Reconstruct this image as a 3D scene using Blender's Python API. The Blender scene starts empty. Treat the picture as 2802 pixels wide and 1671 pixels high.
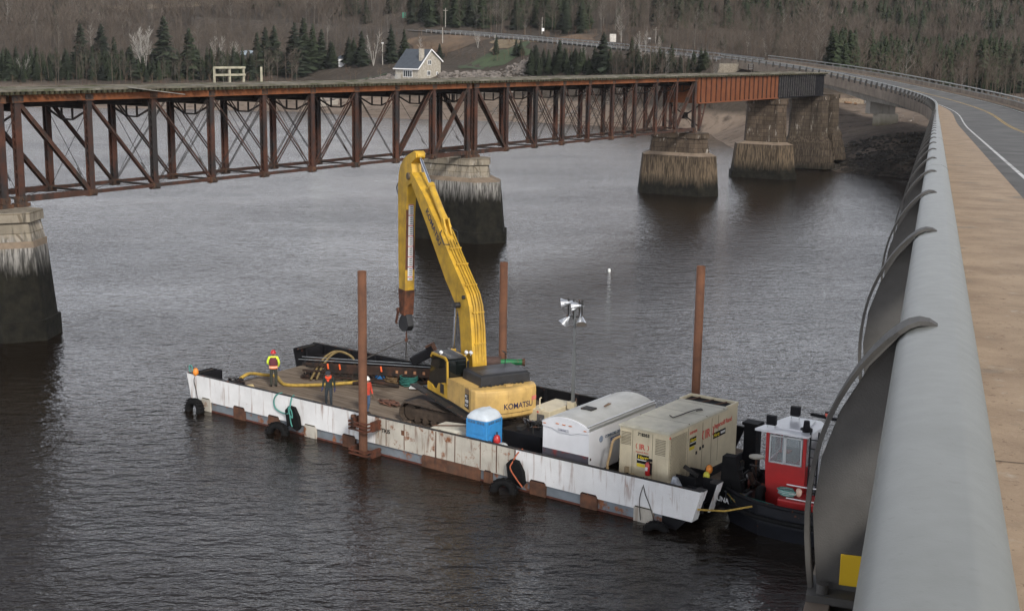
import bpy, math, random
import numpy as np
from mathutils import Vector, Matrix
PI = math.pi
R = random.Random(7)
sc = bpy.context.scene

# ------------------------------------------------------------ camera
CH = 17.0                       # camera height over the water
PITCH, ROLL, FPX = .193, .015, 3600.0
cam_d = bpy.data.cameras.new("camera"); cam = bpy.data.objects.new("camera", cam_d)
sc.collection.objects.link(cam); sc.camera = cam
cam_d.sensor_width = 36; cam_d.lens = 36 * FPX / 2802
cam_d.clip_start = .1; cam_d.clip_end = 12000
F_ = Vector((0, math.cos(PITCH), -math.sin(PITCH)))
U0 = Vector((0, math.sin(PITCH), math.cos(PITCH))); R0 = Vector((1, 0, 0))
RT = R0 * math.cos(ROLL) + U0 * math.sin(ROLL)
UP = U0 * math.cos(ROLL) - R0 * math.sin(ROLL)
m3 = Matrix((RT, UP, -F_)).transposed()
cam.matrix_world = Matrix.Translation((0, 0, CH)) @ m3.to_4x4()

# ------------------------------------------------------------ world, sun, exposure
SUN_AZ, SUN_EL = math.radians(160), math.radians(34)
w = bpy.data.worlds.new("World"); sc.world = w; w.use_nodes = True
nt = w.node_tree; bg = nt.nodes['Background']
sky = nt.nodes.new('ShaderNodeTexSky'); sky.sky_type = 'NISHITA'; sky.sun_disc = False
sky.sun_elevation = SUN_EL; sky.sun_rotation = SUN_AZ
sky.air_density = 1.0; sky.dust_density = 2.0
tc = nt.nodes.new('ShaderNodeTexCoord'); mp = nt.nodes.new('ShaderNodeMapping'); mp.inputs['Scale'].default_value = (1, 1, 3.5)
nz = nt.nodes.new('ShaderNodeTexNoise'); nz.inputs['Scale'].default_value = 2.2; nz.inputs['Detail'].default_value = 6
cr = nt.nodes.new('ShaderNodeValToRGB')
cr.color_ramp.elements[0].position = .3; cr.color_ramp.elements[0].color = (2.35, 2.4, 2.65, 1)
cr.color_ramp.elements[1].position = .7; cr.color_ramp.elements[1].color = (5.7, 5.8, 6.1, 1)
mx = nt.nodes.new('ShaderNodeMix'); mx.data_type = 'RGBA'; mx.inputs[0].default_value = .85
nt.links.new(tc.outputs['Generated'], mp.inputs[0]); nt.links.new(mp.outputs[0], nz.inputs['Vector'])
nt.links.new(nz.outputs['Fac'], cr.inputs[0]); nt.links.new(sky.outputs[0], mx.inputs[6])
sxyz = nt.nodes.new('ShaderNodeSeparateXYZ'); nt.links.new(tc.outputs['Generated'], sxyz.inputs[0])
mr = nt.nodes.new('ShaderNodeMapRange'); mr.inputs[1].default_value = .17; mr.inputs[2].default_value = .46; mr.inputs[3].default_value = 2.7; mr.inputs[4].default_value = .24
nt.links.new(sxyz.outputs[2], mr.inputs[0])
vm = nt.nodes.new('ShaderNodeVectorMath'); vm.operation = 'SCALE'; nt.links.new(cr.outputs[0], vm.inputs[0]); nt.links.new(mr.outputs[0], vm.inputs['Scale'])
nt.links.new(vm.outputs[0], mx.inputs[7]); nt.links.new(mx.outputs[2], bg.inputs['Color'])
bg.inputs['Strength'].default_value = .15
sl = bpy.data.lights.new("sun", 'SUN'); so = bpy.data.objects.new("sun", sl); sc.collection.objects.link(so)
sl.energy = 2.3; sl.angle = math.radians(12); sl.color = (1, .95, .87)
sd = Vector((math.sin(SUN_AZ) * math.cos(SUN_EL), math.cos(SUN_AZ) * math.cos(SUN_EL), math.sin(SUN_EL)))
so.rotation_euler = sd.to_track_quat('Z', 'Y').to_euler()
sc.view_settings.view_transform = 'Standard'; sc.view_settings.look = 'None'
sc.view_settings.exposure = .76; sc.view_settings.gamma = 1.0

# ------------------------------------------------------------ helpers
def ray(x, y):
    "viewing direction of a pixel of the 2802 px photograph, for surveying positions"
    return F_ + RT * ((x - 1401) / FPX) - UP * ((y - 835.5) / FPX)
def Uz(x, y, z=0.):
    d = ray(x, y); t = (z - CH) / d.z
    return Vector((0, 0, CH)) + d * t
def Ud(x, y, dist):
    d = ray(x, y); t = dist / math.hypot(d.x, d.y)
    return Vector((0, 0, CH)) + d * t

class MB:
    def __init__(s): s.v = []; s.f = []; s.sm = []; s.mi = []; s.M = None
    def add(s, vs, fs, smooth=False, mi=0):
        o = len(s.v)
        if s.M is None: s.v += [tuple(p) for p in vs]
        else: s.v += [tuple(s.M @ Vector(p)) for p in vs]
        for f in fs:
            s.f.append([i + o for i in f]); s.sm.append(smooth); s.mi.append(mi)
        return s
    def box(s, x0, x1, y0, y1, z0, z1, mi=0):
        return s.add([(x0, y0, z0), (x1, y0, z0), (x1, y1, z0), (x0, y1, z0), (x0, y0, z1), (x1, y0, z1), (x1, y1, z1), (x0, y1, z1)],
              [(0, 3, 2, 1), (4, 5, 6, 7), (0, 1, 5, 4), (1, 2, 6, 5), (2, 3, 7, 6), (3, 0, 4, 7)], False, mi)
    def cb(s, cx, cy, cz, sx, sy, sz, mi=0):
        return s.box(cx - sx / 2, cx + sx / 2, cy - sy / 2, cy + sy / 2, cz - sz / 2, cz + sz / 2, mi)
    def beam(s, p, q, w, h, up=(0, 0, 1), mi=0):
        p = Vector(p); q = Vector(q); d = (q - p).normalized(); u = Vector(up)
        if abs(d.dot(u)) > .99: u = Vector((1, 0, 0))
        a = d.cross(u).normalized() * (w / 2); b = a.cross(d).normalized() * (h / 2)
        vs = [p - a - b, p + a - b, p + a + b, p - a + b, q - a - b, q + a - b, q + a + b, q - a + b]
        return s.add(vs, [(0, 3, 2, 1), (4, 5, 6, 7), (0, 1, 5, 4), (1, 2, 6, 5), (2, 3, 7, 6), (3, 0, 4, 7)][::1], False, mi)
    def cyl(s, p, q, r, r2=None, n=12, caps=True, mi=0, smooth=True):
        p = Vector(p); q = Vector(q); r2 = r if r2 is None else r2
        d = (q - p).normalized(); u = Vector((0, 0, 1)) if abs(d.z) < .9 else Vector((1, 0, 0))
        a = d.cross(u).normalized(); b = d.cross(a)
        vs = []
        for c, rr in ((p, r), (q, r2)):
            for i in range(n):
                t = 2 * PI * i / n; vs.append(c + (a * math.cos(t) + b * math.sin(t)) * rr)
        s.add(vs, [(i, (i + 1) % n, n + (i + 1) % n, n + i) for i in range(n)], smooth, mi)
        if caps: s.add(vs, [list(range(n))[::-1], list(range(n, 2 * n))], False, mi)
        return s
    def tube(s, pts, r, n=6, closed=False, mi=0, smooth=True):
        pts = [Vector(p) for p in pts]; m = len(pts); vs = []; prev = None
        rr = r if isinstance(r, (list, tuple)) else [r] * m
        for i, p in enumerate(pts):
            a = pts[(i - 1) % m] if (closed or i) else p; b = pts[(i + 1) % m] if (closed or i < m - 1) else p
            d = (b - a); d = d.normalized() if d.length > 1e-9 else Vector((0, 0, 1))
            if prev is None:
                u = Vector((0, 0, 1)) if abs(d.z) < .9 else Vector((1, 0, 0)); A = d.cross(u).normalized()
            else: A = (prev - d * prev.dot(d)).normalized()
            prev = A; B = d.cross(A)
            for k in range(n):
                t = 2 * PI * k / n; vs.append(p + (A * math.cos(t) + B * math.sin(t)) * rr[i])
        fs = []
        for i in range(m if closed else m - 1):
            j = (i + 1) % m
            for k in range(n): fs.append((i * n + k, i * n + (k + 1) % n, j * n + (k + 1) % n, j * n + k))
        s.add(vs, fs, smooth, mi)
        if not closed: s.add(vs, [list(range(n))[::-1], [(m - 1) * n + k for k in range(n)]], False, mi)
        return s
    def prism(s, poly, fn, lo, hi, mi=0, smooth=False):
        "poly: 2-D outline; fn(a,b,c)->xyz, c runs lo..hi"
        n = len(poly); vs = [fn(a, b, lo) for a, b in poly] + [fn(a, b, hi) for a, b in poly]
        s.add(vs, [(i, (i + 1) % n, n + (i + 1) % n, n + i) for i in range(n)], smooth, mi)
        return s.add(vs, [list(range(n))[::-1], list(range(n, 2 * n))], False, mi)
    def loft(s, rings, mi=0, smooth=False, caps=True, closed=True):
        n = len(rings[0]); vs = [p for r in rings for p in r]; fs = []
        for k in range(len(rings) - 1):
            for i in range(n if closed else n - 1):
                fs.append((k * n + i, k * n + (i + 1) % n, (k + 1) * n + (i + 1) % n, (k + 1) * n + i))
        s.add(vs, fs, smooth, mi)
        if caps: s.add(vs, [list(range(n))[::-1], [(len(rings) - 1) * n + i for i in range(n)]], False, mi)
        return s
    def lathe(s, prof, n=16, o=(0, 0, 0), ax='z', mi=0, caps=True):
        o = Vector(o); rings = []
        for r, h in prof:
            ring = []
            for i in range(n):
                t = 2 * PI * i / n; a, b = r * math.cos(t), r * math.sin(t)
                ring.append(o + Vector((a, b, h) if ax == 'z' else ((h, a, b) if ax == 'x' else (b, h, a))))
            rings.append(ring)
        return s.loft(rings, mi, True, caps)
    def ell(s, c, r, n=12, m=8, mi=0):
        c = Vector(c); rings = []
        for j in range(1, m):
            ph = PI * j / m - PI / 2
            rings.append([c + Vector((r[0] * math.cos(ph) * math.cos(2 * PI * i / n), r[1] * math.cos(ph) * math.sin(2 * PI * i / n), r[2] * math.sin(ph))) for i in range(n)])
        return s.loft(rings, mi, True, True)
    def build(s, name, mats, parent=None, loc=None, rz=0, bevel=0, **props):
        me = bpy.data.meshes.new(name); me.from_pydata(s.v, [], s.f)
        if not isinstance(mats, (list, tuple)): mats = [mats]
        for m in mats: me.materials.append(m)
        me.polygons.foreach_set('use_smooth', s.sm); me.polygons.foreach_set('material_index', s.mi)
        me.update()
        o = bpy.data.objects.new(name, me); sc.collection.objects.link(o)
        if loc is not None: o.location = loc
        o.rotation_euler = (0, 0, rz)
        if parent is not None: o.parent = parent
        if bevel:
            b = o.modifiers.new('bevel', 'BEVEL'); b.width = bevel; b.segments = 2; b.limit_method = 'ANGLE'; b.angle_limit = math.radians(40)
        for k, v_ in props.items(): o[k] = v_
        return o
def thing(name, label, cat, loc=(0, 0, 0), rz=0, group=None):
    o = bpy.data.objects.new(name, None); sc.collection.objects.link(o); o.empty_display_size = .3
    o.location = loc; o.rotation_euler = (0, 0, rz); o['label'] = label; o['category'] = cat
    if group: o['group'] = group
    return o
def kids(o): return [c for c in sc.objects if c.parent == o]
def copy_tree(o, parent=None, _ch=None):
    c = o.copy(); sc.collection.objects.link(c)
    if parent is not None: c.parent = parent
    for ch in kids(o): copy_tree(ch, c)
    return c

# ------------------------------------------------------------ materials
def lin(h):
    return tuple(((int(h[i:i + 2], 16) / 255 + .055) / 1.055) ** 2.4 if int(h[i:i + 2], 16) > 10 else int(h[i:i + 2], 16) / 255 / 12.92 for i in (0, 2, 4))
class NM:
    "small node-material builder"
    def __init__(s, name, rough=.6, metal=0., spec=.5):
        s.m = bpy.data.materials.new(name); s.m.use_nodes = True; s.t = s.m.node_tree
        s.b = s.t.nodes['Principled BSDF']; s.b.inputs['Roughness'].default_value = rough
        s.b.inputs['Metallic'].default_value = metal; s.b.inputs['Specular IOR Level'].default_value = spec
        s.tc = s.t.nodes.new('ShaderNodeTexCoord'); s.bumps = None
    def L(s, a, b): s.t.links.new(a, b)
    def vec(s, scale=(1, 1, 1), coord='Object'):
        mp = s.t.nodes.new('ShaderNodeMapping'); mp.inputs['Scale'].default_value = scale
        s.L(s.tc.outputs[coord], mp.inputs[0]); return mp.outputs[0]
    def noise(s, scale=3, detail=4, st=(1, 1, 1), rough=.6, lo=.35, hi=.65, coord='Object'):
        n = s.t.nodes.new('ShaderNodeTexNoise'); n.inputs['Scale'].default_value = scale; n.inputs['Detail'].default_value = detail
        n.inputs['Roughness'].default_value = rough; s.L(s.vec(st, coord), n.inputs['Vector'])
        return s.ramp(n.outputs['Fac'], lo, hi)
    def ramp(s, v, lo, hi, a=0., b=1.):
        r = s.t.nodes.new('ShaderNodeMapRange'); r.inputs[1].default_value = lo; r.inputs[2].default_value = hi
        r.inputs[3].default_value = a; r.inputs[4].default_value = b; s.L(v, r.inputs[0]); return r.outputs[0]
    def mix(s, f, a, b, mode='MIX'):
        m = s.t.nodes.new('ShaderNodeMix'); m.data_type = 'RGBA'; m.blend_type = mode
        for i, x in ((0, f), (6, a), (7, b)):
            if hasattr(x, 'default_value') or hasattr(x, 'links'): s.L(x, m.inputs[i])
            elif i == 0: m.inputs[0].default_value = x
            else: m.inputs[i].default_value = (*x, 1)
        return m.outputs[2]
    def math(s, op, a, b=0.):
        m = s.t.nodes.new('ShaderNodeMath'); m.operation = op
        for i, x in ((0, a), (1, b)):
            if hasattr(x, 'links'): s.L(x, m.inputs[i])
            else: m.inputs[i].default_value = x
        return m.outputs[0]
    def sep(s, coord='Object'):
        x = s.t.nodes.new('ShaderNodeSeparateXYZ'); s.L(s.tc.outputs[coord], x.inputs[0]); return x.outputs
    def wz(s):
        g = s.t.nodes.new('ShaderNodeNewGeometry'); x = s.t.nodes.new('ShaderNodeSeparateXYZ'); s.L(g.outputs['Position'], x.inputs[0]); return x.outputs[2]
    def col(s, c):
        if hasattr(c, 'links'): s.L(c, s.b.inputs['Base Color'])
        else: s.b.inputs['Base Color'].default_value = (*c, 1)
        return s
    def rough(s, v): s.L(v, s.b.inputs['Roughness']); return s
    def bump(s, v, strength=.3, dist=.02):
        b = s.t.nodes.new('ShaderNodeBump'); b.inputs['Strength'].default_value = strength; b.inputs['Distance'].default_value = dist
        s.L(v, b.inputs['Height'])
        if s.bumps is not None: s.L(s.bumps, b.inputs['Normal'])
        s.bumps = b.outputs[0]; s.L(s.bumps, s.b.inputs['Normal']); return s
def sc3(c, k): return tuple(min(1, x * k) for x in c)
_mc = {}
def pm(name, c, rough=.6, metal=0., var=.25, scale=2.5, rust=0., rustc=(.16, .05, .018), streak=0., grime=0., bump=.15, bs=25, bd=.01, spec=.5):
    "painted / worn surface with colour variation, rust blotches, run-down streaks"
    if name in _mc: return _mc[name]
    m = NM(name, rough, metal, spec)
    x = m.mix(m.noise(scale, 5), sc3(c, 1 - var), sc3(c, 1 + var * .6))
    if grime: x = m.mix(m.math('MULTIPLY', m.noise(scale * .7, 6, lo=.42, hi=.72), grime), x, (.05, .04, .032))
    if streak: x = m.mix(m.math('MULTIPLY', m.noise(3.2, 4, (1.6, 1.6, .16), lo=.55, hi=.72), streak), x, rustc)
    if rust:
        rc = m.mix(m.noise(9, 3), rustc, sc3(rustc, 2.1))
        x = m.mix(m.noise(scale * 1.7, 7, lo=.72 - rust * .45, hi=.78 - rust * .4), x, rc)
    m.col(x); m.bump(m.noise(bs, 3, lo=0, hi=1), bump, bd)
    _mc[name] = m.m; return m.m
# ------------------------------------------------------------ the road's course (plan and profile)
def road_path():
    x0, th0, L0, Rr, L1, R2, z0, g0, s1, Lv, g1 = [.0539, .3064, 119.3487, 202.0186, 120.0773, 312.6305, .6398, -.0324, 93.281, 109.4186, .0444]
    s = np.arange(-30, 500, 1.)
    kap = np.where(s < L0, 0, np.where(s < L0 + L1, -1 / Rr * np.clip((s - L0) / 20, 0, 1), -1 / R2))
    th = th0 + np.concatenate([[0], np.cumsum((kap[1:] + kap[:-1]) / 2)])
    x = np.concatenate([[0], np.cumsum(np.sin((th[1:] + th[:-1]) / 2))]); y = np.concatenate([[0], np.cumsum(np.cos((th[1:] + th[:-1]) / 2))])
    g = g0 + (g1 - g0) * np.clip((s - s1) / Lv, 0, 1)
    z = np.concatenate([[0], np.cumsum((g[1:] + g[:-1]) / 2)])
    x += x0 - x[30]; y -= y[30]; z += -z0 - z[30]
    k = 1.2
    return s * k, x * k, y * k, CH + z * k, th
RS, RX, RY, RZ, RTH = road_path()
OFF_CURB, OFF_W1, OFF_Y, OFF_W2, OFF_FAR = 1.84, 2.54, 6.43, 10.43, 11.6
RH = 1.44                       # rail top over the road surface
def RP(s, off=0., dz=0.):
    t = float(np.interp(s, RS, RTH)); c, si = math.cos(t), math.sin(t)
    return Vector((float(np.interp(s, RS, RX)) + off * c, float(np.interp(s, RS, RY)) - off * si, float(np.interp(s, RS, RZ)) + dz))
S_ABUT = 308.0                   # where the bridge meets the bank

# ------------------------------------------------------------ ground heights
COLS = [
 (-60, [(250, -2), (420, -1), (440, 2), (480, 6), (560, 20), (800, 48), (1200, 100), (1800, 190), (3200, 330)]),
 (-34, [(250, -2), (395, -1), (405, 1), (440, 5), (500, 10), (640, 26), (900, 56), (1300, 108), (1800, 190), (3200, 330)]),
 (-21.3, [(250, -2), (366, -.6), (371, 0), (395, 1.6), (425, 4.0), (470, 9), (600, 25), (800, 50), (1200, 104), (1800, 190), (3200, 330)]),
 (-17, [(250, -2), (358, -.6), (363, 0), (385, 1.6), (415, 4.0), (460, 9), (600, 27), (800, 52), (1200, 104), (1800, 190), (3200, 330)]),
 (-9.4, [(240, -2), (345, -.6), (350, 0), (370, 2), (392, 4.2), (420, 8), (470, 15), (600, 34), (800, 60), (1200, 112), (1800, 195), (3200, 330)]),
 (-4.1, [(230, -2), (314, -.6), (318, 0), (335, 1.6), (350, 4), (360, 7.3), (371, 10.2), (376, 11.3), (400, 12.0), (412, 15), (428, 20), (470, 28), (600, 46), (900, 90), (1300, 145), (2000, 240), (3200, 330)]),
 (0, [(220, -2), (308, -.6), (312, 0), (330, 1.6), (346, 4), (356, 7.3), (367, 10.4), (372, 11.3), (392, 12.0), (404, 14.5), (425, 19), (470, 27), (600, 46), (900, 92), (1300, 148), (2000, 245), (3200, 330)]),
 (3, [(210, -2), (298, -.6), (302, 0), (325, 1.6), (343, 4), (355, 8), (368, 11), (385, 14), (400, 18), (430, 22), (480, 28), (620, 50), (900, 92), (1300, 148), (2000, 245), (3200, 330)]),
 (7.9, [(200, -2), (284, -.5), (288, 0), (305, 1.6), (322, 4), (336, 7.0), (350, 11), (370, 15), (420, 22), (560, 46), (900, 100), (1300, 155), (2000, 245), (3200, 330)]),
 (12.5, [(150, -2), (207, -.4), (211, 0), (216, 1.3), (232, 2.6), (255, 4.6), (268, 6.6), (290, 7.6), (315, 9), (350, 12), (430, 18), (560, 38), (900, 98), (1300, 158), (2000, 245), (3200, 330)]),
 (16.2, [(120, -2), (190, -.4), (194, 0), (198, 1.6), (213, 3.6), (222, 4.8), (255, 5.8), (285, 7), (330, 8), (440, 10), (520, 24), (700, 62), (1000, 118), (1300, 165), (2000, 250), (3200, 330)]),
 (21.2, [(80, -2), (160, -.4), (165, 0), (172, 2), (195, 4.5), (230, 6.5), (262, 7.5), (400, 8.5), (470, 11), (560, 28), (900, 100), (1300, 175), (2000, 255), (3200, 330)]),
 (32, [(50, -2), (130, -.4), (135, 0), (145, 3), (170, 5), (200, 6.5), (400, 9), (470, 13), (600, 40), (900, 105), (1300, 180), (2000, 255), (3200, 330)]),
 (75, [(30, -2), (80, -.4), (85, 0), (95, 3), (120, 6), (160, 12), (280, 34), (500, 70), (900, 130), (1300, 180), (2000, 255), (3200, 330)])]
_caz = np.array([c[0] for c in COLS], float)
def _smn(x, y, f, seed):
    return (np.sin(x * f + seed) * np.cos(y * f * 1.13 + seed * 1.7) + .5 * np.sin(x * f * 2.3 + y * f * 1.7 + seed * 2.1) + .3 * np.cos(x * f * 4.1 - y * f * 3.7 + seed))
def ground(x, y, raw=False):
    x = np.asarray(x, float); y = np.asarray(y, float)
    d = np.hypot(x, y); az = np.degrees(np.arctan2(x, y))
    rows = np.stack([np.interp(d, [p[0] for p in c[1]], [p[1] for p in c[1]]) for c in COLS])
    i = np.clip(np.searchsorted(_caz, az) - 1, 0, len(_caz) - 2)
    t = np.clip((az - _caz[i]) / (_caz[i + 1] - _caz[i]), 0, 1); t = t * t * (3 - 2 * t) * .5 + t * .5
    a = np.take_along_axis(rows, i[None], 0)[0] if rows.ndim > 1 else rows[i]
    b = np.take_along_axis(rows, (i + 1)[None], 0)[0] if rows.ndim > 1 else rows[i + 1]
    z = a * (1 - t) + b * t
    amp = np.clip((z - .3) / 8, 0, 1)
    z = z + _smn(x, y, .035, 1.3) * .5 * amp + _smn(x, y, .011, 4.) * 3.0 * np.clip((z - 20) / 60, 0, 1) + _smn(x, y, .16, 2.) * .12 * np.clip(z / 2, 0, 1)
    # cut / fill under the highway beyond the bridge
    m = (RS > S_ABUT - 4)
    px, py, pz = RX[m], RY[m], RZ[m]; th = RTH[m]
    px = px + 5.9 * np.cos(th); py = py - 5.9 * np.sin(th)
    flat = z.ravel(); fx = x.ravel(); fy = y.ravel()
    near = np.where((np.abs(fx - px.mean()) < 190) & (np.abs(fy - py.mean()) < 190))[0]
    if len(near):
        dd = np.hypot(fx[near, None] - px[None, ::3], fy[near, None] - py[None, ::3]); j = dd.argmin(1); dm = dd[np.arange(len(near)), j]
        rz = pz[::3][j] - RH - .45
        k = np.clip((dm - 7.5) / 16, 0, 1); flat[near] = rz * (1 - k) + flat[near] * k
    return flat.reshape(z.shape)
def gz(x, y): return float(ground(np.array([x]), np.array([y]))[0])
def hit(px, py, lo=150, hi=2500):
    "where the sight line of a photograph pixel meets the ground"
    ds = np.arange(lo, hi, 2.); d = ray(px, py); k = math.hypot(d.x, d.y)
    X = d.x / k * ds; Y = d.y / k * ds; Z = CH + d.z / k * ds
    g = ground(X, Y); w_ = np.where(Z <= np.maximum(g, 0))[0]
    i = w_[0] if len(w_) else len(ds) - 1
    return Vector((X[i], Y[i], max(g[i], 0)))

# ground sheet
az = np.radians(np.arange(-62, 76, .35)); ds = [60.]
while ds[-1] < 1850: ds.append(ds[-1] + (3. if ds[-1] > 180 and ds[-1] < 520 else max(3., ds[-1] * .02)))
ds = np.array(ds); A, D = np.meshgrid(az, ds); GX = np.sin(A) * D; GY = np.cos(A) * D; GZ = ground(GX, GY)
def grid_obj(name, X, Y, Z, mat, **props):
    n, m = X.shape; me = bpy.data.meshes.new(name)
    v = np.stack([X, Y, Z], -1).reshape(-1, 3)
    i = np.arange(n * m).reshape(n, m); f = np.stack([i[:-1, :-1], i[:-1, 1:], i[1:, 1:], i[1:, :-1]], -1).reshape(-1, 4)
    me.vertices.add(len(v)); me.vertices.foreach_set('co', v.ravel())
    me.loops.add(f.size); me.loops.foreach_set('vertex_index', f.ravel().astype(np.int32))
    me.polygons.add(len(f)); me.polygons.foreach_set('loop_start', np.arange(0, f.size, 4, dtype=np.int32))
    me.polygons.foreach_set('use_smooth', np.ones(len(f), bool)); me.update(calc_edges=True); me.validate()
    me.materials.append(mat); o = bpy.data.objects.new(name, me); sc.collection.objects.link(o)
    for k, x in props.items(): o[k] = x
    return o
g = NM('ground_mat', .95, 0, .2)
wz = g.wz()
mud = g.mix(g.noise(.05, 6), (.145, .11, .085), (.21, .165, .13))
mud = g.mix(g.noise(.35, 6, (1, 1, 1), lo=.5, hi=.68), mud, (.075, .058, .045))
dark = g.mix(g.noise(.9, 5), (.014, .012, .010), (.07, .058, .047))
litter = g.mix(g.noise(.06, 6), (.052, .041, .033), (.09, .073, .06))
litter = g.mix(g.noise(.8, 5), litter, (.045, .037, .028))
sx = g.sep('Object')
azf = g.ramp(g.math('DIVIDE', sx[0], g.math('MAXIMUM', sx[1], 1.)), .175, .205)   # weedy dark shore east of the piers
mud = g.mix(g.math('MULTIPLY', azf, g.math('MULTIPLY', g.ramp(sx[1], 205., 222., 1., .12), g.noise(.12, 5, lo=.32, hi=.5))), mud, dark)
h = g.math('ADD', wz, g.math('MULTIPLY', g.noise(.15, 4, lo=0, hi=1), 1.6))
h = g.math('SUBTRACT', h, g.math('MULTIPLY', azf, 4.2)); g.col(g.mix(g.ramp(h, 4.4, 5.6), mud, litter)); g.bump(g.noise(.8, 6, lo=0, hi=1), .8, .5)
grid_obj('ground', GX, GY, GZ, g.m, kind='structure')

# water
wm = NM('water_mat', .12, 0, .5); wm.b.inputs['IOR'].default_value = 1.333
wm.col(wm.mix(wm.noise(.02, 3), (.007, .0045, .0028), (.013, .0085, .0052)))
a = wm.noise(.55, 3, (1, 1.9, 1), .55, 0, 1); b = wm.noise(1.15, 4, (1, 1.7, 1), .6, 0, 1); c = wm.noise(3.6, 3, (1, 1.5, 1), .6, 0, 1)
patch = wm.noise(.03, 4, (1, 1.7, 1), lo=.32, hi=.68)
wm.bump(wm.math('MULTIPLY', a, wm.ramp(patch, 0, 1, .65, 1.25)), .6, .18); wm.bump(wm.math('MULTIPLY', b, wm.ramp(patch, 0, 1, .75, 1.35)), .6, .17); wm.bump(wm.math('MULTIPLY', c, wm.ramp(patch, 0, 1, .3, 1)), .6, .022)
wm.rough(wm.ramp(patch, 0, 1, .06, .12))
MB().add([(-1900, -1200, 0), (1900, -1200, 0), (1900, 1900, 0), (-1900, 1900, 0)], [(0, 1, 2, 3)]).build('water', wm.m, kind='structure')
# river bed far below, closing the water
MB().add([(-1900, -1200, -4), (1900, -1200, -4), (1900, 1900, -4), (-1900, 1900, -4)], [(0, 1, 2, 3)]).build('river_bed', pm('bed', (.05, .04, .03)), kind='structure')

# ------------------------------------------------------------ road surfaces
asph = NM('asphalt', .9, 0, .3); asph.col(asph.mix(asph.noise(.5, 6), (.072, .072, .072), (.125, .124, .122)))
asph.bump(asph.noise(60, 2, lo=0, hi=1), .3, .006)
swk = NM('sidewalk_mat', .9, 0, .25)
x = swk.mix(swk.noise(1.3, 6), (.255, .190, .135), (.365, .280, .200)); x = swk.mix(swk.noise(14, 4, lo=.6, hi=.7), x, (.19, .13, .09))
x = swk.mix(swk.noise(5, 6, lo=.62, hi=.74), x, (.38, .33, .27)); x = swk.mix(swk.noise(38, 2, lo=.70, hi=.74), x, (.05, .035, .03))
x = swk.mix(swk.noise(.9, 4, lo=.6, hi=.7), x, (.21, .18, .145))
swk.col(x); swk.bump(swk.noise(30, 4, lo=0, hi=1), .5, .01)
conc = NM('bridge_concrete', .9, 0, .25); x = conc.mix(conc.noise(.35, 6), (.19, .175, .155), (.29, .27, .24))
x = conc.mix(conc.noise(.6, 5, (2.5, 2.5, .3), lo=.55, hi=.8), x, (.10, .085, .07)); conc.col(x); conc.bump(conc.noise(9, 4, lo=0, hi=1), .3, .02)
fasc = NM('fascia_concrete', .9, 0, .25); x = fasc.mix(fasc.noise(.5, 6), (.17, .135, .105), (.26, .215, .17)); fasc.col(fasc.mix(fasc.noise(.9, 5, (2.5, 2.5, .3), lo=.55, hi=.75), x, (.1, .08, .06)))
paint_w = pm('road_paint_white', (.55, .56, .56), .8, var=.15, scale=1.2, grime=.7); paint_y = pm('road_paint_yellow', (.42, .27, .05), .8, var=.2, scale=1.2, grime=.6)
def ribbon(name, s0, s1, prof, mat, step=3., **props):
    "sweep a cross-section [(offset, height)] along the road"
    mb = MB(); n = int((s1 - s0) / step) + 1; rings = []
    for k in range(n + 1):
        s = s0 + (s1 - s0) * k / n
        rings.append([RP(s, o, z) for o, z in prof])
    mb.loft(rings, caps=len(prof) > 2, closed=len(prof) > 2)
    return mb, name, mat
def rib(name, s0, s1, prof, mat, parent=None, step=3., **props):
    mb, _, _ = ribbon(name, s0, s1, prof, mat, step)
    return mb.build(name, mat, parent, **props)
S0, S1 = -28., 480.
rib('road', S0, S1, [(OFF_CURB - .01, -RH), (OFF_FAR - .55, -RH), (OFF_FAR - .55, -RH - .06), (OFF_CURB - .01, -RH - .06)][::-1], asph.m, kind='structure')
def white_off(s):   # the edge line drifts towards the kerb where the straight ends
    return OFF_W1
rib('edge_line', S0, S1, [(OFF_W1, -RH + .005), (OFF_W1 + .13, -RH + .005)], paint_w, kind='structure')
rib('edge_line', S0, S1, [(OFF_W2, -RH + .005), (OFF_W2 + .13, -RH + .005)], paint_w, kind='structure')
rib('centre_line', S0, S1, [(OFF_Y - .16, -RH + .005), (OFF_Y - .05, -RH + .005)], paint_y, kind='structure')
rib('centre_line', S0, S1, [(OFF_Y + .05, -RH + .005), (OFF_Y + .16, -RH + .005)], paint_y, kind='structure')
rib('pavement', S0, S_ABUT, [(-.28, -RH + .21), (OFF_CURB, -RH + .21), (OFF_CURB + .03, -RH - .05), (-.28, -RH - .05)][::-1], swk.m, kind='structure')
rib('pavement', S0, S_ABUT, [(OFF_FAR - .58, -RH - .05), (OFF_FAR - .55, -RH + .21), (OFF_FAR + .28, -RH + .21), (OFF_FAR + .28, -RH - .05)][::-1], swk.m, kind='structure')

q = MB(); s = 1.5
while s < 120:
    w_ = .005; q.add([RP(s - w_, .14, -RH + .214), RP(s - w_, OFF_CURB, -RH + .214), RP(s + w_, OFF_CURB, -RH + .214), RP(s + w_, .14, -RH + .214)], [(0, 1, 2, 3)]); s += 6.1
q.build('pavement_joint', pm('joint_dark', (.10, .075, .055), .9), kind='structure')
rb = thing('road_bridge', 'grey concrete road bridge on a haunched girder curving left to the far bank', 'bridge', RP(180, 5, -6))
def under(mb, name, mat, label=None):
    o = mb.build(name, mat); o.parent = rb; o.matrix_parent_inverse = Matrix.Translation(-Vector(rb.location))
    if label: o['label'] = label
    return o
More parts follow.
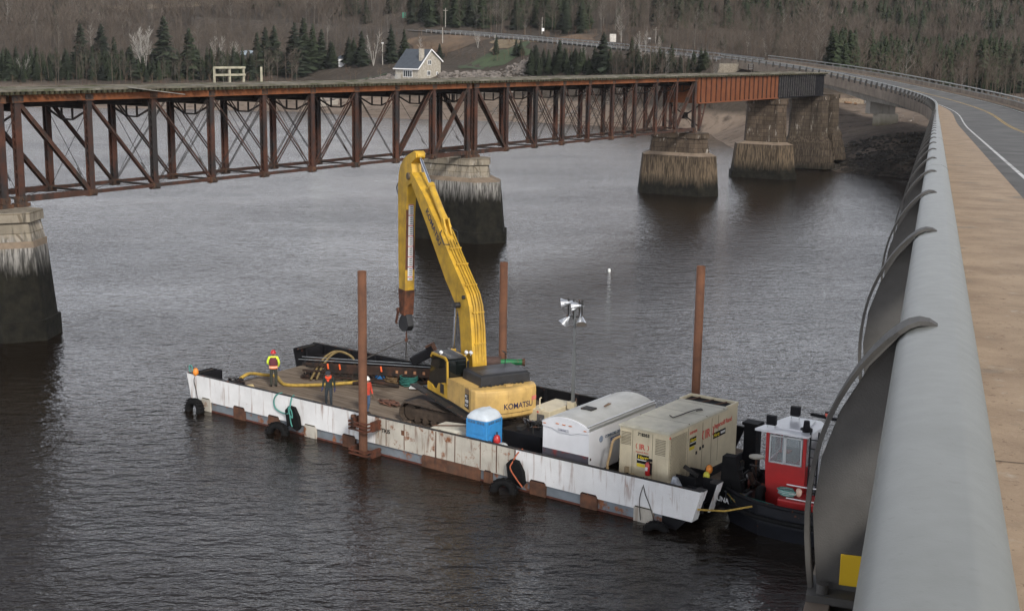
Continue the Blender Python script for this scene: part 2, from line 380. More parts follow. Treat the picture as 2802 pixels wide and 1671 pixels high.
# deck slab with overhanging fascia
mb, _, _ = ribbon('', S0, S_ABUT, [(-.385, -1.045), (-.40, -RH - 1.0), (1.2, -RH - 1.25), (OFF_FAR - 1.2, -RH - 1.25), (OFF_FAR + .42, -RH - 1.0), (OFF_FAR + .42, -RH + .17), (OFF_FAR + .3, -RH + .17), (OFF_FAR + .3, -RH - .1), (-.3, -RH - .1), (-.3, -1.045)][::-1], None)
under(mb, 'deck_slab', fasc.m)
PIL = [60., 146., 237., 276.]
def haunch(s):
    d = min(abs(s - p) for p in PIL + [S_ABUT + 40, -25]); return .75 + .65 * max(0, 1 - d / 36) ** 1.7
mb = MB(); rings = []
for k in range(int((S_ABUT - S0) / 2.5) + 1):
    s = S0 + (S_ABUT - S0) * k / int((S_ABUT - S0) / 2.5); h_ = haunch(s)
    rings.append([RP(s, 1.6, -RH - 1.2), RP(s, 2.1, -RH - 1.25 - h_), RP(s, OFF_FAR - 2.1, -RH - 1.25 - h_), RP(s, OFF_FAR - 1.6, -RH - 1.2)])
mb.loft(rings); under(mb, 'girder', conc.m)
for o_ in (0., OFF_FAR):
    mb, _, _ = ribbon('', S0, S_ABUT, [(o_ - .11, -RH + .15), (o_ - .13, -.62), (o_ + .13, -.62), (o_ + .11, -RH + .15)][::-1] if False else [(o_ + .11, -RH + .15), (o_ + .10, -.66), (o_ - .10, -.66), (o_ - .11, -RH + .15)], None, 2.4)
    under(mb, 'parapet', fasc.m)
# pillars
pilm = NM('pillar_mat', .9, 0, .25); z_ = pilm.wz(); x = pilm.mix(pilm.noise(.5, 5), (.33, .3, .25), (.45, .42, .36))
x = pilm.mix(pilm.ramp(pilm.math('ADD', z_, pilm.noise(.5, 4, (3, 3, .5), lo=0, hi=1)), 5.2, 7.8, 1, 0), x, (.09, .075, .04)); pilm.col(x); pilm.bump(pilm.noise(9, 4, lo=0, hi=1), .3, .02)
for i, s in enumerate(PIL):
    base = RP(s, 5.9, 0); zt = base.z - RH - 1.25 - haunch(s) + .05; zb = min(0, gz(base.x, base.y)) - 1.5
    th = float(np.interp(s, RS, RTH)); p = thing('bridge_pillar', ['', '', '', ''][i] or ['round concrete pillar under the near part of the road bridge', 'round concrete pillar standing in the water under the curve of the road bridge', 'short round concrete pillar on the mud under the road bridge girder, beside the railing', 'concrete pillar under the far end of the road bridge'][i], 'pillar', (base.x, base.y, zb), -th)
    mb = MB(); mb.lathe([(2.25, 0), (2.1, zt - zb - 2.3), (2.05, zt - zb - 2.2)], 28); mb.build('lower_shaft', pilm.m, p)
    mb = MB(); mb.box(-3.2, 1.2, -1.3, 1.3, zt - zb - 2.2, zt - zb); mb.build('upper_block', conc.m, p)
ab = RP(S_ABUT, 5.9, 0)
mb = MB(); q = [(S_ABUT - 3, -.1), (S_ABUT + 1, -.1), (S_ABUT + 1, OFF_FAR), (S_ABUT - 3, OFF_FAR)]
mb.loft([[RP(s, o, 0) * 1 + Vector((0, 0, -RH - 9.5)) for s, o in q], [RP(s, o, 0) + Vector((0, 0, -RH - 1.3)) for s, o in q]])
ob = mb.build('abutment', conc.m, label='concrete abutment at the far end of the road bridge', category='abutment')

# ------------------------------------------------------------ railings of the road bridge
alu = NM('aluminium', .5, .15, .35); x = alu.mix(alu.noise(4, 4), (.186, .194, .184), (.200, .208, .198)); x = alu.mix(alu.noise(30, 3, (1, 1, .2), lo=.6, hi=.75), x, (.172, .178, .168))
alu.col(x); alu.rough(alu.ramp(alu.noise(12, 4, lo=0, hi=1), 0, 1, .38, .55)); alu.bump(alu.noise(180, 2, lo=0, hi=1), .12, .002)
alud = NM('cast_aluminium', .7, .25, .4); alud.col(alud.mix(alud.noise(6, 5), (.066, .063, .060), (.085, .082, .078))); alud.bump(alud.noise(160, 3, lo=0, hi=1), .35, .003)
def rail_prof(cx, cz, rx, rz, n=20):
    out = []
    for i in range(n):
        t = 2 * PI * i / n; c_, s_ = math.cos(t), math.sin(t)
        e = .78
        out.append((cx + rx * math.copysign(abs(c_) ** e, c_), cz + rz * math.copysign(abs(s_) ** e, s_)))
    if n == 20: return [(cx + a * rx, cz + b * rz) for a, b in ((1, 0), (.97, .28), (.88, .52), (.72, .74), (.50, .93), (.44, .975), (.38, .985), (.1, 1.0), (-.2, .98), (-.5, .90), (-.74, .72), (-.90, .46), (-.98, .2), (-1, -.1), (-.93, -.5), (-.7, -.85), (-.3, -1), (.3, -1), (.7, -.85), (.93, -.45))]
    return out
def make_post(front=True):
    "curved cast post in its own frame: x outward(-)/inward(+), z up from the kerb, origin under the rail"
    H = RH - .21; web = [(0.02, H - .10), (-.05, H - .035), (-.13, H - .06), (-.22, H - .17), (-.31, H - .34), (-.365, H - .52), (-.385, H - .72), (-.365, H - .92), (-.33, 0.0), (.05, 0), (.06, .1), (.02, .35), (-.02, H - .35)]
    return web
WEB = make_post()
def post_parts(parent, s, off, side):
    "side -1 bulges to the left of the road, +1 to the right; coordinates baked into the post's own matrix"
    p = RP(s, off, -RH + .21); th = float(np.interp(s, RS, RTH))
    M = Matrix.Translation(p) @ Matrix.Rotation(-th, 4, 'Z')
    o = bpy.data.objects.new('post', POSTME); sc.collection.objects.link(o); o.parent = parent
    if side > 0: M = M @ Matrix.Rotation(PI, 4, 'Z')
    o.matrix_local = M
    return o
mb = MB(); n = len(WEB)
mb.prism(WEB, lambda a, b, c: (a, c, b), -.011, .011)
# the flange following the outer curve
HT_ = RH - .21
out = [(-.002, HT_ - .004), (-.03, HT_ + .006), (-.062, HT_ + .008), (-.095, HT_ - .004), (-.128, HT_ - .028), (-.165, HT_ - .062), (-.205, HT_ - .108), (-.245, HT_ - .162), (-.283, HT_ - .225), (-.318, HT_ - .295), (-.348, HT_ - .37), (-.372, HT_ - .45), (-.390, HT_ - .54), (-.400, HT_ - .63), (-.404, HT_ - .72), (-.400, HT_ - .82), (-.39, HT_ - .92), (-.375, .2)]
rings = []
for i, (a, b) in enumerate(out):
    a0, b0 = out[max(0, i - 1)]; a1, b1 = out[min(len(out) - 1, i + 1)]
    tx, tz = a1 - a0, b1 - b0; l = math.hypot(tx, tz); nx, nz_ = -tz / l, tx / l
    wdt = float(np.interp(i, [0, 1, 4, 6, 9, 17], [.02, .035, .08, .072, .045, .032])); t = .008 if i else .004
    rings.append([(a + nx * t * -1, -wdt, b + nz_ * t * -1), (a + nx * t * 1.1, -wdt * .9, b + nz_ * t * 1.1), (a + nx * t * 1.1, wdt * .9, b + nz_ * t * 1.1), (a - nx * t, wdt, b - nz_ * t)])
mb.loft(rings, smooth=False)
mb.box(-.385, .12, -.10, .10, .185, .215); mb.box(-.11, -.045, -.03, .03, HT_ - .35, HT_ - .10)
for bx in (-.33, -.1, .08):
    mb.cyl((bx, .06, .21), (bx, .06, .25), .024, n=6); mb.cyl((bx, -.06, .21), (bx, -.06, .25), .024, n=6)
POSTME = mb.build('post_mesh', alud.m).data
bpy.data.objects.remove(bpy.data.objects['post_mesh'])
for side, off, lab in ((-1, 0., 'nearest railing, thick grey rail with curved fin posts beside the brown walkway'), (1, OFF_FAR, 'far railing on the outer side of the road bridge, beyond the yellow centre line')):
    t = thing('bridge_railing', lab, 'railing', (0, 0, 0), 0, None)
    zc = -.075 if side < 0 else -.075
    mb, _, _ = ribbon('', S0, S_ABUT, rail_prof(off, -.085, .135, .082), None, 2.4)
    for i in range(len(mb.sm) - 2): mb.sm[i] = True
    mb.build('top_rail', alu.m, t)
    for s in (16.9, 29.4, 41.9, 54.4, 66.9):
        mb, _, _ = ribbon('', s - .09, s + .09, rail_prof(off, -.085, .138, .085), None, .09)
        for i in range(len(mb.sm) - 2): mb.sm[i] = True
        mb.build('rail_sleeve', alu.m, t)
    mb, _, _ = ribbon('', S0, S_ABUT, rail_prof(off - side * .02, -.62, .055, .06, 10), None, 2.4)
    mb.build('lower_rail', alu.m, t)
    s = 1.2; k = 0
    while s < S_ABUT - 2:
        post_parts(t, s + (0 if side < 0 else 1.2), off, side); s += 3.5; k += 1
    if side < 0:
        # yellow reflector plate on the web of the closest visible post
        RAILT = t
# guard rails beyond the bridge
galv = pm('galvanised', (.20, .205, .205), .7, .2, var=.15, scale=.8)
for off, lab in ((.9, 'galvanised guard rail on the river side of the highway climbing the far bank'), (OFF_FAR - .4, 'galvanised guard rail on the hill side of the highway, below the woods')):
    t = thing('guard_rail', lab, 'guard rail')
    sa, sb = S_ABUT + 1, 466
    prof = [(off, -RH + .78), (off + .07, -RH + .70), (off, -RH + .62), (off + .07, -RH + .54), (off, -RH + .46), (off - .02, -RH + .46), (off + .04, -RH + .54), (off - .02, -RH + .62), (off + .04, -RH + .70), (off - .02, -RH + .78)]
    mb, _, _ = ribbon('', sa, sb, prof, None, 4); mb.build('beam', galv, t)
    s = sa + .5
    while s < sb:
        p = RP(s, off + (-.1 if off < 5 else -.1), -RH - .3); q = MB().cb(0, 0, .5, .16, .16, 1.08)
        o = q.build('post', galv, t) if s < sa + 1 else None
        if o is None:
            o = bpy.data.objects.new('post', GP); sc.collection.objects.link(o); o.parent = t
        else: GP = o.data
        o.location = p; s += 2.6
# ------------------------------------------------------------ the old railway bridge
TH = 1.013; TD = Vector((math.cos(TH), math.sin(TH), 0)); TN = Vector((-math.sin(TH), math.cos(TH), 0))
PAN, HT, TW, GAP, ZB = 5.237, 5.697, 3.844, 1.181, 7.8
N0 = Vector((-26.399, 82.01, 0)) - TD * PAN
SPAN = PAN * 9; ZT = ZB + HT
def TP(t, n, z): return N0 + TD * t + TN * n + Vector((0, 0, z))
def rustm(name, c, dark, lo=.45, hi=.62, sc_=1.2):
    m = NM(name, .85, 0, .25)
    x = m.mix(m.noise(sc_, 6), sc3(c, .75), sc3(c, 1.2)); x = m.mix(m.noise(sc_ * 1.6, 6, (1, 1, .5), lo=lo, hi=hi), x, dark)
    x = m.mix(m.noise(11, 3, lo=.62, hi=.7), x, sc3(dark, .5)); m.col(x); m.bump(m.noise(14, 4, lo=0, hi=1), .4, .01); return m.m
r_chord = rustm('rust_orange', (.155, .055, .022), (.055, .032, .023), .55, .75, .8)
r_post = rustm('rust_post', (.075, .032, .021), (.028, .025, .025), .42, .6, .5)
r_diag = rustm('rust_diagonal', (.065, .031, .022), (.03, .025, .022), .45, .65)
r_dark = rustm('rust_dark', (.035, .026, .022), (.016, .014, .014), .4, .6)
r_gus = rustm('rust_gusset', (.095, .048, .028), (.04, .032, .028), .4, .6)
timber = NM('old_timber', .95, 0, .15); x = timber.mix(timber.noise(1.1, 6, (.5, 2, 2)), (.085, .075, .058), (.19, .175, .145)); x = timber.mix(timber.noise(.7, 5, lo=.5, hi=.66), x, (.075, .078, .048))
timber.col(x); timber.bump(timber.noise(9, 4, (.3, 3, 3), lo=0, hi=1), .5, .02)
ties_m = rustm('tie_timber', (.06, .055, .03), (.028, .026, .018), .4, .6, 3)
def truss_span():
    t = thing('truss_span', '', 'bridge span')
    cw = .42
    top = .38
    for j, n in enumerate((0, TW)):
        mb = MB(); mb.box(-.25, SPAN + .25, n - cw / 2, n + cw / 2, HT, HT + top); mb.box(-.25, SPAN + .25, n - cw / 2 - .04, n + cw / 2 + .04, HT + top, HT + top + .03)
        mb.box(-.25, SPAN + .25, n - cw / 2 - .04, n + cw / 2 + .04, HT - .03, HT); mb.build('top_chord', r_chord, t)
        for i in range(10):
            mb = MB()
            for sgn in (-1, 1):
                mb.cb(i * PAN, n + sgn * (cw / 2 + .012), HT + top / 2 - .05, .62 if 0 < i < 9 else .8, .02, top + .06)
                for q in range(3): mb.cyl((i * PAN - .15 + .15 * q, n + sgn * (cw / 2 + .02), HT + .14), (i * PAN - .15 + .15 * q, n + sgn * (cw / 2 + .05), HT + .14), .03, n=6)
            mb.build('gusset_plate', r_gus, t)
        # bottom chord: riveted with plates in the end panels, eye bars between
        mb = MB()
        for i in (0, 8):
            for sgn in (-1, 1): mb.box(i * PAN, (i + 1) * PAN, n + sgn * .15 - .02, n + sgn * .15 + .02, -.17, .17)
            for q in range(14):
                mb.cb(i * PAN + .3 + q * .36, n, .175, .12, .34, .02)
        for i in range(1, 8):
            for sgn in (-1, 1): mb.box(i * PAN, (i + 1) * PAN, n + sgn * .12 - .022, n + sgn * .12 + .022, -.10, .10)
        mb.build('bottom_chord', r_diag, t)
        for i in range(10):
            mb = MB(); h = .2 if i in (0, 9) else .165; x = i * PAN
            mb.box(x - h, x + h, n - .19, n - .15, 0, HT); mb.box(x - h, x + h, n + .15, n + .19, 0, HT)
            mb.box(x - h - .012, x - h + .05, n - .195, n - .10, 0, HT); mb.box(x - h - .012, x - h + .05, n + .10, n + .195, 0, HT)
            mb.box(x + h - .05, x + h + .012, n - .195, n - .10, 0, HT); mb.box(x + h - .05, x + h + .012, n + .10, n + .195, 0, HT)
            m_ = 22
            for q in range(m_):            # lacing bars
                z0, z1 = .3 + q * (HT - .5) / m_, .3 + (q + 1) * (HT - .5) / m_; a, b = (-.15, .15) if q % 2 else (.15, -.15)
                mb.beam((x - h + .01, n + a, z0), (x - h + .01, n + b, z1), .012, .07, (1, 0, 0)); mb.beam((x + h - .01, n + b, z0), (x + h - .01, n + a, z1), .012, .07, (1, 0, 0))
            mb.build('post', r_post, t)
            mb = MB(); mb.cb(x, n, .0, .62, .46, .34); mb.cb(x, n, -.2, .7, .3, .08); mb.cyl((x, n - .3, 0), (x, n + .3, 0), .09, n=8)
            mb.build('joint_shoe', r_gus, t)
        for i in range(9):
            z0, z1 = HT - .02, .02
            if i <= 4: p, q = (i * PAN + .1, z0), ((i + 1) * PAN - .1, z1)
            else: p, q = ((i + 1) * PAN - .1, z0), (i * PAN + .1, z1)
            mb = MB()
            if i in (0, 8): mb.beam((p[0], n, p[1]), (q[0], n, q[1]), .30, .05, (0, 0, 1)); mb.beam((p[0], n - .15, p[1]), (q[0], n - .15, q[1]), .02, .26); mb.beam((p[0], n + .15, p[1]), (q[0], n + .15, q[1]), .02, .26)
            else:
                w_ = .15 if i in (1, 7) else (.12 if i in (2, 6) else .09)
                for sgn in (-1, 1): mb.beam((p[0], n + sgn * .13, p[1]), (q[0], n + sgn * .13, q[1]), .03, w_)
            mb.build('diagonal', r_diag, t)
            if i in (2, 3, 4, 5, 6):
                p, q = ((p[0], z1), (q[0], z0))
                mb = MB()
                for sgn in (-1, 1): mb.cyl((p[0], n + sgn * .06, p[1]), (q[0], n + sgn * .06, q[1]), .026, n=5)
                mb.build('counter_rod', r_dark, t)
    for i in range(10):
        x = i * PAN; a, b = .2, TW - .2
        mb = MB(); mb.box(x - .012, x + .012, a, b, HT - .55, HT + .3); mb.box(x - .13, x + .13, a, b, HT - .58, HT - .55); mb.box(x - .13, x + .13, a, b, HT + .3, HT + .33)
        mb.build('floor_beam', r_dark, t)
        mb = MB(); zf = HT - .6; zl = HT - 1.28; c = TW / 2      # sway frame: shallow trapezoid below the floor beam
        mb.beam((x, a, zf - .12), (x, c - .5, zl), .10, .12, (1, 0, 0)); mb.beam((x, c - .5, zl), (x, c + .5, zl), .10, .1, (1, 0, 0)); mb.beam((x, c + .5, zl), (x, b, zf - .12), .10, .12, (1, 0, 0))
        mb.beam((x, c - .5, zl), (x, c - .5, zf), .10, .10, (1, 0, 0)); mb.beam((x, c + .5, zl), (x, c + .5, zf), .10, .10, (1, 0, 0)); mb.beam((x, c, zl), (x, c, zf), .08, .05, (1, 0, 0)) if i in (0, 9) else None
        mb.build('sway_frame', r_dark, t)
        mb = MB(); mb.cyl((x, .15, .2), (x, TW - .15, HT - .8), .02, n=5); mb.cyl((x, TW - .15, .2), (x, .15, HT - .8), .02, n=5); mb.cyl((x, .9, 1.02), (x, 1.2, 1.42), .035, n=6)
        mb.build('sway_rod', r_dark, t)
        mb = MB(); mb.beam((x, .15, .02), (x, TW - .15, .02), .14, .12); mb.build('bottom_strut', r_dark, t)
        if i < 9:
            mb = MB(); mb.cyl((x + .1, .1, .06), (x + PAN - .1, TW - .1, .06), .02, n=5); mb.cyl((x + .1, TW - .1, .1), (x + PAN - .1, .1, .1), .02, n=5)
            mb.build('lateral_rod', r_dark, t)
            mb = MB()
            for n in (.95, TW - .95): mb.box(x + .02, x + PAN - .02, n - .012, n + .012, HT - .35, HT + .42); mb.box(x + .02, x + PAN - .02, n - .14, n + .14, HT - .37, HT - .35)
            mb.build('stringer', r_dark, t)
    for x in (0, SPAN):
        for n in (0, TW):
            mb = MB(); mb.cb(x, n, -.33, .9, .6, .22); mb.cb(x, n, -.22, .5, .5, .1); mb.build('bearing', r_gus, t)
    return t
sp = truss_span()
STARTS = [(-GAP - SPAN, 'rusty truss span running out of the picture on the left'),
          (0, 'long rusty truss span from the leftmost pier to the pier behind the excavator'),
          (SPAN + GAP, 'farther rusty truss span between the pier behind the excavator and the orange girder')]
for k, (t0, lab) in enumerate(STARTS):
    o = sp if k == 0 else copy_tree(sp)
    o.location = TP(t0, 0, ZB); o.rotation_euler = (0, 0, TH); o['label'] = lab; o['group'] = 'truss spans of the railway bridge'
E1 = SPAN * 2 + GAP
# plate girders
og = NM('faded_orange_paint', .8, 0, .25); x = og.mix(og.noise(.9, 5), (.13, .042, .018), (.17, .06, .025)); x = og.mix(og.noise(1.5, 6, (1, 1, .4), lo=.58, hi=.72), x, (.10, .042, .025)); og.col(x)
bk = NM('black_steel', .95, 0, .1); x = bk.mix(bk.noise(1.2, 5), (.007, .007, .009), (.016, .016, .018)); x = bk.mix(bk.noise(3, 5, (1, 1, .3), lo=.6, hi=.75), x, (.10, .09, .085)); bk.col(x)
def girder_span(t0, t1, z0, z1, mat, smat, lab, gap_s, plain=0.):
    t = thing('girder_span', lab, 'bridge span', TP(t0, 0, z0), TH); L_ = t1 - t0; h = z1 - z0
    for n in (-.12, TW + .12):
        mb = MB(); mb.box(0, L_, n - .012, n + .012, 0, h); mb.box(0, L_, n - .2, n + .2, -.03, 0.); mb.box(0, L_, n - .2, n + .2, h, h + .03); mb.box(0, L_, n - .13, n + .13, .0, .12)
        mb.build('girder', mat, t)
        mb = MB(); k = 0; x = gap_s * .4
        while x < L_ - plain:
            for sg in (-1, 1): mb.box(x - .06, x + .06, n + min(sg * .013, sg * .15), n + max(sg * .013, sg * .15), .12, h)
            x += gap_s
        mb.build('stiffeners', smat, t)
    for x in (.02, L_ - .02): mb = MB(); mb.box(x - .02, x + .02, -.1, TW + .1, .02, h - .02); mb.build('end_plate', mat, t)
    mb = MB()
    for i in range(8):
        x = .5 + i * (L_ - 1) / 7; mb.beam((x, 0, .3), (x, TW, h - .3), .08, .1); mb.beam((x, TW, .3), (x, 0, h - .3), .08, .1)
    mb.build('cross_frame', r_dark, t)
    return t
TO = E1 + .75; TJ = 122.4; TE = 141.0
girder_span(TO, TJ, 10.82, 13.88, og.m, rustm('stiffener_rust', (.075, .028, .016), (.04, .022, .016)), 'orange plate girder span with vertical stiffeners beyond the last truss', 1.52)
girder_span(TJ + .15, TE, 10.82, 13.86, bk.m, pm('stiffener_grey', (.045, .042, .042), .8, var=.5, scale=3), 'black plate girder span at the broken end of the railway bridge', .87, 3.6)
# bracket at the end of the last truss
t = thing('bearing_bracket', 'rusty braced bracket under the start of the orange girder', 'bracket', TP(TO + .9, 0, ZB), TH)
for n in (0, TW):
    mb = MB(); mb.beam((0, n, -.3), (0, n, 3.0), .3, .3); mb.build('post', r_post, t)
    mb = MB(); mb.beam((.2, n, -.1), (1.7, n, 3.0), .14, .14); mb.beam((.1, n, 1.9), (1.1, n, 1.6), .1, .1); mb.build('strut', r_post, t)
mb = MB(); mb.beam((0, 0, .2), (0, TW, 2.8), .14, .14); mb.beam((0, TW, .2), (0, 0, 2.8), .14, .14); mb.cb(0, TW / 2, 1.5, .04, .8, .8); mb.build('cross_brace', r_dark, t)

# timber deck
dk = thing('timber_deck', 'weathered mossy timber deck of ties along the top of the railway bridge', 'bridge deck', TP(0, 0, ZT + .41), TH)
mb = MB(); x = -SPAN - GAP; rr = random.Random(3)
while x < TE + .6:
    j = rr.uniform(-.12, .06); mb.box(x, x + .21, -.52 + j, TW + .5 + rr.uniform(-.1, .1), 0, .18); x += .40
mb.build('ties', ties_m, dk)
for n in (-.36, TW + .36):
    mb = MB(); x = -SPAN - GAP
    while x < TE + 1:
        l = rr.uniform(4.5, 6.5); j = rr.uniform(-.02, .02); mb.box(x, min(x + l, TE + 1.2) - .03, n - .16 + j, n + .14 + j, .18, .31 + rr.uniform(-.01, .01)); x += l
    mb.build('guard_timber', timber.m, dk)
mb = MB(); x = -SPAN - GAP
while x < TE + .8:
    l = rr.uniform(3.5, 5)
    for q in range(9):
        n = .02 + q * .43
        if rr.random() < .93: mb.box(x, min(x + l - .04, TE + .8), n, n + .39, .18, .24 + rr.uniform(-.012, .012))
    x += l
mb.build('deck_boards', timber.m, dk)
# loose plank hanging off
MB().beam((0, 0, 0), (4.3, -.5, -.52), .26, .05).build('loose_plank', pm('grey_plank', (.2, .19, .17), .95, var=.3), loc=TP(8.0, -.56, ZT + .72), rz=TH, label='grey loose plank hanging off the edge of the railway deck near the left', category='plank')
# refuge platform rail, track-side frame
lum = pm('pale_lumber', (.34, .32, .24), .9, var=.25, scale=3)
p = thing('wooden_railing', 'pale wooden two-bay railing on the far edge of the railway deck, above the left truss', 'railing', TP(21.6, TW + .55, ZT + .60), TH)
mb = MB(); mb.box(-.3, 4.3, -.25, 1.1, -.09, -.02); mb.build('platform', timber.m, p)
for x, y in ((0, .95), (1.6, .95), (3.1, .95), (3.9, -.1)): MB().cb(x, y, .6, .12, .12, 1.24).build('post', lum, p)
for z in (.62, 1.16): MB().cb(1.55, .87, z, 3.3, .04, .16).build('rail', lum, p)
p = thing('trackside_rack', 'small grey metal frame standing on the deck above the black girder', 'frame', TP(116.6, TW * .5, ZT + .78), TH)
for x in (0, 1.6): MB().cb(x, 0, .55, .1, .1, 1.1).build('post', r_dark, p)
for z in (.5, .8, 1.08): MB().cb(.8, .06, z, 1.9, .05, .1).build('rail', pm('dull_grey', (.12, .12, .12)), p)

# piers
def pier_mat(name, hi_c, lo_c, z_lo, z_hi, blocks=False, pale=.6):
    m = NM(name, .95, 0, .2); z = m.wz(); z = m.math('ADD', z, m.ramp(m.noise(1.6, 5, (2.2, 2.2, .35), lo=0, hi=1), 0, 1, -1.1, 1.1))
    top = m.mix(m.noise(.5, 6), sc3(hi_c, .7), sc3(hi_c, 1.25)); top = m.mix(m.math('MULTIPLY', m.noise(1.4, 6, (1.5, 1.5, .5), lo=.6, hi=.66), pale), top, (.42, .39, .35))
    top = m.mix(m.noise(1.7, 5, (2, 2, .2), lo=.52, hi=.7), top, sc3(hi_c, .35))
    low = m.mix(m.noise(2.2, 6, (3.5, 3.5, .25), lo=.42, hi=.58), lo_c, sc3(lo_c, .28))
    blk = m.mix(m.noise(1.5, 5), (.005, .005, .004), (.016, .015, .011))
    sp_ = m.sep(); cb_ = m.t.nodes.new('ShaderNodeCombineXYZ'); m.L(m.math('ADD', sp_[0], sp_[1]), cb_.inputs[0]); m.L(sp_[2], cb_.inputs[1])
    br = m.t.nodes.new('ShaderNodeTexBrick'); m.L(cb_.outputs[0], br.inputs['Vector']); br.inputs['Scale'].default_value = 1.; br.inputs['Brick Width'].default_value = 1.15; br.inputs['Row Height'].default_value = .56; br.inputs['Mortar Size'].default_value = .03
    br.inputs['Color1'].default_value = (.72, .72, .72, 1); br.inputs['Color2'].default_value = (1.12, 1.12, 1.12, 1); br.inputs['Mortar'].default_value = (.45, .42, .38, 1)
    top = m.mix(.85, top, br.outputs['Color'], 'MULTIPLY')
    x = m.mix(m.ramp(z, z_hi - .5, z_hi + .6), low, top); x = m.mix(m.ramp(z, z_lo - .6, z_lo + .7), blk, x)
    m.col(x); m.bump(m.noise(2.5, 6, (1, 1, .6), lo=0, hi=1), .6, .12); return m.m
pm_a = pier_mat('pier_stone_near', (.24, .21, .165), (.25, .24, .225), 4.3, 5.6, pale=.9)
pm_c = pier_mat('pier_stone_far', (.080, .060, .044), (.125, .094, .064), 1.7, 4.5, pale=.6)
pm_d = pier_mat('pier_stone_bank', (.068, .053, .04), (.08, .062, .046), .6, 5.2, pale=.4)
ledge_m = pm('ledge_silt', (.17, .13, .095), .95, var=.25, scale=1.5)
def plan(T, n0, n1, z, jit=0, r_=None):
    k = T * .29; p = [(-T / 2, n0), (0, n0 - k * 1.0), (T / 2, n0), (T / 2, n1), (0, n1 + k), (-T / 2, n1)]
    return [(a, b, z) for a, b in p]
def pier(t0, label, levels, mat, parts, rot=0):
    t = thing('stone_pier', label, 'pier', TP(t0, 0, 0), TH + rot, 'stone piers of the railway bridge')
    for (nm, lv, m_) in parts:
        mb = MB(); mb.loft([plan(T, n0, n1, z) for z, T, n0, n1 in lv]); mb.build(nm, m_ or mat, t, bevel=.06)
    return t
def std(zc, led, T=4.4, cap=.55, wlT=5.0, n0=-1.7, n1=5.5, plz=.9, shaft=3.1, sn0=-.9, sn1=4.7):
    return [('footing', [(-3, wlT + .4, n0 - .6, n1 + .6), (plz, wlT + .2, n0 - .5, n1 + .5)], None),
            ('lower_block', [(plz, wlT, n0 - .35, n1 + .35), (led, T, n0, n1)], None),
            ('ledge', [(led, T - .02, n0 + .01, n1 - .01), (led + .35, shaft + .5, sn0 - .2, sn1 + .2)], ledge_m),
            ('shaft', [(led + .35, shaft + .35, sn0 - .15, sn1 + .15), (zc - cap, shaft, sn0, sn1)], None),
            ('cap', [(zc - cap, shaft + .3, sn0 - .15, sn1 + .15), (zc, shaft + .25, sn0 - .12, sn1 + .12)], None)]
ZC = ZB - .45
pier(-1.5, 'leftmost stone pier, black below and pale above, cut by the left edge', None, pm_a, std(ZC, 5.35, plz=1.2, T=3.5, wlT=3.9, n0=-1.9, shaft=3.3, sn0=-1.5))
pier(SPAN + .6, 'stone pier with black lower half standing right behind the excavator boom', None, pm_a, std(ZC, 5.35, n0=-1.9, n1=4.7, plz=1.0, T=4.2, wlT=4.6))
pier(E1 + .3, 'stone pier with brown streaked base under the joint of truss and orange girder', None, pm_c, std(ZC, 4.7, T=4.6, wlT=5.2, plz=-.5, cap=.6))
pier(TJ + .1, 'tall brown stone pier under the joint of orange and black girders', None, pm_c, std(10.75, 4.6, T=4.2, wlT=4.6, n0=-1.5, n1=4.6, plz=.9, shaft=2.6, sn0=-.7, sn1=3.5, cap=.75))
def stepped(zc, base, T0):
    P = []; z = base; T = T0
    for k in range(4): P.append(('course', [(z, T, -1.6 + k * .18, 4.8 - k * .18), (z + .92, T - .12, -1.55 + k * .18, 4.75 - k * .18)], None)); z += .95; T -= .25
    P.append(('flared_base', [(z, T - .1, -1.1, 4.4), (z + 1.0, T - .9, -.7, 4.1)], None)); P.append(('shaft', [(z + 1.0, T - .9, -.7, 4.1), (zc - .6, T - 1.1, -.6, 4.0)], None))
    P.append(('cap', [(zc - .6, T - .9, -.7, 4.1), (zc, T - .9, -.7, 4.1)], None)); return P
pier(TE - .6, 'stepped stone pier at the water edge under the end of the black girder', None, pm_d, stepped(10.75, .1, 4.2))
pier(TE + 4.4, 'mossy stepped stone pier half hidden behind the one under the black girder', None, pm_d, stepped(10.9, 1.2, 4.0))
pm_w = pm('abut_white', (.19, .165, .13), .9, var=.35)
p = hit(1990, 208, 200, 600)
ob = MB().loft([[(-3.2, -2, -2), (3.2, -2, -2), (3.2, 2, -2), (-3.2, 2, -2)], [(-2.6, -2, 1.4), (2.6, -2, 1.4), (2.6, 2, 1.4), (-2.6, 2, 1.4)]]).build('railway_abutment', pm_w, loc=p, rz=.2, bevel=.1); ob['label'] = 'pale concrete block of the old railway abutment, seen above the orange girder'; ob['category'] = 'abutment'
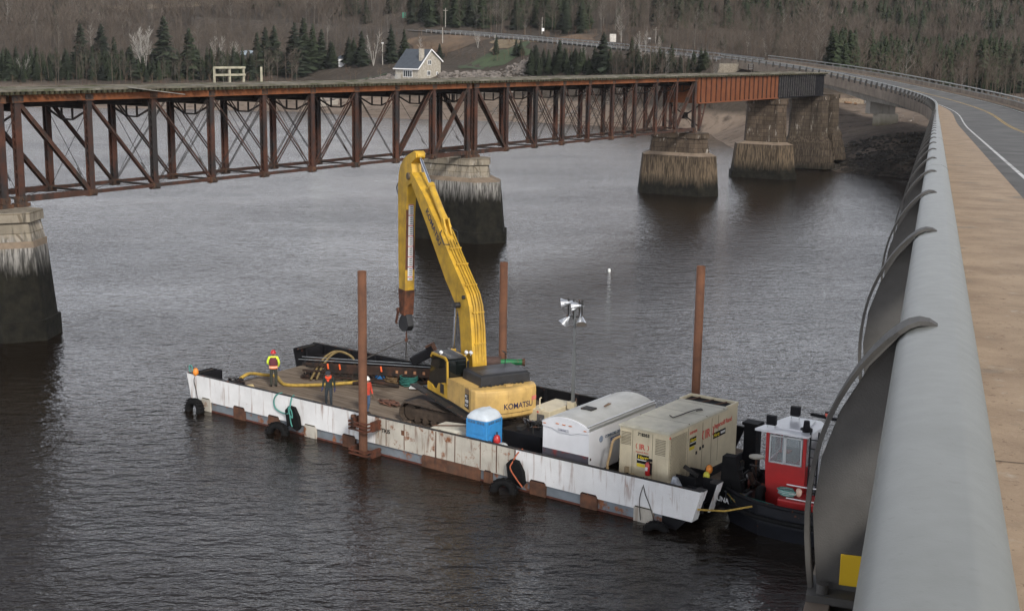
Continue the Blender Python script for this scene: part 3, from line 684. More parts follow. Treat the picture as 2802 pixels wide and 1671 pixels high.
# ------------------------------------------------------------ trees
bark_g = pm('grey_bark', (.13, .115, .10), .95, var=.3, scale=6, bump=0)
bark_w = pm('birch_bark', (.30, .285, .26), .9, var=.25, scale=6, bump=0)
bark_d = pm('dark_bark', (.045, .035, .028), .95, var=.3, scale=6, bump=0)
def leafm(name, a, b):
    m = NM(name, .9, 0, .15); oi = m.t.nodes.new('ShaderNodeObjectInfo')
    x = m.mix(m.noise(.9, 4, lo=.3, hi=.7), a, b); x = m.mix(m.ramp(oi.outputs['Random'], 0, 1, 0, .5), x, sc3(b, 1.3)); m.col(x); return m.m
spruce_m = leafm('spruce_needles', (.019, .026, .018), (.042, .053, .032))
spruce_m2 = leafm('pine_needles', (.022, .031, .019), (.048, .062, .032))
def mesh_np(name, v, tri, mat):
    me = bpy.data.meshes.new(name); v = np.asarray(v, np.float32).reshape(-1, 3); tri = np.asarray(tri, np.int32).reshape(-1, 3)
    me.vertices.add(len(v)); me.vertices.foreach_set('co', v.ravel()); me.loops.add(tri.size); me.loops.foreach_set('vertex_index', tri.ravel())
    me.polygons.add(len(tri)); me.polygons.foreach_set('loop_start', np.arange(0, tri.size, 3, dtype=np.int32)); me.update(calc_edges=True)
    me.materials.append(mat); return me
def spruce_meshes(seed, full=1.0):
    "crown of drooping needle sprays, height 1"
    r = random.Random(seed); v = []; f = []; mb = MB(); mb.cyl((0, 0, -.05), (0, 0, .93), .016, .003, 6)
    trunk = mb
    n = 46; lean = r.uniform(0, 6.28)
    for k in range(n):
        z = .07 + .92 * (k / n) ** .93
        prof = (1 - z) ** .82 * .205 * full * r.uniform(.72, 1.12) + .006
        if z < .16: prof *= .65
        m = int(6 + 9 * (1 - z))
        for i in range(m):
            a = 2 * PI * (i + r.random() * .8) / m + k * 1.3; L_ = prof * r.uniform(.55, 1.25)
            if r.random() < .10: continue
            ca, sa = math.cos(a), math.sin(a); dz = -L_ * r.uniform(.15, .55); zz = z + r.uniform(-.012, .012)
            # a spray: three narrow leaf-like tongues
            for q in range(3):
                a2 = a + r.uniform(-.28, .28); c2, s2 = math.cos(a2), math.sin(a2); l2 = L_ * r.uniform(.65, 1.05); wv = .012 + l2 * r.uniform(.10, .2)
                o = len(v); b0 = l2 * r.uniform(.0, .25)
                v += [(c2 * b0, s2 * b0, zz), (c2 * l2 * .6 - s2 * wv, s2 * l2 * .6 + c2 * wv, zz + dz * .45 + r.uniform(-.012, .012)), (c2 * l2, s2 * l2, zz + dz * r.uniform(.7, 1.1)), (c2 * l2 * .6 + s2 * wv, s2 * l2 * .6 - c2 * wv, zz + dz * .6 - r.uniform(0, .02))]
                f += [(o, o + 1, o + 2), (o, o + 2, o + 3)]
    return v, f, trunk
SPR = []
for k in range(7):
    v, f, tr = spruce_meshes(11 + k, 1.0 if k < 4 else 1.25)
    me = mesh_np('crown', v, f, spruce_m if k % 2 == 0 else spruce_m2)
    t_ = tr.build('trunk_mesh', bark_d); SPR.append((me, t_.data)); bpy.data.objects.remove(t_)
def add_spruce(x, y, z, h, wid, label, k=None, group='dark spruces on the far bank'):
    k = R.randrange(7) if k is None else k; t = thing('spruce_tree', label, 'tree', (x, y, z), R.uniform(0, 6.28), group)
    for nm, me in (('crown', SPR[k][0]), ('trunk', SPR[k][1])):
        o = bpy.data.objects.new(nm, me); sc.collection.objects.link(o); o.parent = t; o.scale = (h * wid, h * wid, h)
    return t
def branch_tri(v, f, p, q, w0, r):
    "thin tapering sliver from p to q"
    d = np.array(q) - np.array(p); u = np.cross(d, [r.uniform(-1, 1), r.uniform(-1, 1), r.uniform(-.3, 1)]); l = np.linalg.norm(u)
    u = u / (l + 1e-9) * w0 / 2; o = len(v); v += [np.array(p) - u, np.array(p) + u, np.array(q)]; f.append((o, o + 1, o + 2))
def bare_tree(seed, h=12., dens=1.0, spread=.28, tw=1.0, up=1.0):
    r = random.Random(seed); v = []; f = []
    lean = (r.uniform(-.05, .05), r.uniform(-.05, .05))
    P = lambda t: np.array([lean[0] * h * t, lean[1] * h * t, h * t])
    for a in (0, 1.57): # trunk as two crossed tapering blades plus lean
        u = np.array([math.cos(a), math.sin(a), 0]) * .10 * tw; o = len(v); v += [P(-.03) - u, P(-.03) + u, P(.5) + u * .6, P(.5) - u * .6, P(.97)]
        f += [(o, o + 1, o + 2), (o, o + 2, o + 3), (o + 3, o + 2, o + 4)]
    nb = int(13 * dens)
    for i in range(nb):
        t = .28 + .66 * (i + r.random()) / nb; a = r.uniform(0, 6.28); L_ = h * spread * (1.15 - t * .8) * r.uniform(.6, 1.2)
        d = np.array([math.cos(a), math.sin(a), r.uniform(.7, 1.7) * up]); d /= np.linalg.norm(d); p = P(t); q = p + d * L_
        branch_tri(v, f, p, q, .075 * tw, r)
        for j in range(int(4 * dens)):
            tt = r.uniform(.25, .95); p2 = p + d * L_ * tt; d2 = d + np.array([r.uniform(-.8, .8), r.uniform(-.8, .8), r.uniform(-.1, .9)]); d2 /= np.linalg.norm(d2)
            q2 = p2 + d2 * L_ * r.uniform(.3, .6); branch_tri(v, f, p2, q2, .05 * tw, r)
            branch_tri(v, f, (p2 + q2) / 2, (p2 + q2) / 2 + (d2 + np.array([r.uniform(-.7, .7), r.uniform(-.7, .7), .3])) * L_ * .22, .04 * tw, r)
    return np.array(v), np.array(f)
def bare_far(seed, h=12.5):
    "a rounded leafless crown of limbs and fine twig slivers"
    r = random.Random(seed); v = []; f = []; o = 0
    for a in (0, 1.57):
        u = np.array([math.cos(a), math.sin(a), 0]) * .11; v += [-u, u, np.array([0, 0, h * .8])]; f.append((o, o + 1, o + 2)); o += 3
    rx = h * r.uniform(.24, .33); zc = h * .64; rz = h * .36
    for i in range(12):
        a = r.uniform(0, 6.28); e = r.uniform(-.3, 1.3); p = np.array([math.cos(a) * rx * math.cos(e), math.sin(a) * rx * math.cos(e), zc + rz * math.sin(e)]); b = np.array([0, 0, h * r.uniform(.22, .5)])
        branch_tri(v, f, b, p, .16, r)
    for i in range(46):
        a = r.uniform(0, 6.28); e = math.asin(r.uniform(-.5, 1)); k = r.uniform(.35, .95); p = np.array([math.cos(a) * rx * math.cos(e) * k, math.sin(a) * rx * math.cos(e) * k, zc + rz * math.sin(e) * k])
        d = np.array([math.cos(a) * math.cos(e) * .7, math.sin(a) * math.cos(e) * .7, .9 + .6 * math.sin(e)]); branch_tri(v, f, p, p + d * h * r.uniform(.07, .16), r.uniform(.10, .22), r)
    return np.array(v), np.array(f)
def clear_zone(x, y):
    "places kept free of the wood"
    d = math.hypot(x, y); a = math.degrees(math.atan2(x, y))
    z = gz(x, y)
    if z < 3.9: return True
    if a > 9.5 and d < 296: return True
    m = RS > 190
    dd = np.hypot(RX[m] + 5.9 * np.cos(RTH[m]) - x, RY[m] - 5.9 * np.sin(RTH[m]) - y).min()
    if dd < 11: return True
    if -9.2 < a < 4.2 and d < 430 and z < 23: return True       # garden, rock bank and brush slope round the house
    return False
# the wood as one mass, denser where the hill is nearer
def forest(name, spots, templates, mat, **props):
    V = []; T = []; o = 0
    for (x, y, z, s, k) in spots:
        v, f = templates[k]; a = R.uniform(0, 6.28); c, si = math.cos(a), math.sin(a)
        w_ = np.stack([(v[:, 0] * c - v[:, 1] * si) * s + x, (v[:, 0] * si + v[:, 1] * c) * s + y, v[:, 2] * s + z], 1)
        V.append(w_); T.append(f + o); o += len(v)
    me = mesh_np(name, np.concatenate(V), np.concatenate(T), mat); ob = bpy.data.objects.new(name, me); sc.collection.objects.link(ob)
    for k, x in props.items(): ob[k] = x
    return ob
def woodm(name, a, b):
    m = NM(name, .95, 0, .1); m.col(m.mix(m.noise(.16, 2, lo=.35, hi=.65), m.mix(m.noise(.02, 4, lo=.35, hi=.65), sc3(a, .75), a), b)); return m.m
wood1 = woodm('bare_wood', (.066, .052, .041), (.122, .100, .082)); wood2 = woodm('bare_wood_pale', (.15, .135, .12), (.20, .185, .165)); wood3 = woodm('brush_wood', (.11, .07, .052), (.16, .115, .08))
TN_ = [bare_tree(100 + k, 11.5, 1.3, .30, .95) for k in range(6)]
TF_ = [bare_far(200 + k) for k in range(5)]
TB_ = [bare_tree(300 + k, 2.2, .8, .5, .6, .7) for k in range(5)]
sp_near = []; sp_far = []; sp_pale = []
def scat(n, a0, a1, d0, d1, out, smin, smax, kt, p_pale=.0):
    A = []; 
    for _ in range(n):
        a = math.radians(R.uniform(a0, a1)); d = math.sqrt(R.uniform(d0 * d0, d1 * d1)); A.append((math.sin(a) * d, math.cos(a) * d))
    A = np.array(A); Z = ground(A[:, 0], A[:, 1])
    for (x, y), z in zip(A, Z):
        if x < -60 and y < 440 and z < 10 and R.random() < .7: continue
        if z < 3.9 or (abs(x + 20) < 320 and y < 560 and clear_zone(x, y)): continue
        (sp_pale if R.random() < p_pale else out).append((x, y, float(z) - .2, R.uniform(smin, smax), R.randrange(kt)))
scat(7000, -24, 29, 205, 520, sp_near, .6, 1.1, 6, .035)
scat(4500, 8, 29, 440, 860, sp_far, .62, .95, 5, .06); scat(8500, -24, 29, 510, 820, sp_far, .75, 1.15, 5, .05)
scat(7000, -24, 29, 820, 1500, sp_far, 1.0, 1.6, 5)
scat(2400, -24, 29, 1450, 1800, sp_far, 1.2, 1.8, 5)
# east bank beside the road
forest('bare_woods', sp_near, TN_, wood1, label='bare grey-brown leafless woods covering the lower hillside across the river', category='woods', kind='stuff')
forest('bare_woods', sp_far, TF_, wood1, label='bare leafless woods on the upper hillside at the top of the picture', category='woods', kind='stuff')
forest('birch_woods', [(x, y, z, s, k % 6) for x, y, z, s, k in sp_pale], TN_, wood2, label='scattered thin pale birch stems among the bare woods', category='woods', kind='stuff')
# brush
sb = []
for _ in range(2600):
    a = math.radians(R.uniform(-24, 18)); d = R.uniform(300, 440); x, y = math.sin(a) * d, math.cos(a) * d; z = gz(x, y)
    if z < 3.6: continue
    dg = math.degrees(a)
    if -9.2 < dg < 4.2 and (z < 13.0) and (R.random() < .8 or (10.6 < z < 12.4)): continue
    if dg > 8.5 and d < 300: continue
    m = RS > 190
    if np.hypot(RX[m] + 5.9 * np.cos(RTH[m]) - x, RY[m] - 5.9 * np.sin(RTH[m]) - y).min() < 8.6: continue
    sb.append((x, y, z - .1, R.uniform(.5, 1.3), R.randrange(5)))
forest('brush', sb, TB_, wood3, label='reddish brown leafless brush on the slope below the highway', category='brush', kind='stuff')

# spruces surveyed one by one: pixel x, top y, foot y in the photograph
SPX = [(150,22,96),(12,5,60),(225,80,205),(280,78,180),(315,112,210),(452,60,205),(520,90,218),(182,140,215),(100,165,222),(24,145,222),(340,160,215),(365,150,222),(480,172,220),(578,150,215),(640,140,222),
 (705,100,212),(728,84,206),(752,80,205),(808,73,212),(833,60,200),(857,73,196),(881,88,192),(905,118,190),(910,122,190),(990,92,184),(1070,77,176),(1106,88,165),(955,108,182),(1203,142,172),(1288,4,76),(1413,2,84),(1357,100,154),(1412,112,154),(1425,113,154),(1452,148,212),(1474,160,210),(1500,146,212),(1530,122,206),(1548,144,206),(1580,152,206),(1650,102,204),(1727,111,206),(1770,170,206),(1836,127,206),(1812,160,206),
 (1545,5,95),(1588,14,92),(1690,18,70),(1752,40,78),(1806,68,118),(1245,0,62),(1142,0,50),(1060,0,40),(968,110,180),(1968,108,136),(1982,112,138),(2020,104,142),(2123,91,155),(1970,0,30),(2308,140,178),(2270,130,170),(2557,100,156),(2618,98,160),(2698,65,122),(2720,80,125),(2635,25,70),(2480,190,232),(2400,160,205),(2525,150,215),(2605,170,235),(2660,180,245),(2720,165,250),(2770,150,255),(2795,130,240),(2745,195,262),(2690,200,255),(2570,190,235),
 (1840,172,206),(1860,160,208),(1610,165,207),(1690,165,208),(1480,170,212),(610,175,222),(555,180,220),(420,165,222),(400,185,225),(60,185,225),(140,180,222),(250,150,218),(665,165,218),(690,150,214),(770,150,208)]
ORD = ['first', 'second', 'third', 'fourth', 'fifth', 'sixth', 'seventh', 'eighth', 'ninth', 'tenth', 'eleventh', 'twelfth', '13th', '14th', '15th', '16th', '17th', '18th', '19th', '20th', '21st', '22nd', '23rd', '24th', '25th', '26th', '27th', '28th', '29th', '30th']
cnt = {}
for k, (x, yt, yb) in enumerate(sorted(SPX)):
    p = hit(x, yb, 200, 1400); d = math.hypot(p.x, p.y)
    h = max(5., (yb - yt) / FPX * d * 1.06)
    if x < 700: z_, lab = 0, 'tall dark spruce from the left in the row below the leafless hill'
    elif x < 960: z_, lab = 1, 'dark spruce from the left in the clump beside the white shed'
    elif x < 1260: z_, lab = 2, 'dark spruce from the left around the grey stone house'
    elif x < 1900: z_, lab = (3, 'dark spruce from the left between the lawn and the highway') if yb > 140 else (4, 'dark spruce from the left above the highway guard rail')
    else: z_, lab = 5, 'dark spruce from the left on the hill behind the curved bridge'
    cnt[z_] = cnt.get(z_, -1) + 1
    add_spruce(p.x, p.y, p.z - .3, h, R.uniform(1.25, 1.8), ORD[cnt[z_]] + ' ' + lab)
n = 0
while n < 62:      # the thick lower row of young spruces
    x = R.uniform(-10, 1000) if n < 48 else R.uniform(1440, 1930); yb = R.uniform(196, 221) if x < 700 else R.uniform(192, 208); p = hit(x, yb, 200, 600)
    n += 1
    if clear_zone(p.x, p.y) and x < 1400: continue
    d = math.hypot(p.x, p.y); add_spruce(p.x, p.y, p.z - .3, R.uniform(35, 72) / FPX * d, R.uniform(1.5, 2.3), 'young spruce in the thick dark row along the foot of the far hill' if x < 1200 else 'young spruce in the dark thicket right of the lawn', None, 'young spruces along the foot of the hill' if x < 1200 else 'young spruces right of the lawn')
# mixed conifers up the right-hand hill
n = 0
while n < 150:
    px = R.uniform(2050, 2830) if n < 95 else R.uniform(-20, 2000); py = R.uniform(-10, 150) if n < 95 else R.uniform(-30, 50)
    if n < 95 and py > 40 + (px - 2050) * .12 + R.uniform(-20, 40): continue
    p = hit(px, py + 20, 200, 1750)
    if clear_zone(p.x, p.y): continue
    d = math.hypot(p.x, p.y); add_spruce(p.x, p.y, p.z - .3, R.uniform(7, 12) * (1 if d < 700 else 1.3), R.uniform(1.3, 1.9), 'bushy conifer in the woods above the curved road bridge' if n < 95 else 'bushy conifer near the top edge, above the left and middle hillside', R.choice((1, 3, 5, 4)), 'conifers scattered through the hillside woods'); n += 1

LT = []
for k in range(4):
    v, f, _ = spruce_meshes(70 + k, 1.5); v = np.array(v); f = np.array(f); keep = np.random.RandomState(k).rand(len(f)) < .6; f = f[keep]; LT.append((v, f))
cs = []
for _ in range(520):
    px = R.uniform(-30, 985) if _ < 440 else R.uniform(1440, 1930); py = R.uniform(186, 222) if px < 700 else R.uniform(186, 206)
    p = hit(px, py, 200, 600); d = math.hypot(p.x, p.y)
    if clear_zone(p.x, p.y) and px < 1400: continue
    cs.append((p.x, p.y, p.z - .4, R.uniform(28, 66) / FPX * d, R.randrange(4)))
while len(cs) < 1500:
    u = R.random()
    if u < .62: px = R.uniform(2020, 2830); py = R.uniform(-12, 120); 
    elif u < .8: px = R.uniform(1150, 2100); py = R.uniform(-12, 62)
    else: px = R.uniform(2250, 2830); py = R.uniform(170, 230)
    if u < .62 and py > 30 + (px - 2020) * .12 + R.uniform(-40, 40): continue
    cl = math.sin(px * .021 + 1) + math.sin(px * .009 + py * .05) + .6 * math.sin(py * .11 + px * .013)
    if cl < R.uniform(-1, .6) and u < .8: continue
    p = hit(px, py + 22, 200, 1750)
    if clear_zone(p.x, p.y): continue
    d = math.hypot(p.x, p.y); cs.append((p.x, p.y, p.z - .4, R.uniform(8, 13.5) * (1 if d < 800 else 1.3), R.randrange(4)))
forest('conifer_woods', cs, LT, spruce_m2, label='masses of dark green conifers mixed into the upper right hillside', category='woods', kind='stuff')
# pale birches surveyed one by one
def birch_mesh(seed, stems):
    V = []; F = []; r = random.Random(seed); o = 0
    for s in range(stems):
        v, f = bare_tree(seed * 7 + s, 1.0, 1.5, .3, .11, 1.5); a = r.uniform(0, 6.28); k = .0 if stems == 1 else r.uniform(.12, .3)
        v = v.copy(); v[:, 0] += v[:, 2] * k * math.cos(a); v[:, 1] += v[:, 2] * k * math.sin(a); V.append(v * r.uniform(.8, 1)); F.append(f + o); o += len(v)
    return mesh_np('limbs', np.concatenate(V), np.concatenate(F), bark_w)
for k, (x, yt, yb, st) in enumerate([(397,100,208,6),(592,112,190,3),(645,125,188,4),(1022,98,182,2),(1308,92,135,3),(1150,105,168,1),(1682,38,68,3),(1700,45,120,2),(1755,108,180,2),(1765,95,170,1),(1598,135,172,2),(2045,95,150,3),(2095,110,155,2),(2148,130,165,1),(2178,112,162,2),(2297,45,110,1),(228,165,205,1),(62,160,220,2),(250,70,140,1),(615,0,25,2),(20,10,70,1),(1790,120,190,2),(1620,150,180,1)]):
    p = hit(x, yb, 200, 1400); d = math.hypot(p.x, p.y); h = (yb - yt) / FPX * d * 1.15
    t = thing('birch_tree', {0: 'large pale many-stemmed birch leaning out over the left bank', 1: 'pale birch with three stems right of the big many-stemmed birch'}.get(k, 'pale leafless birch standing out against the darker woods'), 'tree', (p.x, p.y, p.z - .2), R.uniform(0, 6), 'pale birches on the far bank')
    o = bpy.data.objects.new('limbs', birch_mesh(40 + k, st)); sc.collection.objects.link(o); o.parent = t; o.scale = (h,) * 3
    q = MB().cyl((0, 0, -.03), (0, 0, .42), .011, .006, 6).build('trunk', bark_w, t); q.scale = (h,) * 3
# ------------------------------------------------------------ the work barge
BO = Uz(512, 1019, 1.65); BE = Uz(1937, 1351, 1.65); _d = (BE - BO); _d.z = 0; BU = _d.normalized(); BV = Vector((-BU.y, BU.x, 0)); BR = math.atan2(BU.y, BU.x)
DK = .72                           # deck height over the water
def BL(a, b, z=DK): p = BO + BU * a + BV * b; return Vector((p.x, p.y, z))
def bthing(name, label, cat, a, b, z=DK, rz=0, group=None): return thing(name, label, cat, BL(a, b, z), BR + rz, group)
def text_on(parent, s, size, mat, M, name='lettering', ext=.003, bold=0., shear=0., sx=1.):
    cu = bpy.data.curves.new(name, 'FONT'); cu.body = s; cu.size = size; cu.extrude = ext; cu.offset = bold; cu.shear = shear; cu.space_character = 1.0
    to = bpy.data.objects.new(name, cu); sc.collection.objects.link(to); bpy.context.view_layer.update()
    me = bpy.data.meshes.new_from_object(to.evaluated_get(bpy.context.evaluated_depsgraph_get())); bpy.data.objects.remove(to)
    me.materials.clear(); me.materials.append(mat); o = bpy.data.objects.new(name, me); sc.collection.objects.link(o)
    if parent: o.parent = parent
    o.matrix_local = M @ Matrix.Diagonal((sx, 1, 1, 1)); return o
def face_M(o, xdir, up=(0, 0, 1)):
    "frame at o whose x runs along xdir and y along up (text lies in it, facing x cross y)"
    x = Vector(xdir).normalized(); y = Vector(up).normalized(); z = x.cross(y).normalized(); y = z.cross(x)
    return Matrix.Translation(o) @ Matrix((x, y, z)).transposed().to_4x4()
hullw = pm('hull_white_paint', (.68, .68, .68), .55, var=.06, scale=1.2, streak=.75, grime=.15, rust=.14, rustc=(.17, .06, .02), bump=.2, bs=6, bd=.01)
hulld = pm('hull_dirty_paint', (.47, .44, .38), .7, var=.12, scale=1.0, streak=.9, grime=.35, rust=.36, rustc=(.12, .045, .018), bump=.3, bs=5, bd=.02)
hullb = pm('hull_blue_grey', (.16, .185, .21), .7, var=.2, scale=1.4, grime=.45, rust=.4, rustc=(.13, .05, .022))
rustp = pm('rust_plate', (.11, .045, .022), .85, var=.5, scale=2, streak=.9, rustc=(.035, .02, .014), grime=.5)
blk = pm('barge_black', (.007, .007, .009), .7, var=.4, scale=2, rust=.1, spec=.2)
steel_d = pm('dark_steel', (.020, .019, .018), .7, .1, var=.4, scale=3, rust=.3, rustc=(.09, .035, .018))
rub = pm('rubber', (.005, .005, .0055), .8, var=.4, scale=5, spec=.2)
deckm = NM('deck_planks', .9, 0, .2); sx_ = deckm.sep()
pl = deckm.t.nodes.new('ShaderNodeMath'); pl.operation = 'FRACT'; deckm.L(deckm.math('DIVIDE', sx_[1], .29), pl.inputs[0])
x = deckm.mix(deckm.noise(2.0, 6, (.25, 3.4, 1)), (.12, .09, .066), (.235, .19, .148)); x = deckm.mix(deckm.noise(.45, 6, (.6, 1.2, 1), lo=.54, hi=.66), x, (.075, .055, .042))
x = deckm.mix(deckm.noise(3.5, 3, lo=.70, hi=.73), x, (.035, .028, .022))
gap_ = deckm.ramp(pl.outputs[0], .0, .07, 1, 0); x = deckm.mix(deckm.math('MULTIPLY', gap_, .75), x, (.03, .022, .017)); deckm.col(x); deckm.bump(gap_, -.6, .02)
bg_ = thing('work_barge', 'long white-sided spud barge with rusty lower band and timber deck', 'barge', BL(0, 0, 0), BR)
LN = 27.5; WD = 8.5
mb = MB(); mb.loft([[(1.5, .06, -1.2), (25.6, .06, -1.2), (25.2, WD - .02, -1.2), (1.5, WD - .02, -1.2)], [(.62, .06, 0), (25.9, .06, 0), (25.6, WD - .02, 0), (.62, WD - .02, 0)], [(.42, .06, .5), (25.9, .06, .5), (25.6, WD - .02, .5), (.42, WD - .02, .5)]])
mb.build('hull', hullb, bg_)
MB().loft([[(25.55, .065, -1.2), (25.65, .065, -1.2), (25.55, 5, -1.2), (25.5, 5, -1.2)], [(25.85, .065, 0), (26.5, .065, 0), (25.7, 5, 0), (25.6, 5, 0)], [(25.85, .065, .49), (26.95, .065, .49), (25.9, 5, .49), (25.6, 5, .49)]]).build('stern_rake', blk, bg_)
MB().box(1.2, 25.85, .035, .06, -.12, .07).build('waterline_band', pm('band_rust', (.09, .025, .014), .8, var=.5, scale=3), bg_)
MB().loft([[(.44, .1, .45), (26.8, .1, .45), (25.5, WD - .1, .45), (.44, WD - .1, .45)], [(.42, .1, DK - .01), (26.8, .1, DK - .01), (25.5, WD - .1, DK - .01), (.42, WD - .1, DK - .01)]]).build('deck_frame', steel_d, bg_)
MB().loft([[(.4, .12, DK - .005), (26.75, .12, DK - .005), (25.45, WD - .12, DK - .005), (.4, WD - .12, DK - .005)], [(.4, .12, DK), (26.75, .12, DK), (25.45, WD - .12, DK), (.4, WD - .12, DK)]]).build('deck', deckm.m, bg_)
def plate(x0, x1, y0, y1, r0=0, r1=0, m=hullw, nm='side_plate'):
    MB().loft([[(x0 + r0, y0, .47), (x1 - r1, y0, .47), (x1 - r1, y1, .47), (x0 + r0, y1, .47)], [(x0, y0, 1.65), (x1, y0, 1.65), (x1, y1, 1.65), (x0, y1, 1.65)]]).build(nm, m, bg_)
plate(0, 12.0, -.02, .08, r0=.26); plate(12.0, 19.35, -.018, .08, m=hulld); plate(19.35, LN, -.02, .08, r1=.34)
MB().box(.05, LN - .05, -.035, .1, 1.651, 1.68).build('rim', steel_d, bg_)
plate(-.03, 25.0, WD - .08, WD + .02, r0=.26, r1=.5, m=blk); MB().box(0, 25, WD - .1, WD + .035, 1.651, 1.68).build('rim', steel_d, bg_)
for i in range(14): MB().box(.9 + i * 1.8, .98 + i * 1.8, .08, .24, DK, 1.64).build('side_frame', blk, bg_); MB().box(.9 + i * 1.75, .98 + i * 1.75, WD - .24, WD - .08, DK, 1.64).build('side_frame', blk, bg_)
# seams and weld ridges on the dirty plate
for x_, w_ in ((12.6, .03), (13.6, .03), (15.3, .04), (16.3, .03), (17.6, .03), (18.4, .04), (19.3, .05)): MB().box(x_, x_ + w_, -.032, -.017, .5, 1.62).build('weld_seam', rustp, bg_)
for x0, x1, z1, mm in ((1.02, 1.62, .64, hulld), (3.2, 3.95, .62, rustp), (5.5, 6.2, .60, rustp), (7.8, 8.5, .60, hulld), (10.1, 10.85, .58, rustp), (14.58, 17.6, .52, rustp), (17.8, 18.2, .52, rustp), (20.05, 20.8, .60, rustp), (22.4, 23.15, .60, rustp), (24.75, 25.55, .60, hulld)):
    mb = MB(); c = .07; P = [(x0, -.35), (x1, -.35), (x1, z1 - c), (x1 - c, z1), (x0 + c, z1), (x0, z1 - c)]; mb.prism(P, lambda a, b, q: (a, q, b), -.032, .05); mb.build('pocket_plate', mm, bg_)
    if x1 - x0 < 1: mb = MB(); mb.box(x0 + .06, x1 - .06, -.045, -.031, z1 - .05, z1 - .015); mb.build('pocket_lip', blk, bg_)
# end compartments (open topped, raked outer faces)
for (xa, xb, ra, sgn) in ((0., .85, .26, 1), (26.7, LN, .34, -1)):
    for y0 in ((0.08, 1.30) if sgn < 0 else (.1, 6.95)):
        y1 = y0 + (1.32 if sgn > 0 else .36)
        mb = MB()
        e0, e1 = (xa, xa + ra) if sgn > 0 else (xb, xb - ra)
        mb.loft([[(e1, y0, .47), (e1 + sgn * .06, y0, .47), (e1 + sgn * .06, y1, .47), (e1, y1, .47)], [(e0, y0, 1.62), (e0 + sgn * .06, y0, 1.62), (e0 + sgn * .06, y1, 1.62), (e0, y1, 1.62)]])
        mb.build('end_plate', hullw if sgn < 0 else blk, bg_)
        MB().box(min(xa, xb) + (.12 if sgn > 0 else .0), max(xa, xb) - (.0 if sgn > 0 else .12), y1 - .06, y1, DK, 1.64).build('end_rib', blk, bg_)
        xx = xb if sgn > 0 else xa
        mb = MB(); P = [(xx - .05, y0 + .1), (xx + .05, y0 + .1)]; mb.box(xx - .05, xx + .05, y0 + .1, y1 - .1, DK, 1.70 if sgn > 0 else 1.3); mb.build('end_rib', blk, bg_, bevel=.04)
        MB().box((xa + .3 if sgn > 0 else xb - .36), (xa + .36 if sgn > 0 else xb - .02), y0, y1, 1.58, 1.655).build('top_plate', steel_d, bg_)
MB().box(25.5, 25.6, 2.4, WD - .1, .2, 1.0).build('stern_sill', blk, bg_)
text_on(bg_, 'TKI5', .24, blk, face_M((12.36, -.03, 1.05), (1, 0, 0)), bold=.004)
MB().box(13.45, 13.62, -.028, -.015, 1.12, 1.33).build('patch', rustp, bg_)
for i in range(34):
    a = R.uniform(.2, 27); 
    MB().box(a, a + R.uniform(.02, .07), -.027, -.019, 1.5 - R.uniform(0, .9), 1.52 - 0).build('scrape', rustp, bg_) if False else None
# spud piles with their clamps
pile_m = pm('pile_rust', (.115, .048, .024), .85, var=.3, scale=1.6, streak=.7, rustc=(.055, .026, .017))
for (a, b, zt, lab) in ((11.7, -.45, 7.9, 'brown steel spud pile in the clamp on the near white side of the barge'), (12.02, 8.95, 7.15, 'brown steel spud pile behind the excavator, beside the green pipe'), (22.36, 8.95, 8.1, 'brown steel spud pile rising behind the beige generator')):
    o = MB().cyl((0, 0, -5.5), (0, 0, zt), .185, .185, 24, False).build('spud_pile', pile_m, loc=BL(a, b, 0), label=lab, category='pile', group='spud piles of the barge')
    sol = o.modifiers.new('s', 'SOLIDIFY'); sol.thickness = .02
for (a, b, s_) in ((11.7, -.45, -1), (12.02, 8.95, 1), (22.36, 8.95, 1)):
    for z0 in (1.18, -.05):
        mb = MB()
        for dz in (0, .16, .32):
            for (p, q) in (((-.62, s_ * -.42), (-.5, s_ * .34)), ((-.5, s_ * .34), (.5, s_ * .34)), ((.5, s_ * .34), (.62, s_ * -.42))):
                mb.beam((a + p[0], b + p[1], z0 + dz), (a + q[0], b + q[1], z0 + dz), .07, .06)
        mb.box(a - .62, a - .5, min(b - s_ * .42, b + s_ * .1), max(b - s_ * .42, b + s_ * .1), z0 - .04, z0 + .38); mb.box(a + .5, a + .62, min(b - s_ * .42, b + s_ * .1), max(b - s_ * .42, b + s_ * .1), z0 - .04, z0 + .38)
        mb.build('spud_clamp', rustm('clamp_rust', (.10, .035, .02), (.03, .02, .016)) if (z0 < 0 or s_ > 0 or True) else rustp, bg_)
o = MB(); o.cyl((10.85, -.14, .95), (10.85, -.14, 1.55), .11, n=10); o.build('clamp_roller', rustp, bg_)

# tyres, ropes
def torus(mb, c, Rr, r, ax, n=26, m=10, sq=1.25):
    c = Vector(c); ax = Vector(ax).normalized(); u = ax.cross(Vector((0, 0, 1))); u = u.normalized() if u.length > .1 else Vector((1, 0, 0)); w_ = ax.cross(u); rings = []
    for i in range(n):
        t = 2 * PI * i / n; d = u * math.cos(t) + w_ * math.sin(t)
        ring = []
        for j in range(m):
            p = 2 * PI * j / m; a_, b_ = math.cos(p), math.sin(p); ring.append(c + d * (Rr + r * math.copysign(abs(a_) ** .7, a_)) + ax * (r * sq * math.copysign(abs(b_) ** .7, b_)))
        rings.append(ring)
    mb.loft(rings + [rings[0]], caps=False, smooth=True); return mb
ropeb = pm('rope_teal', (.06, .22, .19), .9, var=.3, scale=30); ropeo = pm('rope_orange', (.38, .10, .045), .9, var=.3, scale=20); ropey = pm('rope_yellow', (.38, .25, .05), .9, var=.35, scale=12); roped = pm('rope_dark', (.05, .045, .04), .9)
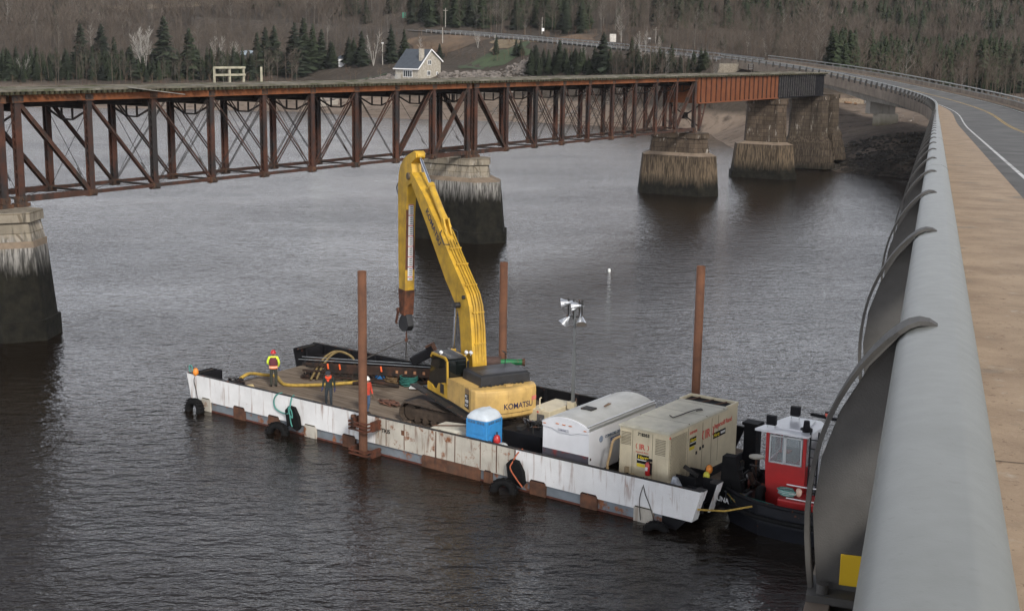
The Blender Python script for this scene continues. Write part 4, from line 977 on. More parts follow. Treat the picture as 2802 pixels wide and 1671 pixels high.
for (a, b, z, yaw, lab, Rr) in ((.95, -.42, .08, .0, 'big black tyre fender at the left bow corner of the barge', .40), (6.6, -.5, -.02, .25, 'big black tyre fender hanging below the teal rope', .40), (19.15, -.5, .0, .25, 'big black tyre fender hanging below the orange rope', .40), (25.9, -.38, -.18, .5, 'sunken black tyre fender under the thin cables near the right end', .36)):
    t = bthing('tyre_fender', lab, 'tyre', a, b, z, 0, 'tyre fenders along the near side of the barge')
    mb = MB(); torus(mb, (0, 0, 0), Rr, .155, (math.sin(yaw), -math.cos(yaw), .12)); mb.build('tyre', rub, t)
    mb = MB()
    for i in range(22):
        th = 2 * PI * i / 22; yv = Vector((math.cos(yaw), math.sin(yaw), 0)); d = yv * math.cos(th) + Vector((0, 0, 1)) * math.sin(th); ax = Vector((math.sin(yaw), -math.cos(yaw), .12))
        mb.beam(d * (Rr + .13) - ax * .17, d * (Rr + .16) + ax * .17, .05, .05)
    mb.build('tread', rub, t)
for (a, lab) in ((7.2, 'black rubber slab hung over the barge side above the tyre with teal rope'), (19.45, 'black rubber slab hung over the barge side above the tyre with orange rope')):
    o = MB().prism([(-.42, 1.05), (-.2, 1.28), (.12, 1.25), (.38, .85), (.45, .40), (.3, .22), (-.12, .38), (-.3, .3)], lambda p, q, r_: (p, r_, q), -.16, .0).build('rubber_slab', rub, loc=BL(a, -.05, 0), rz=BR, bevel=.03, label=lab, category='fender')
def rope(name, pts, r, mat, label, cat='rope', z=None, group=None):
    "smooth curve through barge-frame points"
    P = [Vector(p) for p in pts]; out = []
    for i in range(len(P) - 1):
        p0 = P[max(0, i - 1)]; p1 = P[i]; p2 = P[i + 1]; p3 = P[min(len(P) - 1, i + 2)]
        for k in range(6):
            t = k / 6; out.append(.5 * ((2 * p1) + (p2 - p0) * t + (2 * p0 - 5 * p1 + 4 * p2 - p3) * t * t + (3 * p1 - p0 - 3 * p2 + p3) * t ** 3))
    out.append(P[-1]); c = out[0]
    o = MB().tube([p - c for p in out], r, 6).build(name, mat, loc=BL(c.x, c.y, c.z), rz=BR, label=label, category=cat)
    if group: o['group'] = group
    return o
rope('mooring_rope', [(6.3, .12, 1.70), (6.1, -.06, 1.6), (5.95, -.08, 1.3), (6.05, -.08, .98), (6.5, -.09, .85), (7.0, -.22, .95), (7.15, -.25, 1.3), (7.05, -.05, 1.6), (7.0, .15, 1.7)], .035, ropeb, 'teal rope looped over the barge rim down to the tyre')
rope('mooring_rope', [(7.02, -.24, 1.25), (7.12, -.27, .95), (7.3, -.27, .8), (7.25, -.27, 1.1), (7.1, -.26, 1.2), (7.2, -.27, .6), (7.32, -.3, .4)], .03, ropeb, 'teal rope knot lying on the black rubber slab')
rope('mooring_rope', [(19.6, .1, 1.70), (19.45, -.06, 1.5), (19.35, -.2, 1.2), (19.3, -.3, .95), (19.6, -.32, .6), (19.9, -.3, .3)], .028, ropeo, 'orange rope holding the tyre fender right of the blue toilet')
rope('cable', [(25.2, .1, 1.70), (25.1, -.05, 1.3), (25.0, -.06, .8), (25.1, -.1, .1)], .016, roped, 'thin dark cable crossing another on the white barge side', group='thin cables on the barge side')
rope('cable', [(25.05, .1, 1.70), (25.2, -.05, 1.2), (25.45, -.06, .7), (25.7, -.1, .1)], .016, roped, 'thin dark cable running down to the sunken tyre', group='thin cables on the barge side')
rope('tyre_rope', [(.62, .1, 1.75), (.55, -.06, 1.4), (.7, -.08, .9), (.95, -.2, .5)], .02, roped, 'dark rope holding the tyre at the left bow corner')
o = MB().ell((0, 0, 0), (.14, .12, .2)).build('float', pm('float_orange', (.65, .22, .03), .5), loc=BL(.62, .0, 1.78), label='orange float tied on the left bow corner of the barge', category='float')
rope('mooring_rope', [(.1, .1, 1.68), (.05, .1, 1.95), (.2, .1, 2.0), (.3, .1, 1.75)], .03, ropeb, 'short teal rope end standing up at the very bow corner')
# ------------------------------------------------------------ excavator
ex_y = pm('machine_yellow', (.54, .325, .028), .5, var=.2, scale=1.6, grime=.5, streak=.35, rustc=(.20, .10, .03), rust=.06)
ex_t = pm('faded_yellow', (.56, .365, .12), .55, var=.18, scale=1.4, grime=.4, streak=.35, rustc=(.22, .11, .04))
ex_d = pm('machine_dark', (.013, .014, .017), .5, var=.4, scale=3, grime=.2)
ex_b = pm('track_mud', (.06, .042, .03), .9, var=.4, scale=4, bump=.4, bs=10, bd=.02)
ex_rust = pm('arm_rust', (.10, .036, .02), .85, var=.45, scale=2.5)
chrome = pm('chrome_rod', (.62, .64, .68), .18, 1., var=.05)
navy = pm('navy_decal', (.018, .018, .06), .6, var=.1)
whit = pm('white_decal', (.6, .6, .6), .6, var=.1)
glass = NM('cab_glass', .06, 0, .7); glass.col((.006, .008, .008)); glass = glass.m
MANG = math.atan2(.43, -.903)
ex = bthing('excavator', 'yellow long-reach excavator on brown crawler tracks in the middle of the barge', 'excavator', 13.66, 4.48, DK, MANG)
def XZ(mb, poly, l0, l1, mi=0): return mb.prism(poly, lambda a, b, c: (a, c, b), l0, l1, mi)
# crawlers, along the barge (turned against the upper body)
TM = Matrix.Rotation(-MANG, 4, 'Z')
for s_, lab in ((-1, 0), (1, 0)):
    yc = s_ * 1.58
    prof = []
    L_, h, r0 = 2.05, .96, .46
    for i in range(9): t = PI / 2 + PI * i / 8; prof.append((-L_ + r0 * math.cos(t), .48 + r0 * math.sin(t)))
    for i in range(9): t = -PI / 2 + PI * i / 8; prof.append((L_ + r0 * math.cos(t), .48 + r0 * math.sin(t)))
    mb = MB(); mb.M = TM; n_ = len(prof)
    # belt of shoes
    pts = []
    for i in range(n_):
        a = Vector(prof[i]).to_3d(); b = Vector(prof[(i + 1) % n_]).to_3d(); k = max(1, int((b - a).length / .19))
        for q in range(k): pts.append(a.lerp(b, q / k))
    for i, p in enumerate(pts):
        q = pts[(i + 1) % len(pts)]; sag = -.05 * math.sin(max(0, min(1, (p.x + 2) / 4)) * PI) if p.y > .8 else 0; sag2 = -.05 * math.sin(max(0, min(1, (q.x + 2) / 4)) * PI) if q.y > .8 else 0
        A = Vector((p.x, yc, p.y + sag)); B_ = Vector((q.x, yc, q.y + sag2)); d = (B_ - A); A2 = A + d * .06; B2 = B_ - d * .06
        mb.beam(A2, B2, .80, .05, up=(0, 0, 1)) if abs(d.normalized().z) < .95 else mb.beam(A2, B2, .05, .80, up=(0, 1, 0))
    tr = mb.build('crawler_track', ex_b, ex)
    mb = MB(); mb.M = TM
    mb.prism([(-1.9, .3), (1.9, .3), (1.9, .62), (1.3, .78), (-1.3, .78), (-1.9, .62)], lambda a, b, c: (a, c, b), yc - .24, yc + .24)
    for x_ in (-2.02, 2.02): mb.cyl((x_, yc - .2, .48), (x_, yc + .2, .48), .36, n=16)
    for i in range(8): mb.cyl((-1.6 + i * .457, yc - .27, .2), (-1.6 + i * .457, yc + .27, .2), .15, n=10)
    mb.build('track_frame', ex_b, ex)
mb = MB(); mb.M = TM; mb.box(-.8, .8, -1.35, 1.35, .45, .95); mb.cyl((0, 0, .9), (0, 0, 1.2), .75, n=20); mb.build('car_body', ex_d, ex)
# upper structure: x forward, y left
mb = MB(); XZ(mb, [(-2.9, 1.16), (2.0, 1.16), (2.0, 1.36), (-2.9, 1.36)], -1.45, 1.47); mb.build('revolving_frame', ex_d, ex)
MB().beam((2.6, 1.66, 1.3), (-2.9, 1.66, 1.12), .34, .07).build('side_catwalk', steel_d, ex)
mb = MB(); XZ(mb, [(-2.75, 1.3), (-.62, 1.38), (-.62, 2.26), (-.75, 2.32), (-2.75, 2.34)], .35, 1.5); mb.build('left_house', ex_t, ex, bevel=.06)
mb = MB(); XZ(mb, [(-2.75, 1.3), (1.5, 1.38), (1.5, 1.9), (.2, 2.2), (-2.75, 2.3)], -1.5, -.62); mb.build('right_house', ex_t, ex, bevel=.06)
MB().box(-2.75, -.5, -.62, .35, 1.36, 2.28).build('engine_bay', ex_t, ex)
# counterweight with rounded plan
pl_ = [(-2.75, 1.50), (-2.95, 1.52), (-3.2, 1.45), (-3.38, 1.15), (-3.5, .55), (-3.53, 0), (-3.5, -.55), (-3.38, -1.15), (-3.2, -1.45), (-2.95, -1.52), (-2.75, -1.50)]
mb = MB(); rings = []
for z, k, in ((1.0, .90), (1.12, .985), (1.30, 1.0), (2.10, 1.0), (2.27, .975), (2.34, .93)):
    rings.append([(-2.75 + (a + 2.75) * (k if k < 1 else 1) * (1 if k > .95 else .85), b * (k * .3 + .7), z) for a, b in pl_])
mb.loft(rings); cwt = mb.build('counterweight', ex_t, ex, bevel=.03)
MB().prism([(a * 1.0 - .004, b * .985) for a, b in pl_], lambda a, b, c: (a, b, c), 1.28, 1.30).build('seam', ex_d, cwt)
MB().box(-3.1, -2.9, -.35, -.05, 2.34, 2.40).build('lifting_lug', ex_t, cwt)
for y_ in (-.95, .55): MB().cyl((-2.9, y_, 2.3), (-2.9, y_, 2.48), .04, n=8).build('latch', ex_d, cwt)
mb = MB()
for i in range(11): mb.box(-2.86, -2.68, .95 - i * .2, 1.05 - i * .2, 2.345, 2.36)
mb.build('vent_slots', ex_d, ex)
# hood
mb = MB(); mb.loft([[(-2.72, .95, 2.26), (-.95, .95, 2.26), (-.95, -1.42, 2.26), (-2.72, -1.42, 2.26)], [(-2.70, .93, 2.72), (-1.0, .93, 2.72), (-1.0, -1.40, 2.72), (-2.70, -1.40, 2.72)], [(-2.60, .85, 2.80), (-1.1, .85, 2.80), (-1.1, -1.32, 2.80), (-2.60, -1.32, 2.80)]]); hood = mb.build('hood', ex_d, ex, bevel=.02)
mb = MB()
for i in range(14):
    for j in range(5): mb.box(-2.4 + j * .13, -2.33 + j * .13, .6 - i * .13, .68 - i * .13, 2.80, 2.805)
mb.build('perforated_plate', pm('plate_grey', (.10, .11, .13), .4, .4), hood)
MB().tube([(-1.15, .78, 2.75), (-1.15, .78, 3.0), (-1.22, .80, 3.1)], .055, 8).build('exhaust', ex_d, hood)
MB().tube([(-1.3, -.95, 2.8), (-1.3, -.95, 3.35), (-1.6, -.65, 3.5), (-2.1, -.6, 3.45)], .022, 6).build('handrail', ex_d, ex)
# cab
cab = MB(); P = [(-.62, 1.38), (1.35, 1.38), (1.38, 1.75), (1.22, 2.3), (1.05, 2.98), (.9, 3.06), (-.55, 3.10), (-.62, 3.0)]
XZ(cab, [(a * .985, b) for a, b in P], .56, 1.46); cab = cab.build('cab', glass, ex, bevel=.03)
MB().prism([(-.64, 1.36), (1.37, 1.36), (1.40, 1.72), (.95, 1.66), (.72, 1.55), (.45, 1.60), (.30, 1.86), (-.30, 2.02), (-.64, 2.02)], lambda a, b, c: (a, c, b), 1.462, 1.5).build('door_panel', ex_y, cab)
MB().box(-.28, .08, 1.502, 1.51, 1.50, 1.92).build('vent', ex_d, cab)
fr = MB()
for y_ in (1.48, .55):
    for (a, b) in (((-.6, 2.0), (-.56, 3.02)), ((-.56, 3.02), (-.35, 3.12)), ((-.35, 3.12), (.95, 3.08))): fr.beam((a[0], y_, a[1]), (b[0], y_, b[1]), .07, .10)
for y_ in (1.48,): fr.beam((.95, y_, 3.08), (1.1, y_, 2.9), .06, .08); fr.beam((1.36, y_, 1.7), (1.38, y_, 1.4), .06, .08)
fr.beam((-.6, .55, 1.4), (-.58, .55, 3.05), .08, .12); fr.build('frame', ex_y, cab)
MB().box(-.62, 1.0, .60, 1.42, 3.10, 3.14).build('roof', ex_d, cab)
MB().box(-.64, -.6, .66, 1.38, 2.08, 2.84).build('rear_window', glass, cab)
for y_ in (.75, 1.3):
    MB().beam((-.5, y_, 3.22), (.9, y_, 3.22), .03, .03).build('roof_guard', pm('guard_grey', (.16, .16, .15), .6), cab)
for (x_, y_) in ((.15, 1.45), (-.3, .45), (-.45, .3)):
    q = MB(); q.cyl((x_, y_, 3.28), (x_ - .1, y_, 3.28), .08, .06, 12); q.cyl((x_, y_, 3.14), (x_, y_, 3.24), .02, n=6); q.build('work_light', pm('lamp_white', (.65, .67, .7), .25), ex)
# boom: left face outline surveyed from the photo
low = [(.62, 1.5), (.72, 2.4), (.82, 3.55), (.98, 4.5), (1.22, 4.95), (1.93, 5.6), (2.4, 6.0), (3.24, 6.9), (4.43, 8.2), (5.31, 9.1), (6.05, 9.85), (6.42, 10.2)]
upp = [(6.45, 10.45), (6.15, 10.5), (4.76, 9.57), (3.36, 8.42), (2.01, 7.17), (.62, 5.98), (.30, 5.7), (.0, 5.2), (-.23, 4.17), (-.40, 2.6), (-.30, 1.7), (.2, 1.4)]
mb = MB(); XZ(mb, low + upp, -.52, .17); mb.build('boom', ex_y, ex, bevel=.02)
mb = MB()
path = [(-.36, 2.3), (-.26, 4.17), (-.06, 5.25), (.25, 5.75), (.62, 6.06), (2.01, 7.26), (3.0, 8.15)]
for k, y_ in enumerate((-.42, -.30, -.14, -.02)):
    q = MB().tube([(a - .035, y_, b + .035) for a, b in (path if k in (0, 3) else path[:-1] + [(2.6, 7.78)])], .026, 6); q.build('hydraulic_pipe', ex_y, ex)
for (a, b) in ((-.3, 3.6), (-.12, 4.95), (.62, 6.05), (1.5, 6.85), (2.2, 7.46)): MB().cb(a, -.22, b, .10, .56, .06).build('pipe_clamp', ex_y, ex)
for k in range(4):
    y_ = -.4 + k * .12; MB().tube([(-.4, y_, 2.35), (-.6, y_ + .1, 1.9), (-.45, y_ * .5, 1.55), (0, y_, 1.5)], .03, 6).build('hose', ex_d if k % 2 else ex_y, ex)
MB().tube([(3.2, -.05, 8.2), (2.9, .22, 8.05), (2.5, .2, 7.6), (2.4, -.05, 7.6)], .03, 6).build('hose', ex_d, ex)
MB().tube([(3.2, -.4, 8.3), (2.8, -.6, 8.1), (2.5, -.5, 7.7), (2.3, -.3, 7.6)], .03, 6).build('hose', ex_d, ex)
# boom cylinders
for y_ in (.34, -.70):
    q = MB(); q.cyl((1.3, y_, 1.55), (1.18, y_, 3.1), .12, n=14); q.build('boom_cylinder', ex_y, ex)
    q = MB(); q.cyl((1.18, y_, 3.1), (.98, y_, 5.05), .055, n=12); q.build('cylinder_rod', chrome, ex)
MB().cyl((.95, -.76, 5.12), (.95, .42, 5.12), .13, n=14).build('boom_pin', ex_d, ex)
MB().cyl((.45, .17, 5.55), (.45, .28, 5.55), .09, n=12).build('boom_boss', ex_d, ex)
# arm cylinder on top of the boom
MB().cyl((3.2, -.18, 8.55), (4.72, -.18, 10.02), .155, n=16).build('arm_cylinder', ex_y, ex)
MB().cyl((4.62, -.18, 9.92), (4.76, -.18, 10.06), .185, n=16).build('cylinder_gland', ex_y, ex)
MB().cyl((4.72, -.18, 10.02), (5.98, -.18, 11.25), .065, n=14).build('cylinder_rod', chrome, ex)
q = MB(); XZ(q, [(2.75, 8.0), (3.1, 8.15), (3.35, 8.6), (3.1, 8.7)], -.34, -.26); XZ(q, [(2.75, 8.0), (3.1, 8.15), (3.35, 8.6), (3.1, 8.7)], -.10, -.02); q.build('cylinder_bracket', ex_y, ex)
# arm
ar = MB(); XZ(ar, [(7.38, 3.5), (7.82, 3.5), (7.98, 6.2), (7.99, 9.7), (7.90, 10.3), (7.69, 10.72), (7.3, 11.05), (6.88, 11.25), (6.1, 11.5), (5.9, 11.42), (5.92, 11.2), (6.45, 10.9), (6.25, 10.3), (6.5, 9.95), (6.85, 9.8), (7.05, 8.5), (7.17, 4.8)], -.42, .06)
arm = ar.build('arm', ex_y, ex, bevel=.02)
am = NM('arm_rusty_end', .85, 0, .25); z_ = am.sep()[2]; x = am.mix(am.noise(2.5, 5), (.05, .028, .02), (.17, .06, .03)); am.col(x)
q = MB(); XZ(q, [(7.28, 3.45), (7.80, 3.45), (7.97, 4.7), (7.14, 4.7)], -.43, .07); q.build('rusty_lower_arm', am.m, ex)
# rust skirt and survey scale on the rear face of the arm
MB().add([(7.02, -.30, 8.9), (7.02, .06, 8.9), (7.09, .06, 6.6), (7.09, -.42, 6.6)], [(0, 1, 2, 3)]).add([(7.09, -.42, 6.6), (7.09, .06, 6.6), (7.26, .06, 3.6), (7.26, -.42, 3.6)], [(0, 1, 2, 3)]).build('rust_streak', ex_rust, arm)
sl_ = [(6.98, 8.9), (7.115, 5.2)]
def SP(t, y_, off=0.): return Vector((sl_[0][0] + (sl_[1][0] - sl_[0][0]) * t - .01 - off, y_, sl_[0][1] + (sl_[1][1] - sl_[0][1]) * t))
q = MB(); q.add([SP(0, -.30), SP(0, -.05), SP(1, -.05), SP(1, -.30)], [(0, 1, 2, 3)]); q.build('scale_board', whit, arm)
qk = MB(); qr = MB()
for i in range(37):
    t0 = i / 37 + .004; tt = t0 + .011; m_ = qr if i % 5 == 0 else qk
    m_.add([SP(t0, -.30 if i % 5 == 0 else -.27, .004), SP(t0, -.12 if i % 5 else -.05, .004), SP(tt, -.12 if i % 5 else -.05, .004), SP(tt, -.30 if i % 5 == 0 else -.27, .004)], [(0, 1, 2, 3)])
qk.build('scale_marks', ex_d, arm); qr.build('scale_marks', pm('mark_red', (.42, .02, .02), .6), arm)
q = MB()
for i in range(6): q.add([(6.86 + .012 * i, -.02, 10.9 - i * .16), (6.86 + .012 * i, .063, 10.9 - i * .16), (6.9 + .012 * i, .063, 10.82 - i * .16), (6.9 + .012 * i, -.02, 10.82 - i * .16)], [(0, 1, 2, 3)])
q.build('scale_marks', whit, arm)
MB().cyl((6.45, -.6, 10.3), (6.45, .25, 10.3), .17, n=18).build('arm_pin', pm('grease', (.10, .07, .035), .5, var=.5, scale=6), ex)
MB().cyl((5.98, -.34, 11.3), (5.98, -.02, 11.3), .13, n=14).build('cylinder_eye', ex_y, ex)
MB().tube([(8.02, -.1, 7.5), (8.12, -.1, 6.9), (8.03, -.1, 6.2)], .03, 6).build('hose', ex_d, arm)
MB().tube([(8.0, .0, 9.9), (8.1, .1, 9.6), (8.0, .05, 9.3)], .03, 6).build('hose', ex_d, arm)
# linkage, bucket stub and hook
q = MB(); q.cyl((7.95, -.2, 5.0), (8.02, -.2, 3.5), .07, n=10); q.beam((8.0, .05, 3.6), (8.3, .05, 2.9), .05, .16); q.beam((8.0, -.42, 3.6), (8.3, -.42, 2.9), .05, .16); q.cyl((8.0, -.5, 3.6), (8.0, .12, 3.6), .12, n=12); q.build('bucket_linkage', ex_rust, ex)
q = MB(); XZ(q, [(7.25, 3.5), (7.75, 3.45), (8.15, 3.0), (8.1, 2.72), (7.7, 2.58), (7.25, 2.68), (7.0, 2.95), (7.05, 3.15)], -.34, -.02); q.build('quick_coupler', ex_d, ex, bevel=.03)
q = MB(); q.add([(7.02, -.2, 3.2), (7.02, .08, 3.2), (7.2, .08, 3.02), (7.2, -.2, 3.02)], [(0, 1, 2, 3)]); q.build('coupler_plate', whit, ex) if False else None
tk = text_on(ex, 'KOMATSU', .34, navy, Matrix.Identity(4), bold=.005, ext=.0)
def cw_x(y): return float(np.interp(y, [-1.45, -1.15, -.55, 0, .55, 1.15, 1.45], [-3.2, -3.38, -3.5, -3.53, -3.5, -3.38, -3.2]))
for v_ in tk.data.vertices: y_ = .28 - v_.co.x * .92; v_.co = (cw_x(y_) - .012, y_, 1.47 + v_.co.y)
tk.matrix_local = Matrix.Identity(4)
text_on(ex, 'KOMATSU', .40, navy, face_M((4.55, .178, 8.85), (-.72, 0, -.69)), bold=.008, sx=1.1)
MB().prism([(-2.32, 1.46), (-2.72, 1.42), (-2.72, 2.06), (-2.36, 2.06)], lambda a, b, c: (a, c, b), 1.503, 1.508).build('model_panel', ex_d, ex)
for i, (s_, z_, sz) in enumerate((('PC', 1.88, .17), ('400', 1.68, .19), ('LC-7', 1.52, .13))): text_on(ex, s_, sz, whit, face_M((-2.38, 1.512, z_), (-1, 0, 0)), bold=.006)
for i in range(4): MB().box(-2.4 - i * .11, -2.36 - i * .11, 1.503, 1.507, 2.08, 2.28).build('stripe', navy, ex)
MB().add([(-3.39, -1.12, 1.88), (-3.27, -1.40, 1.88), (-3.27, -1.40, 1.70), (-3.39, -1.12, 1.70)], [(0, 1, 2, 3)]).build('warning_sticker', pm('sticker_red', (.55, .16, .13), .6), ex).location.x = -.02
# lifting sling under the coupler
sg = bthing('lifting_sling', 'rusty four-leg cable sling hanging from the excavator arm to the dark steel frame', 'sling', 0, 0, 0)
def toB(fx, ly_, z):     # machine frame -> barge frame
    c, s = math.cos(MANG), math.sin(MANG); return Vector((13.66 + fx * c - ly_ * s, 4.48 + fx * s + ly_ * c, z + DK))
hk = toB(7.6, -.2, 2.58); ring = hk - Vector((0, 0, .42))
MB().tube([hk, hk - Vector((0, 0, .14)), ring], .035, 8).build('hook_chain', ex_rust, sg)
q = MB(); torus(q, ring, .09, .025, (1, .2, 0), 14, 6, 1); q.build('ring', ex_rust, sg)
for tx in ((4.95, 7.0, 1.82), (5.15, 6.6, 1.82), (7.3, 8.15, 2.3), (6.7, 8.05, 1.82), (6.95, 7.9, 1.82)):
    MB().cyl(ring, tx, .018, n=5).build('cable', roped, sg)
# ------------------------------------------------------------ things standing on the barge
cream = pm('cream_paint', (.58, .51, .36), .5, var=.1, scale=1.5, grime=.12, streak=.25, rustc=(.22, .15, .08))
creamt = pm('cream_top', (.52, .49, .39), .55, var=.1, scale=2, grime=.25)
wht = pm('glossy_white', (.62, .63, .66), .3, var=.05, scale=1.2, grime=.12)
red = pm('tug_red', (.36, .012, .012), .4, var=.15, scale=2, grime=.15)
tblue = pm('toilet_blue', (.035, .22, .50), .45, var=.12, scale=3)
troof = pm('toilet_roof', (.50, .55, .60), .45, var=.1, scale=3)
yel = pm('sticker_yellow', (.60, .47, .02), .6, var=.1); redt = pm('sign_red', (.60, .12, .09), .6, var=.1); grn = pm('pipe_green', (.012, .16, .055), .5, var=.3, scale=3, rust=.3)
# portable toilet
t = bthing('portable_toilet', 'blue portable toilet with a pale ribbed roof beside the white side plate', 'toilet', 16.72, .16, DK, 0)
W_, D_, H_ = 1.06, 1.06, 1.70
MB().box(0, W_, 0, D_, 0, H_).build('cabin', tblue, t, bevel=.04)
for (fx, ax) in ((0, 0), (1, 1)):
    for z0 in (.18, .66, 1.14):
        mb = MB(); P = [(.14, z0), (.92, z0), (.92, z0 + .26), (.80, z0 + .36), (.26, z0 + .36), (.14, z0 + .26)]
        if fx == 0: mb.prism(P, lambda a, b, c: (a, c, b), -.022, .0)
        else: mb.prism(P, lambda a, b, c: (W_ + c, a, b), .0, .022)
        mb.build('moulded_panel', tblue, t, bevel=.012)
for k in range(2):
    q = MB()
    for i in range(3):
        q.box(.12 + k * .46 + i * .13, .22 + k * .46 + i * .13, -.012, .001, 1.55, 1.64); q.box(W_ - .001, W_ + .012, .12 + k * .46 + i * .13, .22 + k * .46 + i * .13, 1.55, 1.64)
    q.build('vent_grille', pm('vent_dark_blue', (.05, .13, .24), .6), t)
rings = []
for z, k in ((0, 1.05), (.07, 1.06), (.10, 1.0), (.22, .86), (.31, .62), (.36, .34)):
    n_ = 24; ring = []
    for i in range(n_):
        a = 2 * PI * i / n_; c_, s_ = math.cos(a), math.sin(a); e = .35 if z < .12 else .5
        ring.append((W_ / 2 + W_ / 2 * k * math.copysign(abs(c_) ** e, c_), D_ / 2 + D_ / 2 * (k if z < .12 else min(1, k + .25 - z * .3)) * math.copysign(abs(s_) ** e, s_), H_ + z))
    rings.append(ring)
rf = MB().loft(rings, smooth=True).build('roof', troof, t)
for i in range(5):
    y_ = .2 + i * .165; MB().tube([(.04, y_, H_ + .12), (.2, y_, H_ + .25), (.53, y_, H_ + .365), (.86, y_, H_ + .25), (1.02, y_, H_ + .12)], .022, 6).build('roof_rib', troof, rf)
# old white skiff / tarp covered box
t = bthing('white_skiff', 'battered white fibreglass skiff lid lying left of the blue toilet', 'skiff', 14.35, .35, DK, .12)
mb = MB(); mb.loft([[(0, 0, 0), (2.2, 0, 0), (2.2, 1.3, 0), (0, 1.3, 0)], [(-.1, -.1, .62), (2.25, -.1, .62), (2.25, 1.4, .62), (-.1, 1.4, .62)], [(.35, .2, .86), (2.1, .1, .9), (2.15, 1.2, .9), (.4, 1.1, .86)]]); mb.build('shell', pm('chalky_white', (.50, .48, .41), .8, var=.12, scale=2, streak=.6, rustc=(.22, .12, .06), rust=.1), t, bevel=.05)
MB().beam((.3, .2, .9), (1.9, .9, .96), .05, .03).build('lath', rustp, t)
MB().box(.9, 1.35, -.115, -.1, .42, .46).build('slot', steel_d, t)
# gas bottle and rags
t = bthing('fire_extinguisher', 'red gas bottle standing just right of the blue toilet', 'gas bottle', 18.0, .55, DK); t['category'] = 'gas bottle'; t.name = 'gas_bottle'
MB().lathe([(.13, 0), (.15, .05), (.15, .95), (.12, 1.08), (.05, 1.14)], 14).build('cylinder', pm('bottle_red', (.36, .02, .02), .35, var=.15), t); MB().cyl((0, 0, 1.13), (0, 0, 1.25), .035, n=8).build('valve', steel_d, t)
t = MB().ell((0, 0, 0), (.22, .2, .12)).build('plastic_bag', pm('bag_grey', (.4, .42, .42), .6, var=.3, scale=8), loc=BL(18.35, .45, 1.5), label='pale crumpled plastic bag by the red gas bottle', category='bag')
MB().ell((0, 0, 0), (.3, .2, .15)).build('work_glove_pile', pm('cloth_dark', (.05, .07, .1), .9, var=.4, scale=8), loc=BL(17.65, .25, 1.5), label='dark cloth bundle on the rim between toilet and red bottle', category='cloth')
# dark machinery between toilet and trailer
t = bthing('hydraulic_power_pack', 'black cluttered power pack between the blue toilet and the white trailer', 'machine', 17.4, 1.6, DK)
MB().box(0, 2.0, 0, 1.7, 0, 1.05).build('cabinet', blk, t, bevel=.03)
for i in range(9):
    a, b = R.uniform(.1, 1.8), R.uniform(.1, 1.5); MB().tube([(a, b, 1.0), (a + R.uniform(-.2, .2), b + .1, 1.3), (a + R.uniform(-.5, .5), b + R.uniform(-.4, .4), 1.35), (a + R.uniform(-.6, .6), b + .3, 1.02)], .03, 6).build('hose', R.choice([blk, steel_d, pm('hose_grey', (.12, .12, .13), .5)]), t)
for i in range(6): MB().cb(R.uniform(.2, 1.8), R.uniform(.2, 1.5), 1.12, .25, .2, .18).build('valve_block', steel_d, t)
MB().box(.1, .14, -.02, 0, .3, .9).build('frame_bar', steel_d, t)
# cream light tower trailer
t = bthing('light_tower', 'cream light tower trailer with a tall grey mast between excavator and white trailer', 'light tower', 17.0, 4.15, DK)
MB().box(0, 1.05, 0, 2.0, .35, 1.30).build('housing', cream, t, bevel=.03)
MB().box(.42, .80, -.012, 0, .7, 1.12).build('grille', pm('grille_dark', (.08, .08, .08), .6), t)
MB().cyl((.12, -.02, .72), (.12, 0, .72), .05, n=10).build('reflector', redt, t)
text_on(t, 'IR', .12, redt, face_M((.42, -.015, 1.17), (1, 0, 0)), bold=.004)
text_on(t, 'LIGHTSOURCE', .08, navy, face_M((.05, -.015, .42), (1, 0, 0)), bold=.002)
MB().box(.6, .82, -.012, 0, .42, .56).build('sticker', yel, t)
for y_ in (.5, 1.5): MB().cyl((-.12, y_, .3), (1.17, y_, .3), .3, n=16).build('wheel', rub, t)
MB().tube([(.45, .15, 1.3), (.45, .15, 1.75), (.5, .2, 1.8)], .03, 6).build('lifting_bar', cream, t); MB().box(.35, .6, 0, .3, 1.3, 1.36).build('bracket', creamt, t)
mast = bthing('mast', '', '', 0, 0); bpy.data.objects.remove(mast)
MX, MY = 1.33, 1.35
g1 = pm('mast_grey', (.15, .16, .165), .5, .4, var=.12)
MB().box(MX - .055, MX + .055, MY - .055, MY + .055, .6, 3.6).build('mast', g1, t); MB().box(MX - .032, MX + .032, MY - .032, MY + .032, 3.6, 5.1).build('mast_section', g1, t); MB().box(MX - .02, MX + .02, MY - .02, MY + .02, 5.1, 5.9).build('mast_section', g1, t)
MB().tube([(MX + .12, MY - .05, 1.2), (MX + .3, MY - .1, 1.4), (MX + .15, MY, 1.7)], .03, 6).build('winch_cable', steel_d, t); MB().box(MX - .2, MX + .1, MY - .15, MY + .15, 1.2, 1.5).build('mast_foot', cream, t)
refl = pm('lamp_reflector', (.75, .77, .80), .2, .85, var=.15, scale=8)
for (dx, dz, az_) in ((-.42, 5.75, -1), (.10, 5.7, -1), (-.42, 5.02, -1), (.32, 5.15, 1)):
    q = MB(); c = Vector((MX + dx, MY, dz)); dirv = Vector((-.75 if dz > 5.5 else (-.45 if dx < 0 else .35), -.45, -.15 if dz > 5.5 else -.75)).normalized()
    q.cyl(c - dirv * .12, c + dirv * .24, .07, .23, 20); q.build('lamp_head', refl, t)
    q = MB(); q.cyl(c - dirv * .26, c - dirv * .10, .075, .07, 12); q.build('lamp_ballast', refl, t)
for z_ in (5.78, 5.2): MB().beam((MX - .45, MY + .05, z_), (MX + .4, MY + .05, z_), .05, .05).build('crossbar', steel_d, t)
